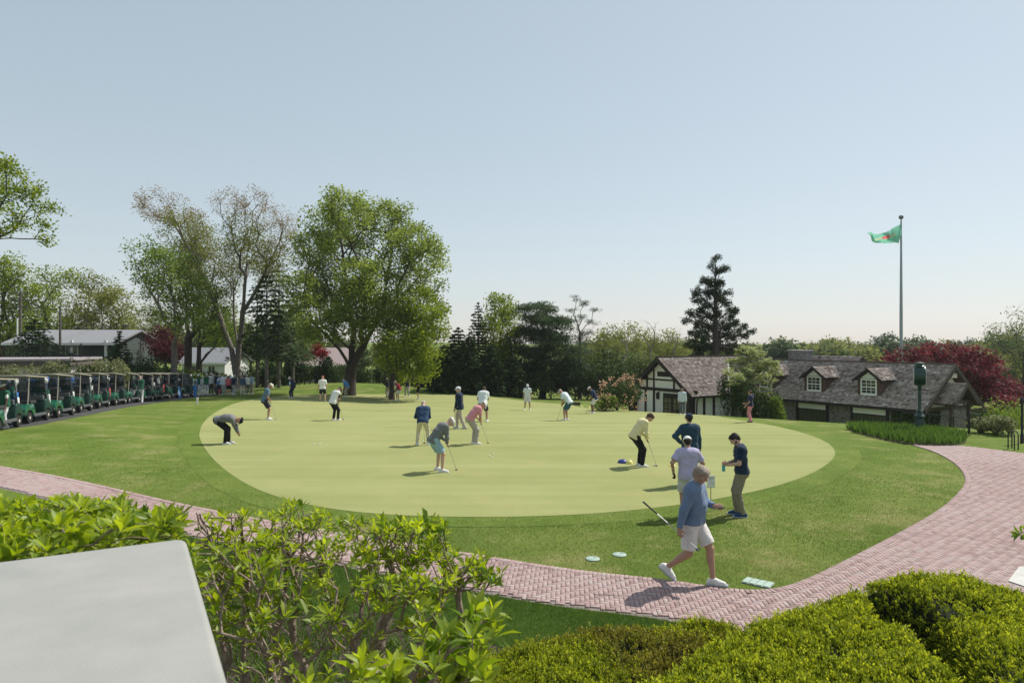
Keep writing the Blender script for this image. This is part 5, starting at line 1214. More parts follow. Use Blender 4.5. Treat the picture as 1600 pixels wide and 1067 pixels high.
def railing(name, pts, h, label, bars=1, cat='railing'):
    pts = [np.asarray(p) for p in pts]; o = empty(name, pts[0], label=label, cat=cat); off = pts[0]
    for p in pts: b = MB(); b.tube([p-off+V(0, 0, -.05), p-off+V(0, 0, h)], .022, n=6); b.build('post', M_black, o)
    for k in range(bars):
        b = MB(); b.tube([p-off+V(0, 0, h*(1-k*.45)) for p in pts], .02, n=6); b.build('rail', M_black, o)
    return o
railing('iron_railing', [base(x, y) for x, y in ((1408, 30.5), (1452, 29.6), (1490, 28.4), (1513, 27.3))], .62, 'low black iron railing behind the iris bed')
railing('iron_handrail', [base(1515, 26.2)+V(0, 0, .1), base(1531, 27.6)+V(0, 0, -.1)], .85, 'short black handrail beside the porch steps')
for px, lab in ((1585, 'left one of two small black hoops at the plaza edge'), (1591, 'right one of two small black hoops at the plaza edge')):
    p = at(px, 703); o = empty('bike_hoop', p, label=lab, cat='hoop', group='black hoops at the plaza edge'); b = MB(); b.tube([V(0, 0, -.05), V(0, 0, .5), V(.03, .1, .6), V(.06, .3, .6), V(.08, .4, .5), V(.08, .4, -.05)], .02, n=6); b.build('hoop', M_black, o)
p = base(1597, 24.5); o = empty('lamp_post', p, label='black lamp post standing at the right edge behind the plaza', cat='lamp post')
b = MB(); b.lathe([(.06, 0), (.06, .3), (.04, .36), (.035, 1.35), (.045, 1.4)], n=12); b.build('post', M_black, o, smooth=True)
b = MB(); b.lathe([(.04, 1.4), (.065, 1.44), (.075, 1.56), (.08, 1.57), (.03, 1.64), (.01, 1.66)], n=8); b.build('lantern', M_black, o)
# flagpole behind the house
p = base(1408, 60); top = W(1409.5, 345, 60); hh = top[2]-p[2]
fp = empty('flagpole', p, label='tall grey flagpole with a ball on top behind the shingled house', cat='flagpole')
M_pole = mat('pole_grey', (.30, .34, .37), .4, var=.06, metal=.3)
b = MB(); b.tube([(0, 0, -.2), (0, 0, hh*.5), (0, 0, hh)], [.15, .13, .065], n=12); b.build('pole', M_pole, fp, smooth=True)
b = MB(); b.lathe([(0.01, -.2), (.12, -.16), (.19, -.05), (.2, .03), (.16, .13), (.02, .2)], c=(0, 0, hh+.3), n=14); b.box((0, 0, hh+.05), (.06, .06, .2)); b.build('finial', mat('finial_grey', (.16, .17, .18), .4), fp, smooth=True)
# flag: waving cloth with a red round emblem over a tan diagonal
def flag_mat():
    m, nt, out = new_mat('green_flag_cloth'); b = N(nt, 'ShaderNodeBsdfPrincipled'); b.inputs['Roughness'].default_value = .8
    a = N(nt, 'ShaderNodeAttribute', attribute_name='tint'); r = N(nt, 'ShaderNodeValToRGB'); r.color_ramp.interpolation = 'CONSTANT'; e = r.color_ramp.elements; e.new(.3); e.new(.6)
    for i, (q, c) in enumerate([(0, (.26, .62, .48)), (.3, (.74, .66, .42)), (.6, (.80, .16, .18))]): e[i].position = q; e[i].color = c4(c)
    nt.links.new(a.outputs['Fac'], r.inputs['Fac']); nt.links.new(r.outputs[0], b.inputs['Base Color'])
    t = N(nt, 'ShaderNodeBsdfTranslucent'); nt.links.new(r.outputs[0], t.inputs['Color']); mx = N(nt, 'ShaderNodeMixShader'); mx.inputs[0].default_value = .45
    nt.links.new(b.outputs[0], mx.inputs[1]); nt.links.new(t.outputs[0], mx.inputs[2]); nt.links.new(mx.outputs[0], out.inputs['Surface']); return m
nu, nv = 90, 54; s = np.linspace(0, 1, nu)[None, :]; t_ = np.linspace(0, 1, nv)[:, None]
# top edge and bottom edge of the blown cloth, in photo pixels at the pole's distance
tx = np.interp(s, [0, .25, .5, .78, 1], [1406.5, 1396, 1383, 1368, 1358]); ty = np.interp(s, [0, .25, .5, .78, 1], [351, 357, 363, 367.5, 363])
bx = np.interp(s, [0, .3, .6, .85, 1], [1405.2, 1393, 1381, 1370, 1358.5]); by = np.interp(s, [0, .3, .6, .85, 1], [382, 380, 379, 379.5, 364])
px = tx+(bx-tx)*t_; py = ty+(by-ty)*t_
dy = .55*np.sin(s*7.5+t_*3.2)*s**.6+.25*np.sin(s*13-t_*4)
Yf = 60+dy; co = np.stack([(px-CX)/F*60, Yf, -(py-CY)/F*60], -1).reshape(-1, 3)-p
em = np.hypot((s-.55)/.085, (t_-.52)/.16) < 1; di = np.abs((t_-.5)-(s-.52)*.16) < .085*(1-np.abs(s-.55)*1.1)
tint = np.where(em, .8, np.where(di & (np.abs(s-.55) < .42), .45, .1)).ravel()
ii = np.arange(nu*nv).reshape(nv, nu); Q = np.stack([ii[:-1, :-1], ii[:-1, 1:], ii[1:, 1:], ii[1:, :-1]], -1).reshape(-1, 4)
fl = link('flag', np_mesh('flag', co, Q, mats=flag_mat(), tint=tint, smooth=True), label='green flag with a red round emblem and tan diagonal flying from the pole', cat='flag'); fl.location = p
# weathervane-like figure above the red maple
p = base(1480, 58); zt_ = W(1480, 532, 58)[2]-p[2]; o = empty('weather_vane', p, label='small golden figure on a thin post above the red maple', cat='weather vane')
M_gold = mat('dull_gold', (.36, .22, .08), .4, metal=.6)
b = MB(); b.tube([(0, 0, 0), (0, 0, zt_-.55)], .05, n=6); b.build('post', M_gold, o)
b = MB(); b.tube([(0, 0, zt_-.6), (.05, 0, zt_-.3), (0, 0, zt_-.1), (.12, 0, zt_+.06)], [.08, .1, .09, .05], n=7); b.tube([(.02, 0, zt_-.12), (.25, 0, zt_+.02), (.42, 0, zt_-.1)], [.05, .04, .03], n=6); b.build('figure', M_gold, o)

# ------------------------------------------------------------------ houses, wall, poles and cars on the left
M_roofg = mat('grey_asphalt_roof', (.24, .245, .26), .9, var=.12, scale=6, bump=.4, bscale=30)
M_side = mat('white_siding', (.62, .62, .60), .7, var=.05)
M_sideg = mat('grey_green_siding', (.07, .09, .085), .8, var=.1)
def simple_house(name, c, L, D, hw, hr, rz, wall, roof, label, wins=(), porch=0, doors=()):
    o = empty(name, c, rz, label=label, cat='house')
    b = MB(); hv = hw-.3; b.box((0, 0, hv/2-.3), (L, D, hv+.6)); b.add([(-L/2, -D/2, hv), (-L/2, D/2, hv), (-L/2, 0, hw+hr-.3), (L/2, -D/2, hv), (L/2, D/2, hv), (L/2, 0, hw+hr-.3)], [(0, 1, 2), (5, 4, 3), (0, 2, 5, 3), (1, 4, 5, 2)]); b.build('wall', wall, o)
    b = MB(); e_ = .45
    for s_ in (-1, 1): slab(b, [(-L/2-e_, s_*(D/2+e_+porch*(s_ < 0)), hw-.1-hr*(e_+porch*(s_ < 0))/(D/2)), (L/2+e_, s_*(D/2+e_+porch*(s_ < 0)), hw-.1-hr*(e_+porch*(s_ < 0))/(D/2)), (L/2+e_, 0, hw+hr), (-L/2-e_, 0, hw+hr)], .16)
    b.build('roof', roof, o)
    b = MB(); b.box((0, -D/2-e_-porch, hw-.22-hr*(e_+porch)/(D/2)), (L+2*e_, .05, .2)); b.build('fascia', M_white, o)
    for x, z, w_, h_ in wins:
        b = MB()
        for a, c_, d_ in (((x-w_/2-.05), z, (.1, .1, h_+.2)), ((x+w_/2+.05), z, (.1, .1, h_+.2))): b.box((a, -D/2-.03, c_), d_)
        b.box((x, -D/2-.03, z+h_/2+.05), (w_, .1, .1)); b.box((x, -D/2-.03, z-h_/2-.05), (w_, .1, .1)); b.box((x, -D/2-.02, z), (.05, .06, h_)); f_ = b.build('window', M_white, o)
        b = MB(); b.box((x, -D/2-.005, z), (w_, .02, h_)); b.build('pane', M_glassd, f_)
    return o
Yh = 72; c = base(145, Yh); 
c = base(138, Yh); hz = W(145, 516, Yh+3)[2]-c[2]-1.25
h1 = simple_house('grey_roofed_house', c, 10.2, 7, hz+.35, .9, R(2), M_sideg, M_roofg, 'low house with a pale grey roof and white porch posts behind the cedars', wins=[(-2.2, 1.9+hz-2.6, .8, 1.2), (.4, 1.9+hz-2.6, 1.1, 1.1)], porch=1.0)
for x in (-3.3, -1.0, 1.1, 4.4):
    b = MB(); b.box((x, -4.7, (hz+.2)/2), (.2, .2, hz+.1)); b.build('porch_post', M_white, h1)
c = base(338, 92); simple_house('white_house', c, 6, 6, 3.2, 1.6, R(-8), M_side, M_roofg, 'white sided house behind the straight tree trunks and parked cars', wins=[(-1.6, 1.9, 1.2, 1.0), (1.2, 1.9, .9, 1.0)])
c = base(505, 98); simple_house('pink_roofed_house', c, 8, 7, 2.9, 2.0, R(3), mat('tan_wall', (.36, .31, .26), .8), mat('pinkish_roof', (.33, .26, .25), .9, var=.1), 'house with a pinkish roof half hidden behind the scarlet maple', wins=[(1.5, 1.6, 1, 1)])
# white retaining building with a flat roof
M_wallw = mat('cream_wall', (.60, .56, .50), .9, var=.08, scale=3, bump=.3)
p0 = base(-120, 44); p1 = base(108, 46); d_ = p1-p0; L = np.linalg.norm(d_[:2]); o = empty('flat_roofed_building', p0, math.atan2(d_[1], d_[0]), label='long low cream walled building with a flat roof behind the golf carts', cat='building')
zt_ = W(50, 559, 45)[2]-p0[2]
b = MB(); b.box((L/2, 2.5, zt_/2-.3), (L, 5, zt_-.5)); b.build('wall', M_wallw, o)
b = MB(); b.box((L/2, 2.4, zt_-.38), (L+.5, 5.9, .34)); b.build('fascia', mat('brown_fascia', (.12, .095, .09), .8), o)
b = MB(); b.box((L/2, 2.4, zt_-.14), (L+.7, 6.1, .14)); b.build('roof', mat('mauve_roof', (.34, .30, .32), .8), o)
for x in (L*.52, L*.82): b = MB(); b.box((x, -.04, zt_/2-.4), (.22, .1, zt_-.6)); b.build('pilaster', mat('rust_post', (.13, .06, .045), .8), o)
fo = empty('black_fence', p0+V(0, 0, zt_-.08), math.atan2(d_[1], d_[0]), label='black picket fence standing on the flat roof', cat='fence')
b = MB(); 
for x in np.arange(0, L, .13): b.box((x, 3.8, .42), (.02, .02, .84))
b.build('picket', M_black, fo)
b = MB(); b.box((L/2, 3.8, .86), (L, .05, .05)); b.box((L/2, 3.8, .1), (L, .05, .05)); b.build('rail', M_black, fo)
for x in np.arange(0, L, 2.6): b = MB(); b.box((x, 3.8, .5), (.07, .07, 1.0)); b.build('post', M_black, fo)
# dark hedge and pale flowers behind the fence
for px in (10, 25, 60, 85, 104): 
    B = base(px, 56); hzz = W(px, 545, 56)[2]-B[2]; shrub('hedge_shrub', B, 1.5, hzz+.3, np.random.default_rng(px), LM_dark, 700, .2, .12, label='dark shrub showing through the black fence above the flat roof', group='dark shrubs behind the black fence')
# utility poles and wires
M_wood = mat('weathered_pole', (.13, .115, .10), .95, var=.2, scale=8, bump=.3)
tops = []
def pole(px, top, Y, label, arms=(), r=.14, m=None):
    p = base(px, Y); h = W(px, top, Y)[2]-p[2]; o = empty('utility_pole', p, label=label, cat='utility pole', group='utility poles and wires by the houses')
    b = MB(); b.tube([(0, 0, -.2), (0, 0, h)], [r, r*.75], n=8); b.build('pole', m or M_wood, o, smooth=True)
    for yy, wd in arms:
        z = W(px, yy, Y)[2]-p[2]; b = MB(); b.box((0, -.15, z), (wd, .1, .12)); c_ = b.build('crossarm', M_wood, o)
        for t in (-.45, -.25, .25, .45): b = MB(); b.lathe([(.03, 0), (.05, .06), (.03, .14)], c=(t*wd, -.15, z+.06), n=6); b.build('insulator', M_black, c_)
    return p+V(0, 0, h)
a0 = pole(32, 455, 76, 'utility pole with three wooden crossarms at the left', [(459, 2.0), (469.5, 2.0), (480, 1.8)], .17)
a1 = pole(94, 478, 66, 'plain dark utility pole left of the grey roof', (), .13)
a2 = pole(161, 509, 74, 'short dark pole in front of the middle of the grey roof', (), .12)
a3 = pole(197, 507, 80, 'short pole with fittings right of the grey roof', [(510, .7)], .12)
pole(27, 497, 74, 'short white pole beside the pole with crossarms', (), .1, M_white)
pole(220, 520, 62, 'thin pale pole right of the pointed spruce', (), .07)
def wire(a, b_, sag, label):
    p = [a+(b_-a)*f+V(0, 0, -sag*4*f*(1-f)) for f in np.linspace(0, 1, 12)]; b = MB(); b.tube([q-a for q in p], .018, n=4); o = b.build('overhead_wire', M_black, None, label=label, cat='wire'); o.location = a
wire(a1+V(0, 0, -.6), a3, .7, 'sagging wire from the plain dark pole to the pole right of the grey roof')
wire(a1+V(0, 0, -1.6), a2+V(0, 0, -.1), .3, 'short wire between the plain dark pole and the short dark pole')
wire(a0+V(0, 0, -.4), a1+V(0, 0, -.2), .6, 'wire from the crossarm pole to the plain dark pole')
wire(a3+V(0, 0, -.1), base(420, 82)+V(0, 0, 6.2), .8, 'long wire running from the grey roof towards the forked maple')
wire(a3+V(0, 0, -.7), base(420, 82)+V(0, 0, 5.2), .8, 'lower long wire running from the grey roof towards the forked maple')
# parked cars in the street behind the trees
def car(px, Y, rz, col, label):
    p = base(px, Y); o = empty('parked_car', p, rz, label=label, cat='car', group='cars parked in the street behind the trees'); pm = mat('paint_'+label.split()[0], col, .25, var=.04, coat=.6)
    prof = [(-2.2, .35), (-2.2, .75), (-1.9, .88), (-1.35, .92), (-.85, 1.4), (.6, 1.42), (1.2, .95), (2.0, .82), (2.2, .6), (2.2, .35)]
    b = MB(); b.prism(prof, lambda q, t: (q[0], t, q[1]), -.85, .85); b.build('body', pm, o, bevel=.05)
    b = MB(); b.prism([(-1.2, .95), (-.82, 1.34), (.55, 1.36), (1.05, .96)], lambda q, t: (q[0], t, q[1]), -.862, .862); b.build('window', M_glassd, o)
    for x in (-1.35, 1.35):
        for y in (-.8, .8): b = MB(); b.lathe([(.2, -.1), (.32, -.09), (.33, .09), (.2, .1)], c=(x, y, .33), n=16, M=Matrix.Rotation(R(90), 4, 'X')); b.build('wheel', M_black, o)
car(343, 84, R(8), (.03, .03, .045), 'dark car parked in front of the white house')
car(354, 80, R(12), (.62, .64, .66), 'white car parked next to the forked maple trunk')
car(434, 82, R(5), (.10, .12, .15), 'grey car half hidden behind the hemlock trunks')
# ------------------------------------------------------------------ people: bodies as one smooth surface round a posed skeleton
def surfnet(prims, vox, smooth_k=.03, wob=0):
    """surface of a smooth union of tapered capsules. prim: (a, b, ra, rb, k, clips); clips = [(point, outward normal)]"""
    lo = np.min([np.minimum(p[0]-p[2], p[1]-p[3]) for p in prims], 0)-3*vox; hi = np.max([np.maximum(p[0]+p[2], p[1]+p[3]) for p in prims], 0)+3*vox
    n = np.ceil((hi-lo)/vox).astype(int)+1; D = np.full(n, .5, np.float32)
    for p in prims:
        a, b, ra, rb = p[:4]; k = p[4] if len(p) > 4 and p[4] is not None else smooth_k
        m = k+2.5*vox; r = max(ra, rb)
        i0 = np.maximum(0, np.floor((np.minimum(a, b)-r-m-lo)/vox).astype(int)); i1 = np.minimum(n, np.ceil((np.maximum(a, b)+r+m-lo)/vox).astype(int)+1)
        gx_ = [lo[j]+vox*np.arange(i0[j], i1[j]) for j in range(3)]
        X_, Y_, Z_ = np.meshgrid(*gx_, indexing='ij', sparse=True)
        ba = b-a; L2 = float(ba@ba)
        if L2 > 1e-10:
            t = ((X_-a[0])*ba[0]+(Y_-a[1])*ba[1]+(Z_-a[2])*ba[2])/L2; t = np.clip(t, 0, 1)
        else: t = 0.0
        d = np.sqrt((X_-a[0]-t*ba[0])**2+(Y_-a[1]-t*ba[1])**2+(Z_-a[2]-t*ba[2])**2)-(ra+(rb-ra)*t)
        if wob: d = d+wob*(np.sin(31*X_+9*Z_)*np.sin(27*Z_+11*Y_)+.6*np.sin(53*Z_+23*X_)*np.sin(41*Y_))
        if len(p) > 5 and p[5]:
            for q, nn in p[5]: d = np.maximum(d, (X_-q[0])*nn[0]+(Y_-q[1])*nn[1]+(Z_-q[2])*nn[2])
        sl = tuple(slice(i0[j], i1[j]) for j in range(3)); S = D[sl]
        h = np.maximum(k-np.abs(S-d), 0)/k; D[sl] = np.minimum(S, d)-h*h*k*.25
    s = D < 0
    c = np.zeros(n-1, np.int8)
    for i in (0, 1):
        for j in (0, 1):
            for k in (0, 1): c += s[i:n[0]-1+i, j:n[1]-1+j, k:n[2]-1+k]
    act = np.argwhere((c > 0) & (c < 8)); idx_ = -np.ones(n-1, np.int32); idx_[tuple(act.T)] = np.arange(len(act))
    acc = np.zeros((len(act), 3)); cnt = np.zeros(len(act))
    cv = {(i, j, k): D[act[:, 0]+i, act[:, 1]+j, act[:, 2]+k] for i in (0, 1) for j in (0, 1) for k in (0, 1)}
    for ax in range(3):
        for u in (0, 1):
            for w_ in (0, 1):
                A = [0, 0, 0]; o = [x for x in range(3) if x != ax]; A[o[0]] = u; A[o[1]] = w_; B_ = list(A); B_[ax] = 1
                va, vb = cv[tuple(A)], cv[tuple(B_)]; m = (va < 0) != (vb < 0)
                t = np.where(m, va/np.where(m, va-vb, 1), 0); p_ = np.tile(np.array(A, float), (len(act), 1)); p_[:, ax] = t
                acc += p_*m[:, None]; cnt += m
    Vx = lo+vox*(act+acc/cnt[:, None]); quads = []
    for ax in range(3):
        o = [x for x in range(3) if x != ax]; sl0 = [slice(None)]*3; sl1 = [slice(None)]*3; sl0[ax] = slice(0, n[ax]-1); sl1[ax] = slice(1, n[ax])
        e = np.argwhere(s[tuple(sl0)] != s[tuple(sl1)]); e = e[(e[:, o[0]] > 0) & (e[:, o[1]] > 0) & (e[:, o[0]] < n[o[0]]-1) & (e[:, o[1]] < n[o[1]]-1)]
        f = s[tuple(e.T)]; q = []
        for du, dw in ((1, 1), (0, 1), (0, 0), (1, 0)):
            g = e.copy(); g[:, o[0]] -= du; g[:, o[1]] -= dw; q.append(idx_[tuple(g.T)])
        q = np.stack(q, 1); flip = f if ax != 1 else ~f
        q[~flip] = q[~flip][:, ::-1]; quads.append(q)
    return Vx, np.concatenate(quads)
def nrm(v): return v/(np.linalg.norm(v)+1e-9)
def rotx(v, a): c, s = math.cos(a), math.sin(a); return V(v[0], v[1]*c-v[2]*s, v[1]*s+v[2]*c)
def ik(a, t, l1, l2, pole):
    d = t-a; L = np.linalg.norm(d); L2 = min(L, (l1+l2)*.998); u = d/(L+1e-9); t = a+u*L2
    x = (l1*l1-l2*l2+L2*L2)/(2*L2); h = math.sqrt(max(0, l1*l1-x*x)); p = pole-u*(pole@u); return a+u*x+nrm(p)*h, t
def spin(lean, twist, tilt=0):
    up = nrm(V(math.sin(R(tilt)), math.sin(R(lean)), math.cos(R(lean)))); r = nrm(np.cross(V(-math.sin(R(twist)), math.cos(R(twist)), 0), up)); 
    f = np.cross(up, r); return up, r, f
def skeleton(P):
    """pose -> joints. +Y is where the person faces, +X their right"""
    j = {}; pel = V(*P.get('pelvis', (0, 0, .93))); lean = P.get('lean', 2); tw = P.get('twist', 0)
    u1, r1, f1 = spin(lean*.8, P.get('hiptwist', 0)); u2, r2, f2 = spin(lean*1.12, tw, P.get('tilt', 0))
    j['pel'] = pel; j['mid'] = pel+u1*.25; j['neck'] = j['mid']+u2*.265; j['u1'], j['r1'], j['f1'], j['u2'], j['r2'], j['f2'] = u1, r1, f1, u2, r2, f2
    hp, hy = P.get('head', (5, 0)); hp = R(hp); hy = R(hy)
    hf = nrm(V(math.sin(hy)*math.cos(hp), math.cos(hy)*math.cos(hp), -math.sin(hp))); hr = nrm(V(math.cos(hy), -math.sin(hy), 0)); hu = np.cross(hr, hf)
    j['hf'], j['hr'], j['hu'] = hf, hr, hu; j['head'] = j['neck']+nrm(u2+.6*hu)*.10+hu*.075+hf*.015
    for s, sx in (('R', 1), ('L', -1)):
        j['sh'+s] = j['neck']-u2*.055+r2*sx*.178; j['hip'+s] = pel+r1*sx*.092-u1*.02
        ft = V(*P.get('foot'+s, (sx*.1, 0, 0))); to = R(P.get('toe'+s, sx*12)); lift = R(P.get('lift'+s, 0))
        tdir = V(math.sin(to)*math.cos(lift), math.cos(to)*math.cos(lift), -math.sin(lift)); j['an'+s] = ft+V(0, 0, .085)-V(0, 0, 0); j['tdir'+s] = tdir
        kp = V(*P.get('kpole'+s, (math.sin(to)*.6, 1, .0))); j['kn'+s], j['an'+s] = ik(j['hip'+s], j['an'+s], .425, .42, kp)
        h = P.get('hand'+s)
        if h is None: h = j['sh'+s]+V(sx*.06, .10, -.52)
        h = V(*h); ep = V(*P.get('epole'+s, (sx*.35, -1, -.15))); j['el'+s], j['wr'+s] = ik(j['sh'+s], h, .285, .25, ep)
        fd = nrm(j['wr'+s]-j['el'+s]); hd = P.get('hdir'+s); j['hd'+s] = nrm(V(*hd)) if hd is not None else fd
        ax = P.get('hax'+s); ax = V(*ax) if ax is not None else V(0, 1, 0.2); ax = ax-j['hd'+s]*(ax@j['hd'+s]); j['ha'+s] = nrm(ax); j['curl'+s] = P.get('curl'+s, .35)
    return j
def head_prims(j, k=.02):
    h, f, r, u = j['head'], j['hf'], j['hr'], j['hu']; c = lambda x, y, z: h+r*x+f*y+u*z
    P = [(c(0, -.03, .028), c(0, .022, .03), .077, .074, .02), (c(0, .03, -.02), c(0, .034, -.05), .062, .05, .02), (c(0, .035, -.06), c(0, .058, -.082), .044, .03, .02), (c(0, .068, -.094), c(0, .068, -.094), .019, .019, .02),
         (c(0, .088, .012), c(0, .108, -.022), .009, .014, .012), (c(-.03, .082, .03), c(.03, .082, .03), .014, .014, .014), (c(-.018, .088, -.052), c(.018, .088, -.052), .0085, .0085, .008)]
    for s in (-1, 1):
        P += [(c(s*.076, -.004, .012), c(s*.078, -.012, -.024), .013, .010, .008), (c(s*.04, .06, -.02), c(s*.036, .064, -.02), .03, .026, .02)]
    P += [(j['neck']-j['u2']*.05, c(0, -.022, -.045), .062, .054, .03)]
    return P
def hand_prims(j, s, fr=.0088, k=.008):
    sx = 1 if s == 'R' else -1; w_, d, a = j['wr'+s], j['hd'+s], j['ha'+s]; n = np.cross(d, a)*sx      # n: the way the palm faces
    if s == 'R': n = np.cross(a, d)
    else: n = np.cross(a, d)
    j['hn'+s] = n; P = []
    for o in (-.026, -.009, .009, .026): P.append((w_+d*.005+a*o*.55, w_+d*.085+a*o, .017, .0135, .014))
    c = j['curl'+s]
    for o, ln, base_ in ((.030, .92, .088), (.010, 1.0, .092), (-.010, .95, .090), (-.029, .78, .083)):
        p = w_+d*base_+a*o; ang = c*.5
        for q, l in enumerate((.040, .026, .021)):
            dd = d*math.cos(ang)+n*math.sin(ang)+a*o*1.2; e = p+nrm(dd)*l*ln; P.append((p, e, fr*(1.05-.1*q), fr*(.98-.1*q), k*.5)); p = e; ang += c*1.25
    p = w_+d*.03+a*.026; t1 = nrm(d*.62+a*.75+n*.35); e = p+t1*.045; P.append((p, e, fr*1.4, fr*1.15, k)); t2 = nrm(d*.85+a*.25*(1-c)+n*(.3+.6*c)); P.append((e, e+t2*.032, fr*1.12, fr*.95, k*.5))
    return P
def body_prims(j, build=1.0, belly=.0, fine=1.0):
    P = []; u1, r1, f1, u2, r2, f2 = (j[x] for x in ('u1', 'r1', 'f1', 'u2', 'r2', 'f2')); b = build
    pel, mid, nk = j['pel'], j['mid'], j['neck']
    P.append((pel-r1*.068, pel+r1*.068, .112*b, .112*b, .06)); P.append((pel-r1*.06-f1*.045-u1*.04, pel+r1*.06-f1*.045-u1*.04, .085*b, .085*b, .06))
    P.append((pel+u1*.12-r1*.055+f1*belly*.5, pel+u1*.12+r1*.055+f1*belly*.5, .105*b, .105*b, .07)); P.append((mid-r2*.065+f1*belly, mid+r2*.065+f1*belly, .108*b, .108*b, .07))
    if belly: P.append((mid-u1*.05+f1*belly*1.3, mid+u1*.0+f1*belly*1.3, .10*b, .10*b, .08))
    ch = mid+u2*.14; P.append((ch-r2*.085-f2*.005, ch+r2*.085-f2*.005, .112*b, .112*b, .06))
    up_ = mid+u2*.205; P.append((up_-r2*.10-f2*.02, up_+r2*.10-f2*.02, .082*b, .082*b, .06))
    for s in 'RL':
        P.append((nk-u2*.02-f2*.02, j['sh'+s], .055, .058*b, .05)); P.append((j['sh'+s], j['el'+s], .054*b, .041, .025)); P.append((j['el'+s], j['wr'+s], .041, .027, .02))
        P.append((j['hip'+s], j['kn'+s], .088*b, .056, .04)); kn, an = j['kn'+s], j['an'+s]; P.append((kn, an, .053, .036, .02)); bk = nrm(np.cross(np.cross(an-kn, j['tdir'+s]), an-kn)) if True else 0
        P.append((kn+(an-kn)*.18-bk*.018, kn+(an-kn)*.5-bk*.012, .047, .038, .03))
        t = j['tdir'+s]; uf = np.cross(nrm(np.cross(t, V(0, 0, 1))), t); P.append((an-uf*.045-t*.04, an+t*.125-uf*.052, .030, .024, .02))
    return P
def clothes(j, kind, build, belly):
    """prims of a garment, cut cleanly at cuffs, hem and waist"""
    u1, u2, f1, r1, r2, f2 = (j[x] for x in ('u1', 'u2', 'f1', 'r1', 'r2', 'f2')); pel, mid, nk = j['pel'], j['mid'], j['neck']; P = []; b = build
    if kind[0] == 'top':
        sleeve, loose, hem = kind[1], kind[2], kind[3]; cut = [(pel-u1*hem, -u1)]; i = .014*loose
        P += [(pel-r1*.062-f1*.047-u1*.03, pel+r1*.062-f1*.047-u1*.03, .094*b+i, .094*b+i, .06, cut), (pel-u1*(hem+.04)-r1*.07+f1*belly*.3, pel-u1*(hem+.04)+r1*.07+f1*belly*.3, .112*b+i, .112*b+i, .06, cut), (pel-r1*.072+f1*belly*.3, pel+r1*.072+f1*belly*.3, .112*b+i, .112*b+i, .06, cut), (pel+u1*.12-r1*.06+f1*belly*.6, pel+u1*.12+r1*.06+f1*belly*.6, .108*b+i, .108*b+i, .07, cut), (mid-r2*.068+f1*belly, mid+r2*.068+f1*belly, .112*b+i, .112*b+i, .07, cut)]
        if belly: P.append((mid-u1*.06+f1*belly*1.3, mid+f1*belly*1.3, .104*b+i, .104*b+i, .08, cut))
        ch = mid+u2*.14; P.append((ch-r2*.088, ch+r2*.088, .115*b+i, .115*b+i, .06, cut)); up_ = mid+u2*.205; P.append((up_-r2*.105-f2*.02, up_+r2*.105-f2*.02, .084*b+i, .084*b+i, .06, cut))
        ncut = [(nk+u2*.028-f2*.02, nrm(u2-.35*f2))]
        P.append((nk-u2*.06, nk+u2*.03-f2*.01, .078, .066, .03, ncut))
        for s in 'RL':
            sh, el, wr = j['sh'+s], j['el'+s], j['wr'+s]
            P.append((nk-u2*.03-f2*.02, sh, .060+i*.5, .064*b+i*.7, .05))
            if sleeve == 'none': continue
            if sleeve == 'short': e = sh+(el-sh)*.80; P.append((sh, e, .063*b+i*.7, .060*b+i, .03, [(sh+(el-sh)*.74, nrm(el-sh))]))
            else:
                e = wr+nrm(wr-el)*.005; P.append((sh, el, .063*b+i*.7, .050*b+i*.6, .03)); P.append((el, e, .050*b+i*.6, .037+i*.4, .025, [(e, nrm(wr-el))]))
    elif kind[0] == 'sleeves':
        for s in 'RL':
            sh, el, wr = j['sh'+s], j['el'+s], j['wr'+s]; P.append((sh+(el-sh)*.02, el if kind[1] == 'long' else sh+(el-sh)*.85, .060*b, .052, .02, [] if kind[1] == 'long' else [(sh+(el-sh)*.78, nrm(el-sh))]))
            if kind[1] == 'long': P.append((el, wr, .052, .037, .02, [(wr, nrm(wr-el))]))
    else:
        long_, loose = kind[0] == 'trousers', kind[1]; i = .012*loose; cut = [(pel+u1*.09, u1)]
        P += [(pel-r1*.07, pel+r1*.07, .114*b+i, .114*b+i, .05, cut), (pel-r1*.06-f1*.045-u1*.04, pel+r1*.06-f1*.045-u1*.04, .088*b+i, .088*b+i, .05, cut), (pel+u1*.07-r1*.06+f1*belly*.3, pel+u1*.07+r1*.06+f1*belly*.3, .110*b+i, .110*b+i, .05, cut)]
        for s in 'RL':
            hp, kn, an = j['hip'+s], j['kn'+s], j['an'+s]
            if long_: P += [(hp, kn, .094*b+i, .064+i, .035), (kn, an+(an-kn)*.02, .062+i, .052+i*.8, .025, [(an+nrm(an-kn)*.025, nrm(an-kn))])]
            else: e = hp+(kn-hp)*.95; P.append((hp, e, .096*b+i, .078*b+i*1.6, .035, [(hp+(kn-hp)*.86, nrm(kn-hp))]))
    return P
def shoe_prims(j, sd):
    P = []
    for s in sd:
        an, t = j['an'+s], j['tdir'+s]; side = nrm(np.cross(t, V(0, 0, 1))); up = np.cross(side, t); so = an-up*.085
        cl = [(so, -up)]
        P += [(so+up*.038-t*.055, so+up*.038+t*.06, .041, .044, .02, cl), (so+up*.036+t*.06, so+up*.026+t*.145, .045, .038, .02, cl), (so+up*.05-t*.042, an+up*.004-t*.010, .043, .046, .03, cl+[(an+up*.012, up)]), (an-t*.0-up*.01, so+up*.045+t*.09, .043, .034, .03, cl+[(an+up*.012, up)])]
    return P
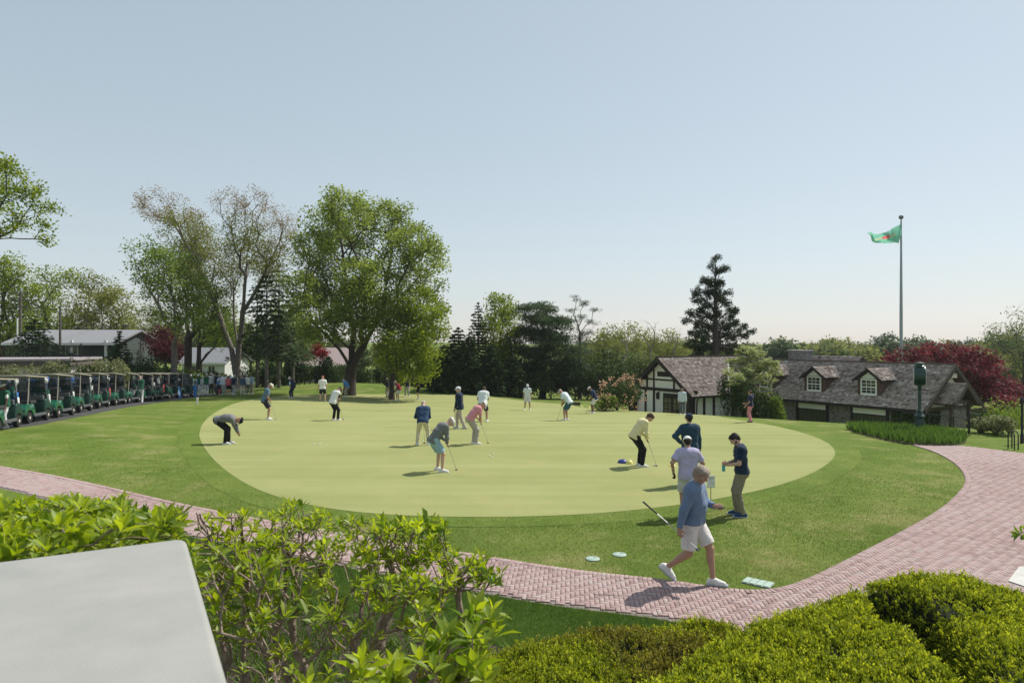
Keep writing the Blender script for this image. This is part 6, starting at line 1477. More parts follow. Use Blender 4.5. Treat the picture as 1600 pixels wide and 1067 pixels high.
def sole_prims(j, sd):
    P = []
    for s in sd:
        an, t = j['an'+s], j['tdir'+s]; side = nrm(np.cross(t, V(0, 0, 1))); up = np.cross(side, t); so = an-up*.085; cl = [(so-up*.004, -up), (so+up*.022, up)]
        P += [(so+up*.01-t*.062, so+up*.01+t*.05, .045, .047, .01, cl), (so+up*.01+t*.05, so+up*.01+t*.168, .049, .040, .01, cl)]
    return P
def hair_prims(j, style):
    h, f, r, u = j['head'], j['hf'], j['hr'], j['hu']; c = lambda x, y, z: h+r*x+f*y+u*z
    if style == 'full': cl = [(c(0, .062, .062), nrm(f*1.0-u*.75))]; P = [(c(0, -.036, .034), c(0, .022, .042), .087, .081, .02, cl), (c(0, -.052, -.01), c(0, -.05, -.04), .07, .052, .03, cl)]
    elif style == 'side': cl = [(c(0, .070, .050), nrm(f*1.0-u*.8))]; P = [(c(0, -.036, .036), c(0, .026, .046), .086, .081, .02, cl), (c(0, -.055, -.01), c(0, -.055, -.055), .074, .058, .03, cl), (c(-.06, .035, .075), c(.05, .055, .07), .028, .034, .03)]
    else: cl = [(c(0, -.0, .0), nrm(f*.6+u*.9)), ]; P = [(c(0, -.036, .028), c(0, -.0, .028), .083, .080, .02, cl), (c(0, -.052, -.015), c(0, -.05, -.045), .066, .048, .03, cl)]
    return P
def cap_prims(j):
    h, f, r, u = j['head'], j['hf'], j['hr'], j['hu']; c = lambda x, y, z: h+r*x+f*y+u*z; lo_ = [(c(0, 0, .030), -nrm(u+.12*f))]
    P = [(c(0, -.034, .036), c(0, .022, .044), .090, .086, .02, lo_)]
    br = [(c(0, 0, .050), nrm(u+.15*f)), (c(0, 0, .036), -nrm(u+.15*f))]
    P += [(c(-.026, .085, .028), c(.026, .085, .028), .066, .066, .008, br), (c(0, .12, .02), c(0, .12, .02), .052, .052, .008, br)]
    return P
SKIN = {'pale': mat('skin_pale', (.52, .33, .25), .5, var=.08, scale=12), 'tan': mat('skin_tan', (.40, .235, .165), .5, var=.08, scale=12), 'brown': mat('skin_brown', (.15, .08, .055), .5, var=.08, scale=12)}
CLOTH = {}
def cloth(col, rough=.9):
    k = tuple(col)
    if k not in CLOTH: CLOTH[k] = mat('cloth_%d' % len(CLOTH), col, rough, var=.10, scale=9, bump=.9, bscale=16, spec=.15, sheen=.1)
    return CLOTH[k]
M_sole = mat('sole_grey', (.34, .38, .44), .7, var=.05); M_eye = mat('eye_dark', (.02, .018, .016), .2)
def sdf_obj(name, prims, vox, m, parent, S, wob=0, label=None):
    v, q = surfnet(prims, vox, wob=wob); return link(name, np_mesh(name, v*S, q, mats=m, smooth=True), parent, label=label)
def person(px, py, yaw, pose, label, top, legs, hat=None, hair=None, skin='pale', shoes=(.7, .7, .68), hpx=None, S=None, vox=.013, build=1.0, belly=0, sleeves=None, belt=None, group='golfers practising on the putting green', hatgear=None, at_w=None, glove=None):
    g = at(px, py) if at_w is None else V(*at_w); S = S or (hpx*g[1]/F/1.74 if hpx else 1.0); S = min(1.1, max(.9, S))
    j = skeleton(pose); root = empty('person', g, R(yaw), label=label, cat='person', group=group)
    fr = .0088 if vox < .008 else max(.0088, vox*.85)
    pr = body_prims(j, build, belly)+head_prims(j)+hand_prims(j, 'R', fr)+hand_prims(j, 'L', fr)
    sdf_obj('body', pr, vox, SKIN[skin], root, S)
    t = clothes(j, ('top', top[1], top[2] if len(top) > 2 else 1, top[3] if len(top) > 3 else .07), build, belly); sdf_obj(top[3+1] if len(top) > 4 else 'shirt', t, vox, cloth(top[0]), root, S, wob=.0036)
    if sleeves:
        pp = clothes(j, ('sleeves', sleeves[1]), build, belly); h_ = len(pp)//2
        for pq in (pp[:h_], pp[h_:]): sdf_obj('sleeve', pq, vox, cloth(sleeves[0]), root, S, wob=.0015)
    sdf_obj('trousers' if legs[1] == 'trousers' else 'shorts', clothes(j, (legs[1], legs[2] if len(legs) > 2 else 1), build, belly), vox, cloth(legs[0]), root, S, wob=.0036)
    for sd_ in 'RL':
        sh_ = sdf_obj('shoe', shoe_prims(j, sd_), min(vox, .009), cloth(shoes), root, S)
        if vox < .012: sdf_obj('sole', sole_prims(j, sd_), .007, M_sole, sh_, S)
    if hair: sdf_obj('hair', hair_prims(j, hair[1]), min(vox, .011), mat('hair_%d' % int(sum(c*1000 for c in hair[0])), hair[0], .8, var=.3, scale=30, bump=.6, bscale=90), root, S, wob=.0055)
    if hat: sdf_obj('cap', cap_prims(j), min(vox, .009), cloth(hat), root, S)
    if glove: sdf_obj('glove', [(a, b, ra+.0035, rb+.0035, k) for a, b, ra, rb, k in hand_prims(j, glove[1], fr)], vox, cloth(glove[0]), root, S)
    if vox < .011:
        nk, u2, f2 = j['neck'], j['u2'], j['f2']; sdf_obj('collar', [(nk-u2*.01-f2*.012, nk+u2*.05-f2*.02, .079, .066, .01, [(nk+u2*.044-f2*.02, nrm(u2-.45*f2)), (nk+u2*.012-f2*.012, -nrm(u2-.4*f2))])], .007, cloth([c*.8 for c in top[0]]), root, S)
    h, f, r, u = j['head'], j['hf'], j['hr'], j['hu']
    for s in (-1, 1):
        b = MB(); c_ = (h+r*s*.032+f*.0865+u*.008)*S; b.lathe([(.002, -.009*S), (.008*S, -.005*S), (.010*S, 0), (.008*S, .005*S), (.002, .009*S)], c=c_, n=8); b.build('eye', M_eye, root, smooth=True)
    return root, j, S, g
M_steel = mat('club_steel', (.45, .46, .47), .25, var=.05, metal=.9); M_grip = mat('club_grip', (.02, .02, .022), .7); M_head = mat('putter_head', (.12, .125, .13), .35, metal=.7, var=.1); M_ball = mat('golf_ball_white', (.78, .78, .76), .4, var=.02)
def putter(g, yaw, top, bot, label, S=1.0, hdir=None, group='putters held by the golfers'):
    """club from the grip end (top) to the head (bot), in the holder's frame"""
    top, bot = V(*top)*S, V(*bot)*S; o = empty('putter', g, R(yaw), label=label, cat='golf club', group=group); d = nrm(bot-top)
    b = MB(); b.tube([top+d*.24, bot], [.008, .007], n=8); b.build('shaft', M_steel, o, smooth=True)
    b = MB(); b.tube([top, top+d*.02, top+d*.27], [.013, .015, .011], n=8); b.build('grip', M_grip, o, smooth=True)
    hd = V(*hdir) if hdir is not None else V(1, 0, 0); hd = nrm(hd-d*(hd@d)*.0); a = math.atan2(hd[1], hd[0])
    b = MB(); b.box((0, 0, 0), (.11, .035, .026), ch=.006); b.box((.0, -.02, .0), (.05, .03, .02), ch=.005); h_ = b.build('club_head', M_head, o); h_.location = Vector(bot); h_.rotation_euler = (0, 0, a)
    return o
NW = (.66, .70, .72); WHT = (.72, .72, .70); NAVY = (.016, .028, .062); BLACK = (.012, .012, .014); KHAKI = (.42, .37, .29); STONE = (.50, .46, .40)
def grip_pose(P, lean, dz=0, out=.02, feet=.18, headp=None, fwd=0):
    """a golfer bent over a putter: the hands meet below the shoulders"""
    P = dict(P); P.setdefault('pelvis', (0, -.10-lean*.0012, .90-lean*.0006)); P['lean'] = lean; P.setdefault('footR', (feet, .02, 0)); P.setdefault('footL', (-feet, .02, 0)); P['head'] = (headp if headp is not None else min(80, lean+24), P.get('hy', 0))
    j = skeleton(P); m = (j['shR']+j['shL'])/2; h = m+V(0, .09+fwd, -.46+dz); b_ = V(.03, h[1]+.27, .025)
    ax = nrm(b_-(h+V(0, .02, .06))); hd = nrm(V(0, .5, -.55)-ax*(V(0, .5, -.55)@ax)) if False else None
    for s, sx, dd in (('R', 1, .055), ('L', -1, -.03)):
        c = h+ax*dd; P['hand'+s] = tuple(c+V(sx*.045, -.035, .055)); P['hdir'+s] = tuple(nrm(c+V(0, .02, -.01)-(c+V(sx*.045, -.035, .055)))); P['hax'+s] = tuple(-ax); P['curl'+s] = 1.05; P['epole'+s] = (sx*1.0, -.3, -.3)
    return P, h-ax*.13, b_
import re
def golfer(px, py, yaw, lean, label, top, legs, club=True, grp=None, clabel=None, S=None, **k):
    pk = {a: k.pop(a) for a in ('dz', 'feet', 'headp', 'fwd') if a in k}; base_ = k.pop('base', {})
    P, t, b_ = grip_pose(base_, lean, **pk); root, j, S_, g = person(px, py, yaw, P, label, top, legs, S=S, **k)
    if club: putter(g, yaw, t, b_, clabel or ('putter of the '+' '.join(re.split(r' (?:bent|putting|strolling|seen|standing|looking|holding|close|beyond|and) ', label)[0].split()[:12])), S_)
    return root
# ---- the man walking in front
Pw = dict(pelvis=(0, 0, .895), lean=6, twist=6, head=(34, 6), footR=(.09, -.34, .11), liftR=32, toeR=4, footL=(-.07, .27, .012), liftL=-8, toeL=-4, handR=(.34, -.06, .80), epoleR=(.8, -1, 0), hdirR=(.15, .10, -1), haxR=(.05, .9, .35), curlR=1.0, handL=(-.15, .25, 1.10), epoleL=(-.8, -.4, -.7), hdirL=(.35, .9, .12), haxL=(-.6, .3, .75), curlL=.75, kpoleR=(.1, 1, .1))
gw = at(1082, 912); yaww = -128
r_, j_, S_, g_ = person(1082, 912, yaww, Pw, 'grey haired man in blue sweater and white shorts striding onto the brick path', ((.14, .195, .30), 'long', 1.25, .01), ((.66, .62, .60), 'shorts', 1.3), hair=((.30, .25, .20), 'side'), skin='tan', shoes=(.70, .70, .68), vox=.0062, S=1.06, build=1.04, belly=.03, group=None)
b = MB(); ck_ = j_['neck']; f2, u2, r2 = j_['f2'], j_['u2'], j_['r2']
b.tube([(ck_+f2*.098-u2*.02)*S_, (ck_+f2*.125-u2*.09)*S_, (ck_+f2*.138-u2*.17)*S_], .004, n=5); b.build('zip', mat('zip_grey', (.25, .3, .4), .5), r_)
b = MB(); b.tube([(j_['mid']+u2*.13+f2*.137+r2*x*.01-r2*.075+u2*z*.012)*S_ for x, z in ((-1, -1), (0, 1), (1, -1))], .003, n=5); b.build('chest_emblem', mat('emblem_navy', (.03, .05, .12), .7), r_)
hR = j_['wrR']+j_['hdR']*.085+j_['hnR']*.02; dcl = nrm(V(-.12, .80, -.58)); 
putter(g_, yaww, hR-dcl*.66, hR+dcl*.30, 'putter carried low by the striding man, its grip pointing up behind him', S_, hdir=(1, .2, 0), group=None)
hL = j_['wrL']+j_['hdL']*.10+j_['hnL']*.018
o = empty('phone', Vector(g_), R(yaww), label='dark phone held in the left hand of the striding man', cat='phone'); b = MB(); q_ = Vector(j_['hdL']).to_track_quat('Y', 'Z').to_matrix().to_4x4(); b.box(hL*S_, (.072, .145, .010), M=q_, ch=.003); b.build('casing', mat('phone_black', (.015, .015, .018), .25), o); b = MB(); b.box(hL*S_+np.array(q_ @ Vector((0, 0, .0056))), (.064, .13, .001), M=q_); b.build('screen', M_glassd, o)
# ---- the group beside him
P2 = dict(pelvis=(0, -.02, .93), lean=4, head=(48, 0), footR=(.10, .06, 0), footL=(-.10, -.03, 0), handR=(.03, .27, 1.07), handL=(-.05, .24, 1.05), epoleR=(.6, -.5, -1), epoleL=(-.6, -.5, -1), hdirR=(-.6, .75, .1), hdirL=(.5, .8, .1), haxR=(0, .2, 1), haxL=(0, .2, 1), curlR=.9, curlL=.9)
r_, j_, S_, g_ = person(1157, 806, 78, P2, 'bearded man in a navy polo and olive trousers looking down at his hands', ((.017, .030, .058), 'short', 1.1, .02), ((.23, .205, .145), 'trousers', 1.0), hair=((.022, .016, .013), 'full'), shoes=(.025, .06, .13), hpx=132, vox=.0075, build=.98)
b = MB(); h, f, r, u = j_['head'], j_['hf'], j_['hr'], j_['hu']
sdf_obj('beard', [(h+r*s*.05+f*.02-u*.05, h+f*.072-u*.092, .022, .024, .02) for s in (-1, 1)], .007, MATS['hair_51'] if 'hair_51' in MATS else mat('beard_dark', (.03, .02, .016), .9), r_, S_)
o = empty('water_bottle', Vector(g_), R(78), label='turquoise bottle held by the man in the navy polo', cat='bottle'); b = MB(); b.lathe([(.02, -.085), (.033, -.08), (.034, .03), (.02, .06)], c=V(-.0, .335, .99)*S_, n=14); b.build('bottle_body', mat('turquoise_plastic', (.05, .42, .40), .3), o, smooth=True); b = MB(); b.lathe([(.02, .06), (.021, .09), (.012, .095)], c=V(-.0, .335, .99)*S_, n=12); b.build('lid', M_black, o)
P3 = dict(pelvis=(0, 0, .92), lean=6, head=(22, -3), footR=(.14, .06, 0), footL=(-.11, -.02, 0), handL=(-.30, .02, .93), epoleL=(-1, -.9, .1), hdirL=(.35, .5, -.75), handR=(.22, .26, .98), epoleR=(1, -.5, -.2), curlL=.7)
person(1075, 808, -8, P3, 'man in a lavender polo and white cap standing behind the striding man', ((.43, .40, .56), 'short', 1.3, .10), ((.52, .52, .50), 'shorts', 1.2), hat=(.74, .74, .73), hair=((.02, .016, .013), 'short'), skin='tan', shoes=(.66, .68, .66), hpx=127, vox=.0085, build=1.06, glove=((.03, .03, .03), 'L'))
P4 = dict(pelvis=(0, 0, .93), lean=3, head=(12, 4), handL=(-.21, .03, 1.02), epoleL=(-1, -.25, .15), hdirL=(.8, .3, -.3), handR=(.27, .06, .84), epoleR=(.5, -1, 0), curlL=.6, curlR=.9, haxR=(0, .5, .9))
r_, j_, S_, g_ = person(1078, 758, 5, P4, 'man in teal navy top and cap with one hand on his hip', ((.022, .055, .088), 'long', 1.2, .10), ((.30, .29, .27), 'trousers', 1.0), hat=(.018, .035, .07), hair=((.02, .016, .013), 'short'), hpx=112, vox=.009, build=1.06, glove=((.015, .015, .015), 'R'))
hR = j_['wrR']+j_['hdR']*.08+j_['hnR']*.02; putter(g_, 5, hR+V(0, -.02, .10), hR+V(.10, .12, -.74), 'putter hanging from the black gloved hand of the man in teal navy', S_)
# ---- golfers on the green
golfer(1000, 729, -82, 36, 'man in a pale yellow sweater and black trousers bent over his putter', ((.66, .60, .34), 'long', 1.1, .08), (BLACK, 'trousers', 1.0), hair=((.06, .035, .02), 'full'), skin='tan', S=1.02, vox=.0095, build=1.03, feet=.13)
golfer(686, 737, -62, 42, 'man in grey sweater and light blue shorts putting near the front of the green', ((.15, .16, .155), 'long', 1.15, .09), ((.26, .40, .47), 'shorts', 1.3), hat=(.60, .62, .58), S=1.02, vox=.0095, feet=.17, shoes=(.62, .63, .63))
golfer(741, 694, -66, 42, 'man in a pink polo and grey trousers putting towards the right with a white cap', ((.60, .25, .29), 'short', 1.0, .03), ((.40, .365, .33), 'trousers', .9), hat=(.70, .70, .70), skin='tan', S=1.03, vox=.0105, feet=.13, build=.95)
golfer(661, 696, 4, 34, 'man in a navy sweater and cream trousers putting with his back turned', ((.022, .050, .105), 'long', 1.2, .08), ((.56, .50, .37), 'trousers', 1.0), hat=(.68, .66, .62), S=1.0, vox=.0105, feet=.2)
Pm = dict(pelvis=(0, 0, .93), lean=3, head=(8, 10), footR=(.10, .12, 0), footL=(-.08, -.24, .02), liftL=12, handR=(.28, .16, .84), handL=(-.26, .12, .82), haxR=(0, .3, 1), curlR=.9, curlL=.9, haxL=(0, .3, 1))
r_, j_, S_, g_ = person(718, 670, 78, Pm, 'man in a navy jacket, tan trousers and white cap strolling to the left', ((.014, .024, .052), 'long', 1.5, .12), ((.44, .38, .31), 'trousers', 1.2), hat=(.72, .72, .73), hair=((.4, .38, .36), 'short'), hpx=66, vox=.011, build=1.05, shoes=(.5, .5, .5))
hL = j_['wrL']+j_['hdL']*.08; putter(g_, 78, hL+V(0, -.02, .08), V(-.34, .12, .03), 'putter used like a cane by the man in the navy jacket', S_)
golfer(755, 659, -10, 26, 'man in white shirt and dark shorts seen from behind beyond the pink polo', ((.66, .71, .71), 'short', 1.4, .06), ((.03, .035, .045), 'shorts', 1.2), hair=((.05, .03, .02), 'full'), skin='tan', S=1.06, vox=.0115, feet=.17, build=1.08, headp=45)
Pb = dict(pelvis=(0, -.22, .80), lean=88, head=(105, 0), footR=(.13, .02, 0), footL=(-.13, .08, 0), handR=(.10, .52, .12), handL=(-.13, .34, .40), hdirR=(0, .25, -1), haxR=(0, 1, .2), curlR=.8, epoleR=(1, -.2, .3), epoleL=(-1, -.3, .3))
r_, j_, S_, g_ = person(352, 694, -78, Pb, 'man in a grey sweater and black trousers bending right down to pick up a ball', ((.16, .165, .175), 'long', 1.2, .06), (BLACK, 'trousers', 1.0), hat=(.02, .022, .03), skin='tan', S=1.05, vox=.0105, build=1.05)
golfer(418, 656, -72, 17, 'man in blue grey polo, black shorts and beige cap looking down', ((.10, .165, .23), 'short', 1.2, .05), ((.022, .022, .035), 'shorts', 1.2), hat=(.58, .54, .46), skin='tan', S=1.06, vox=.0115, feet=.12, headp=45, build=1.05)
golfer(456, 622, 75, 22, 'man in navy vest with pale blue sleeves putting far left on the green', (NAVY, 'none', 1.2, .06), ((.02, .03, .06), 'trousers', 1.0), hat=(.70, .70, .68), sleeves=((.48, .58, .70), 'long'), S=1.04, vox=.013, feet=.14)
Pn = dict(pelvis=(0, 0, .93), lean=2, head=(18, 0), footR=(.16, 0, 0), footL=(-.16, 0, 0), handL=(-.30, .08, .84), handR=(.27, .06, .82), curlL=.9)
r_, j_, S_, g_ = person(504, 628, 8, Pn, 'man in white polo, navy shorts and reddish cap, back turned', (WHT, 'short', 1.3, .05), ((.018, .022, .045), 'shorts', 1.2), hat=(.38, .12, .08), hpx=41, vox=.013, shoes=(.2, .2, .2)); putter(g_, 8, (-.30, .10, .88), (-.62, .12, .03), 'putter leaning out from the left hand of the man in navy shorts', S_)
golfer(524, 657, -40, 26, 'man in white vest with black sleeves and black trousers over his ball', (WHT, 'none', 1.5, .08), (BLACK, 'trousers', 1.0), hat=(.02, .02, .022), sleeves=((.02, .02, .022), 'short'), skin='tan', S=1.04, vox=.0115, feet=.17, build=1.06, headp=62)
golfer(541, 621, 70, 30, 'man in bright blue polo putting in front of the big oak trunk', ((.10, .27, .55), 'short', 1.2, .05), (KHAKI, 'trousers', 1.0), hat=(.60, .64, .68), S=1.0, vox=.013, feet=.16)
person(606, 621, 60, dict(lean=6, head=(40, 0), handR=(.12, .3, 1.0), handL=(-.12, .3, 1.0), hdirR=(-.5, .7, 0), hdirL=(.5, .7, 0)), 'man in a dark navy top and khaki trousers beside the man in red', ((.015, .02, .04), 'long', 1.2, .05), ((.36, .33, .27), 'trousers', 1.0), hat=(.02, .02, .025), hpx=33, vox=.014, shoes=(.03, .03, .03))
golfer(622, 626, 68, 30, 'man in a dark red vest with white sleeves and white shorts putting to the left', ((.24, .025, .035), 'none', 1.3, .05), ((.62, .62, .60), 'shorts', 1.2), hat=(.72, .72, .71), sleeves=(WHT, 'short'), skin='tan', S=1.03, vox=.013, feet=.12)
person(636, 620, 175, dict(lean=2, head=(15, 0), footR=(.14, 0, 0), footL=(-.14, 0, 0)), 'man in navy polo and grey trousers facing forward at the back of the green', ((.02, .04, .085), 'short', 1.2, .04), ((.34, .36, .35), 'trousers', 1.1), hat=(.74, .74, .72), hpx=33, vox=.014)
person(654, 624, 100, dict(lean=6, head=(35, 0), handL=(-.2, .25, .95), handR=(.2, .25, .95)), 'person dressed all in black with a white cap at the back of the green', (BLACK, 'short', 1.2, .03), (BLACK, 'shorts', 1.2), hat=(.70, .70, .66), hpx=35, vox=.014, skin='tan')
r_, j_, S_, g_ = person(824, 641, 178, dict(lean=2, head=(20, -6), footR=(.17, 0, 0), footL=(-.17, .0, 0), handR=(.27, .02, .85), handL=(-.27, .0, .85)), 'dark bearded man in pale polo and shorts standing alone', ((.58, .64, .65), 'short', 1.2, .02), ((.60, .60, .60), 'shorts', 1.2), hat=(.55, .57, .56), hair=((.01, .01, .01), 'short'), skin='tan', hpx=41, vox=.0125)
h, f, r, u = j_['head'], j_['hf'], j_['hr'], j_['hu']; sdf_obj('beard', [(h+r*s*.05+f*.02-u*.05, h+f*.075-u*.09, .03, .03, .02) for s in (-1, 1)]+[(h+f*.07-u*.09, h+f*.05-u*.15, .035, .02, .02)], .011, mat('beard_dark', (.015, .013, .012), .9), r_, S_)
golfer(885, 657, 62, 38, 'man in a pale shirt and teal shorts bent over his putter to the left', ((.58, .66, .67), 'short', 1.3, .05), ((.035, .10, .135), 'shorts', 1.3), hat=(.36, .34, .30), skin='tan', S=1.05, vox=.0115, feet=.15, build=1.05)
golfer(927, 646, 72, 26, 'man in navy polo and white shorts putting in front of the conifers', ((.018, .032, .075), 'short', 1.2, .04), ((.64, .62, .58), 'shorts', 1.2), hat=(.66, .66, .64), skin='brown', S=1.03, vox=.0125, feet=.12)
person(1066, 645, 172, dict(lean=1, head=(8, 0), footR=(.12, 0, 0), footL=(-.10, .06, 0)), 'man in light blue shirt and slate trousers before the white timbered gable', ((.50, .57, .61), 'long', 1.4, .09), ((.10, .115, .135), 'trousers', 1.1), hair=((.06, .04, .03), 'full'), skin='tan', hpx=42, vox=.0125, at_w=base(1066, 40.5))
person(1173, 660, 62, dict(lean=-2, pelvis=(0, .02, .93), head=(14, 0), handR=(.16, .30, .98), handL=(-.22, .2, .92), hdirR=(0, 1, .0)), 'person in navy polo and pink trousers holding out a hand', ((.016, .026, .06), 'short', 1.4, .02), ((.58, .24, .27), 'trousers', 1.2), hair=((.07, .045, .03), 'full'), skin='tan', hpx=47, vox=.0125, build=1.08, belly=.04, shoes=(.02, .03, .07))
# ---- caddies and players along the cart row
CG = 'caddies and players gathered along the cart row'
GB = (.02, .12, .065); CW = (.70, .71, .71)
stand = lambda **k: dict(dict(lean=3, head=(15, 0)), **k)
person(8, 669, 150, stand(handR=(.2, .3, .95), handL=(-.25, .1, .85)), 'caddie in a green bib and white trousers cut by the left edge of the photo', (GB, 'none', 1.6, .06), (CW, 'trousers', 1.2), sleeves=(CW, 'short'), hat=CW, skin='brown', hpx=70, vox=.0115, group=CG)
person(219, 629, 30, stand(lean=10, head=(45, 0), handR=(.1, .35, 1.1), handL=(-.15, .33, 1.1)), 'caddie in a dark green jacket and white trousers standing against the carts', ((.015, .075, .045), 'long', 1.5, .06), (CW, 'trousers', 1.3), hat=CW, skin='tan', hpx=42, vox=.014, group=CG)
person(276, 621, 10, stand(), 'person in a long white shirt and dark socks at the end of the cart row', (CW, 'short', 1.8, .22), ((.5, .5, .5), 'shorts', 1.3), hair=((.05, .03, .02), 'full'), hpx=35, vox=.015, group=CG, shoes=(.05, .05, .05))
person(299, 619, 175, stand(head=(25, 0)), 'caddie in a white overall with a green patterned bib and white cap', (GB, 'none', 1.5, .10), (CW, 'trousers', 1.3), sleeves=(CW, 'long'), hat=CW, skin='tan', hpx=34, vox=.015, group=CG)
person(313, 617, 160, stand(lean=12), 'caddie in white leaning behind the white rope stand', (GB, 'none', 1.5, .06), (CW, 'trousers', 1.3), sleeves=(CW, 'long'), hat=CW, skin='brown', hpx=33, vox=.015, group=CG)
person(322, 617, 0, stand(lean=8), 'caddie in a green bib seen from behind right of the rope stand', (GB, 'none', 1.6, .06), (CW, 'trousers', 1.3), sleeves=(CW, 'long'), hat=CW, skin='tan', hpx=33, vox=.015, group=CG)
person(330, 616, 40, stand(), 'caddie in a white shirt and dark trousers beside the green bibs', (CW, 'short', 1.4, .05), ((.05, .055, .06), 'trousers', 1.1), hat=CW, skin='brown', hpx=33, vox=.015, group=CG)
person(338, 616, 120, stand(), 'player in a dark navy top partly hidden in the middle of the group', (NAVY, 'long', 1.3, .06), ((.12, .13, .15), 'trousers', 1.1), hair=((.03, .02, .02), 'full'), hpx=33, vox=.016, group=CG)
person(344, 617, 60, stand(head=(25, 0)), 'player in a mid blue shirt and blue trousers in the gathered group', ((.10, .22, .42), 'long', 1.3, .06), ((.06, .12, .2), 'trousers', 1.1), hat=(.5, .6, .7), hpx=32, vox=.016, group=CG)
person(350, 617, 190, stand(), 'player in a pale blue shirt and grey trousers beside the player in red', ((.60, .68, .74), 'long', 1.3, .06), ((.36, .36, .36), 'trousers', 1.1), hair=((.1, .07, .05), 'full'), hpx=33, vox=.016, group=CG)
person(357, 617, 20, stand(), 'player in a salmon red shirt and black shorts in the gathered group', ((.55, .13, .15), 'short', 1.3, .04), (BLACK, 'shorts', 1.2), hair=((.12, .08, .05), 'full'), skin='tan', hpx=30, vox=.015, group=CG)
person(365, 617, -30, stand(), 'player in a navy polo and pale grey trousers next to the player in red', (NAVY, 'short', 1.3, .04), ((.45, .45, .45), 'trousers', 1.1), hat=(.70, .70, .70), skin='tan', hpx=31, vox=.015, group=CG)
person(379, 617, -10, stand(footR=(.12, .15, 0), footL=(-.1, -.12, 0)), 'player in blue grey sweater and cream trousers by the second rope stand', ((.05, .10, .16), 'long', 1.3, .06), ((.55, .50, .42), 'trousers', 1.1), hair=((.1, .08, .06), 'full'), hpx=31, vox=.015, group=CG)
for px, py, yw, lab, tc_, lc_, ht in [(386, 616, 30, 'player in a white polo at the right end of the gathered group', CW, (.1, .12, .16), (.7, .7, .7)), (394, 615, 150, 'player in a light blue top near the hemlock trunk', (.35, .48, .62), (.42, .38, .3), None), (333, 614, 200, 'player in a charcoal jacket behind the group', (.06, .065, .07), (.3, .3, .3), (.6, .6, .6)), (361, 614.5, 170, 'player in a sky blue polo behind the player in red', (.38, .55, .70), (.1, .1, .12), (.65, .65, .62)), (290, 618, 60, 'caddie in white bending beside the last cart', CW, (.6, .6, .6), CW)]:
    person(px, py, yw, stand(lean=5), lab, (tc_, 'short', 1.4, .05), (lc_, 'trousers', 1.2), hat=ht, hair=((.05, .03, .02), 'full') if not ht else None, skin='tan', S=1.0, vox=.016, group=CG)
for px, py, yw, lab, c_ in [(161, 632, 40, 'caddie in white bending between the second and third golf carts seen', CW), (178, 630, 150, 'player in a white top beside the middle golf carts', (.66, .70, .74)), (116, 640, 20, 'player in pale blue standing behind the third cart', (.42, .52, .60))]:
    g_ = at(px, py); g_ = base(px, g_[1]+1.6); person(px, py, yw, stand(lean=12), lab, (c_, 'short', 1.4, .06), (CW, 'trousers', 1.2), hat=CW, skin='tan', S=1.0, vox=.016, group=CG, at_w=g_)

# ---- balls, discs, sign, stake
rng = np.random.default_rng(8)
balls = [(690, 738.5), (765, 713.5), (768, 716), (770, 710.5), (490, 695), (498, 696), (500, 694.5), (661.5, 691.5), (368, 694), (1022, 728.5), (471, 647), (432, 657), (822, 662), (826, 655), (700, 739.5), (538, 658)]
bl0 = None
blab = ['golf ball beside the toes of the man in the grey sweater', 'lone ball of the trio right of the man in grey', 'nearest ball of the trio right of the man in grey', 'farthest ball of the trio right of the man in grey', 'leftmost ball of the three on the left half of the green', 'front ball of the three on the left half of the green', 'back ball of the three on the left half of the green', 'ball between the feet of the man in cream trousers', 'ball under the hand of the man bending down', 'ball in front of the man in the yellow sweater', 'lone ball beyond the man in the blue grey polo', 'ball at the feet of the man in the blue grey polo', 'ball short of the man standing alone', 'ball in line with the man standing alone', 'ball at the putter head of the man in the grey sweater', 'ball beside the man in the white vest']
for (px, py), lab in zip(balls, blab):
    g = at(px, py)+V(0, 0, .034)
    if bl0 is None:
        bm = bmesh.new(); bmesh.ops.create_icosphere(bm, subdivisions=3, radius=.0225); me = bpy.data.meshes.new('golf_ball'); bm.to_mesh(me); bm.free(); me.materials.append(M_ball); me.polygons.foreach_set('use_smooth', [True]*len(me.polygons)); bl0 = link('golf_ball', me)
        o = bl0
    else: o = bl0.copy(); COL.objects.link(o)
    tag(o, lab, 'golf ball', 'golf balls lying on the green'); o.location = g
for px, py, col, lab, r_ in [(973, 723.5, (.035, .05, .26), 'dark blue dome marker left of the man in yellow', .15), (983, 724.5, (.72, .66, .20), 'yellow disc marker beside the blue dome marker', .11), (1050, 728, (.72, .66, .20), 'yellow disc marker left of the man in lavender', .11)]:
    g = at(px, py); o = empty('training_marker', g+V(0, 0, .012), label=lab, cat='marker', group='practice markers on the green'); hz_ = .10 if 'dome' in lab else .035
    b = MB(); b.lathe([(r_, 0), (r_*.97, hz_*.3), (r_*.75, hz_*.8), (r_*.4, hz_), (r_*.3, hz_*.96)], n=24, cap=False); b.build('shell', mat('plastic_'+lab.split()[0]+lab.split()[1], col, .4), o, smooth=True); b = MB(); b.lathe([(r_, .0), (r_+.012, .004), (r_+.01, .010)], n=24, cap=False); b.build('rim', mat('plastic_'+lab.split()[0]+lab.split()[1], col, .4), o)
g = at(1111, 800); Ysg = 15.6; g = base(1111, Ysg); zc = W(1111, 752, Ysg)[2]-g[2]
o = empty('notice_sign', g, R(8), label='small white notice on a stake at the edge of the putting green', cat='sign'); b = MB(); b.box((0, 0, zc), (.19, .012, .27), ch=.003); pn = b.build('panel', M_white, o); b = MB(); b.box((0, .006, zc-.125), (.19, .02, .03)); b.build('green_band', mat('sign_green', (.10, .25, .17), .5), pn)
b = MB()
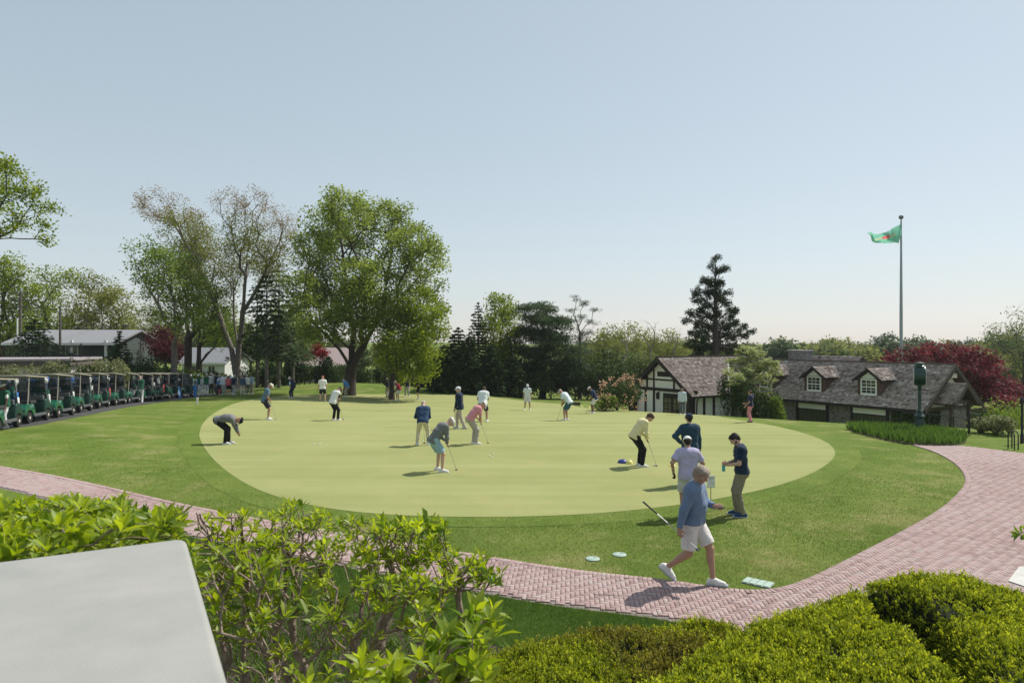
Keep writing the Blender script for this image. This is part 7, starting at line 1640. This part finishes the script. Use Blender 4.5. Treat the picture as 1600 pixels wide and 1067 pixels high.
for z_, w_, x_ in ((.085, .10, 0), (.065, .12, 0), (.02, .05, -.02), (-.045, .09, .02)): b.box((x_, -.0075, zc+z_), (w_, .002, .010))
b.build('printing', mat('print_grey', (.22, .27, .25), .7), pn); b = MB(); b.tube([(0, .012, -.05), (0, .012, zc+.05)], .008, n=6); b.build('stake', M_black, o)
g = at(308, 632); o = empty('marker_stake', g, label='short white stake leaning in the grass near the left end of the green', cat='stake'); b = MB(); b.box((0, 0, .2), (.13, .04, .5), M=Matrix.Rotation(R(8), 4, 'Y'), ch=.01); b.build('board', M_white, o)
for px, py, lab in [(317, 618, 'white rope stand with three legs in front of the caddies'), (371, 616, 'white rope stand with three legs beside the players')]:
    g = at(px, py); o = empty('rope_stand', g, label=lab, cat='stand', group='white rope stands by the carts'); hh = 1.75 if px < 330 else 1.5
    b = MB(); b.tube([(0, 0, 0), (0, 0, hh)], .035, n=8); b.build('pole', M_white, o)
    for k in range(3):
        a = k*2.094+.4; b = MB(); b.tube([(0, 0, .55), (.62*math.cos(a), .62*math.sin(a), 0)], .028, n=6); b.build('leg', M_white, o)
g = at(899, 633); o = empty('golf_bag', g+V(0, 0, .14), R(10), label='brown golf bag lying on the grass behind the man in teal shorts', cat='golf bag'); Mz = Matrix.Rotation(R(90), 4, 'Y'); b = MB(); b.lathe([(.12, -.6), (.14, -.55), (.13, .2), (.15, .35), (.14, .4)], n=14, M=Mz); b.build('tube', mat('brown_leather', (.07, .04, .025), .6), o, smooth=True); b = MB(); b.box((-.1, -.12, .02), (.4, .08, .18), ch=.03); b.build('pocket', mat('brown_leather', (.07, .04, .025), .6), o)
# ------------------------------------------------------------------ golf carts in a row, each with bags on its rack
M_cartg = mat('cart_green_paint', (.008, .105, .058), .22, var=.05, coat=.8, spec=.5)
M_cartk = mat('cart_grey_plastic', (.10, .105, .11), .6, var=.1); M_seat = mat('cart_seat', (.035, .035, .037), .6, var=.1); M_roofc = mat('cart_roof_beige', (.36, .325, .27), .5, var=.05); M_tyre = mat('cart_tyre', (.02, .02, .02), .85); M_rim = mat('cart_rim', (.52, .49, .43), .4, var=.05); M_shield = glass_mat('windshield', (.62, .68, .72), .5, .08)
def arch(cy, r, a0, a1, n=9): return [(cy+r*math.cos(R(a0+(a1-a0)*i/n)), .23+r*math.sin(R(a0+(a1-a0)*i/n))) for i in range(n+1)]
cart = empty('golf_cart', (0, 0, 0)); X3 = lambda q, t: (t, q[0], q[1])
prof = [(-1.17, .36), (-1.19, .52), (-1.13, .66), (-1.0, .76), (-.82, .80), (-.5, .79), (-.36, .70), (-.30, .5), (-.28, .30)]+arch(-.78, .31, 10, 170)
b = MB(); b.prism(prof, X3, -.58, .58); b.build('rear_body', M_cartg, cart, bevel=.035, smooth=True)
prof = [(.58, .32), (.58, .60), (.66, .88), (.82, .96), (1.0, .90), (1.2, .66), (1.26, .45), (1.24, .34)]+arch(.88, .29, 12, 168)
b = MB(); b.prism(prof, X3, -.56, .56); b.build('front_cowl', mat('cart_front_dark', (.012, .045, .034), .35, var=.08), cart, bevel=.035, smooth=True)
b = MB(); b.box((0, .16, .29), (1.14, .9, .07), ch=.01); b.box((.575, .1, .31), (.05, 1.1, .12), ch=.015); b.box((-.575, .1, .31), (.05, 1.1, .12), ch=.015); b.box((0, -1.2, .42), (1.1, .07, .1), ch=.02); b.box((0, 1.27, .42), (1.0, .06, .1), ch=.02); b.build('floor', M_cartk, cart)
b = MB(); b.box((0, -.38, .85), (1.08, .52, .14), ch=.04); b.build('seat', M_seat, cart, smooth=True)
b = MB(); b.box((0, -.72, 1.14), (1.06, .12, .42), M=Matrix.Rotation(R(8), 4, 'X'), ch=.04); b.build('seat_back', M_seat, cart, smooth=True)
b = MB(); b.box((0, .62, .98), (1.0, .14, .2), ch=.03); b.build('dashboard', M_cartk, cart)
b = MB(); b.tube([(-.27, .60, .95), (-.27, .36, 1.08)], .02, n=6); b.tube([(-.27+.17*math.cos(a), .36+.08*math.sin(a), 1.08+.15*math.sin(a)) for a in np.linspace(0, 6.283, 17)], .014, n=6, cap=False); b.build('steering_wheel', M_tyre, cart)
zr = lambda y: 1.86-.055*(y+.2)
for sx in (-1, 1):
    b = MB(); b.tube([(sx*.54, -.92, .78), (sx*.53, -.84, 1.3), (sx*.53, -.80, zr(-.8))], .022, n=6); b.build('post', M_roofc, cart)
    b = MB(); b.tube([(sx*.54, .80, .92), (sx*.53, .52, zr(.52))], .022, n=6); b.build('post', M_cartk, cart)
b = MB(); b.box((0, -.2, 1.90), (1.2, 1.95, .055), M=Matrix.Rotation(R(-3.2), 4, 'X'), ch=.025); rf = b.build('roof', M_roofc, cart, smooth=True)
b = MB(); b.prism([(.80, .93), (.815, .93), (.545, 1.82), (.53, 1.82)], X3, -.51, .51); b.build('windshield', M_shield, cart)
b = MB(); b.box((0, -1.32, .36), (1.0, .3, .04)); b.tube([(-.5, -1.1, .8), (-.5, -1.35, .86), (.5, -1.35, .86), (.5, -1.1, .8)], .016, n=6); b.build('bag_rack', M_tyre, cart)
for sx in (-1, 1):
    for y in (-.78, .88):
        My = Matrix.Rotation(R(90), 4, 'Y')
        b = MB(); b.lathe([(.13, -.09), (.215, -.085), (.228, -.05), (.228, .05), (.215, .085), (.13, .09)], c=(sx*.49, y, .23), n=20, M=My); w_ = b.build('wheel', M_tyre, cart, smooth=True)
        b = MB(); b.lathe([(.135, -.075), (.13, -.02), (.05, 0), (.05, .0), (.13, .02), (.135, .075)], c=(sx*.50, y, .23), n=18, M=My); b.lathe([(.145, .07), (.13, .088), (.09, .07), (.06, .096), (.0, .1)], c=(sx*.49, y, .23), n=18, M=My if sx > 0 else Matrix.Rotation(R(-90), 4, 'Y'), cap=False); b.build('rim', M_rim, w_)
    b = MB(); b.lathe([(.065, 0), (.06, .02), (0, .03)], c=(sx*.36, 1.19, .68), n=12, M=Matrix.Rotation(R(-60), 4, 'X'), cap=False); b.build('headlight', mat('lamp_glass', (.6, .62, .62), .1), cart)
# near right wheel of each cart, read off the photograph; the row runs away from the camera
CARTS = [(-2, 675), (47, 662), (92.5, 653), (127, 645), (156, 638.5), (182, 634), (202.5, 630.8), (223, 628.6), (239, 626.4), (251, 625), (265, 623.4), (286, 621.4)]
pts = [at(*p) for p in CARTS]
nm = ['nearest golf cart, cut by the left edge of the photo', 'golf cart with the striped blue golf bag, first whole one in the row', 'second whole golf cart in the row from the near end', 'third whole golf cart in the row from the near end', 'fourth whole golf cart in the row beside the caddie in white', 'fifth whole golf cart in the row beside the player in white', 'golf cart just in front of the caddie in the green jacket', 'golf cart half hidden behind the caddie in the green jacket', 'golf cart right of the caddie in the green jacket', 'golf cart third from the far end of the row', 'golf cart second from the far end of the row', 'golf cart at the far end of the row beside the caddies']
nms = ['nearest cart', 'first whole cart', 'second whole cart', 'third whole cart', 'cart beside the caddie in white', 'cart beside the player in white', 'cart before the green jacket', 'cart hidden by the green jacket', 'cart after the green jacket', 'third cart from the far end', 'second cart from the far end', 'cart at the far end']
bag_cols = [((.05, .20, .55), (.70, .70, .70)), ((.02, .02, .025), (.7, .7, .7)), ((.03, .03, .035), (.10, .12, .3)), ((.62, .62, .60), (.05, .05, .05)), ((.02, .09, .05), (.6, .6, .6)), ((.02, .025, .06), (.5, .1, .08))]
def make_bag(col, trim, seed):
    r_ = np.random.default_rng(seed); o = empty('golf_bag', (0, 0, 0)); m1 = mat('bag_%d' % seed, col, .6, var=.1); m2 = mat('bag_trim_%d' % seed, trim, .6, var=.1)
    b = MB(); b.lathe([(.10, 0), (.125, .02), (.12, .1), (.125, .5), (.14, .78), (.145, .84), (.12, .84), (.11, .7)], n=14); b.build('bag_body', m1, o, smooth=True)
    b = MB(); b.box((0, -.13, .3), (.19, .10, .38), ch=.03); b.box((.12, -.02, .42), (.08, .15, .5), ch=.03); b.build('pocket', m2, o, smooth=True)
    b = MB(); b.tube([(-.1, -.09, .15), (-.19, -.12, .45), (-.1, -.1, .75)], .02, n=5); b.build('strap', M_tyre, o)
    for k in range(8):
        a = k*.8; x, y = .07*math.cos(a), .07*math.sin(a); h = r_.uniform(1.05, 1.22); dx, dy = r_.normal()*.05, r_.normal()*.05
        b = MB(); b.tube([(x, y, .5), (x+dx, y+dy, h)], .007, n=5)
        c_ = [(.55, .55, .55), (.02, .02, .02), (.70, .70, .68), (.70, .70, .70), (.05, .15, .4)][int(r_.integers(0, 5))] if k < 5 else (.35, .35, .36)
        if k < 5: b.lathe([(.02, -.07), (.055, .0), (.07, .07), (.05, .13), (.01, .16)], c=(x+dx, y+dy, h), n=8)
        else: b.box((x+dx+.03, y+dy, h+.0), (.08, .025, .05), ch=.006)
        b.build('club', mat('head_%d' % int(sum(c_)*100+c_[2]*10), c_, .5), o)
    return o
bags = [make_bag(c, t, i) for i, (c, t) in enumerate(bag_cols)]; used = set()
for i, p in enumerate(pts):
    a, b2 = pts[max(0, i-1)], pts[min(len(pts)-1, i+1)]; d = nrm((b2-a)[:2]); d = nrm(d+V(.06, 0)); rz = math.atan2(-d[0], d[1]); rt = V(d[1], -d[0])
    c_ = p[:2]-rt*.58+d*.78; z_ = gz(*c_); pitch = math.atan((gz(*(c_+d*.9))-gz(*(c_-d*.9)))/1.8)
    o = cart if i == 0 else copy_tree(cart)
    o.location = (c_[0], c_[1], z_+.012); o.rotation_euler = (pitch, 0, rz); tag(o, nm[i]+(', green with a beige roof' if len(nm[i].split()) < 11 else ''), 'golf cart', 'golf carts parked in a row along the road')
    for s_, sx in enumerate((-.27, .27)):
        k = 0 if (i == 1 and s_ == 1) else (3 if (i == 1) else (i*2+s_*3+1) % 5+1)
        g = bags[k] if k not in used else copy_tree(bags[k]); used.add(k)
        q = c_-d*1.31+rt*sx; g.location = (q[0], q[1], z_+.42); g.scale = (1.1,)*3; g.rotation_euler = (R(8), R(2*sx), rz); 
        tag(g, ['blue', 'black', 'charcoal', 'pale grey', 'green', 'navy'][k]+' golf bag '+('left' if s_ == 0 else 'right')+' on the rack of the '+nms[i], 'golf bag', 'golf bags strapped behind the carts')
# stand bags set down by the caddies
for px, py, k, lab in [(24, 664, 0, 'big blue golf bag with striped covers standing beside the caddie at the left edge'), (281, 622, 0, 'light blue golf bag standing beside the person in the long white shirt'), (305, 620, 0, 'blue golf bag standing among the caddies'), (340, 617, 5, 'navy golf bag standing under the gathered players')]:
    g = copy_tree(bags[k]); q = at(px, py); g.location = q; g.rotation_euler = (R(12), 0, .4+px); g.scale = (1.1,)*3; tag(g, lab, 'golf bag', 'golf bags standing beside the caddies')

# ------------------------------------------------------------------ the slightly hazy spring air
b = MB(); b.box((0, 165, 3), (560, 470, 42)); hz_ = b.build('haze', bpy.data.materials.new('haze_air'), kind='stuff', label='thin pale haze in the air over the whole scene', cat='haze')
m = hz_.data.materials[0]; m.use_nodes = True; nt = m.node_tree; nt.nodes.clear(); out = N(nt, 'ShaderNodeOutputMaterial'); pv = N(nt, 'ShaderNodeVolumePrincipled')
pv.inputs['Color'].default_value = (.86, .90, .95, 1); pv.inputs['Density'].default_value = .00022; pv.inputs['Anisotropy'].default_value = .25
nt.links.new(pv.outputs[0], out.inputs['Volume']); C.cycles.volume_bounces = 0; C.cycles.volume_step_rate = 8
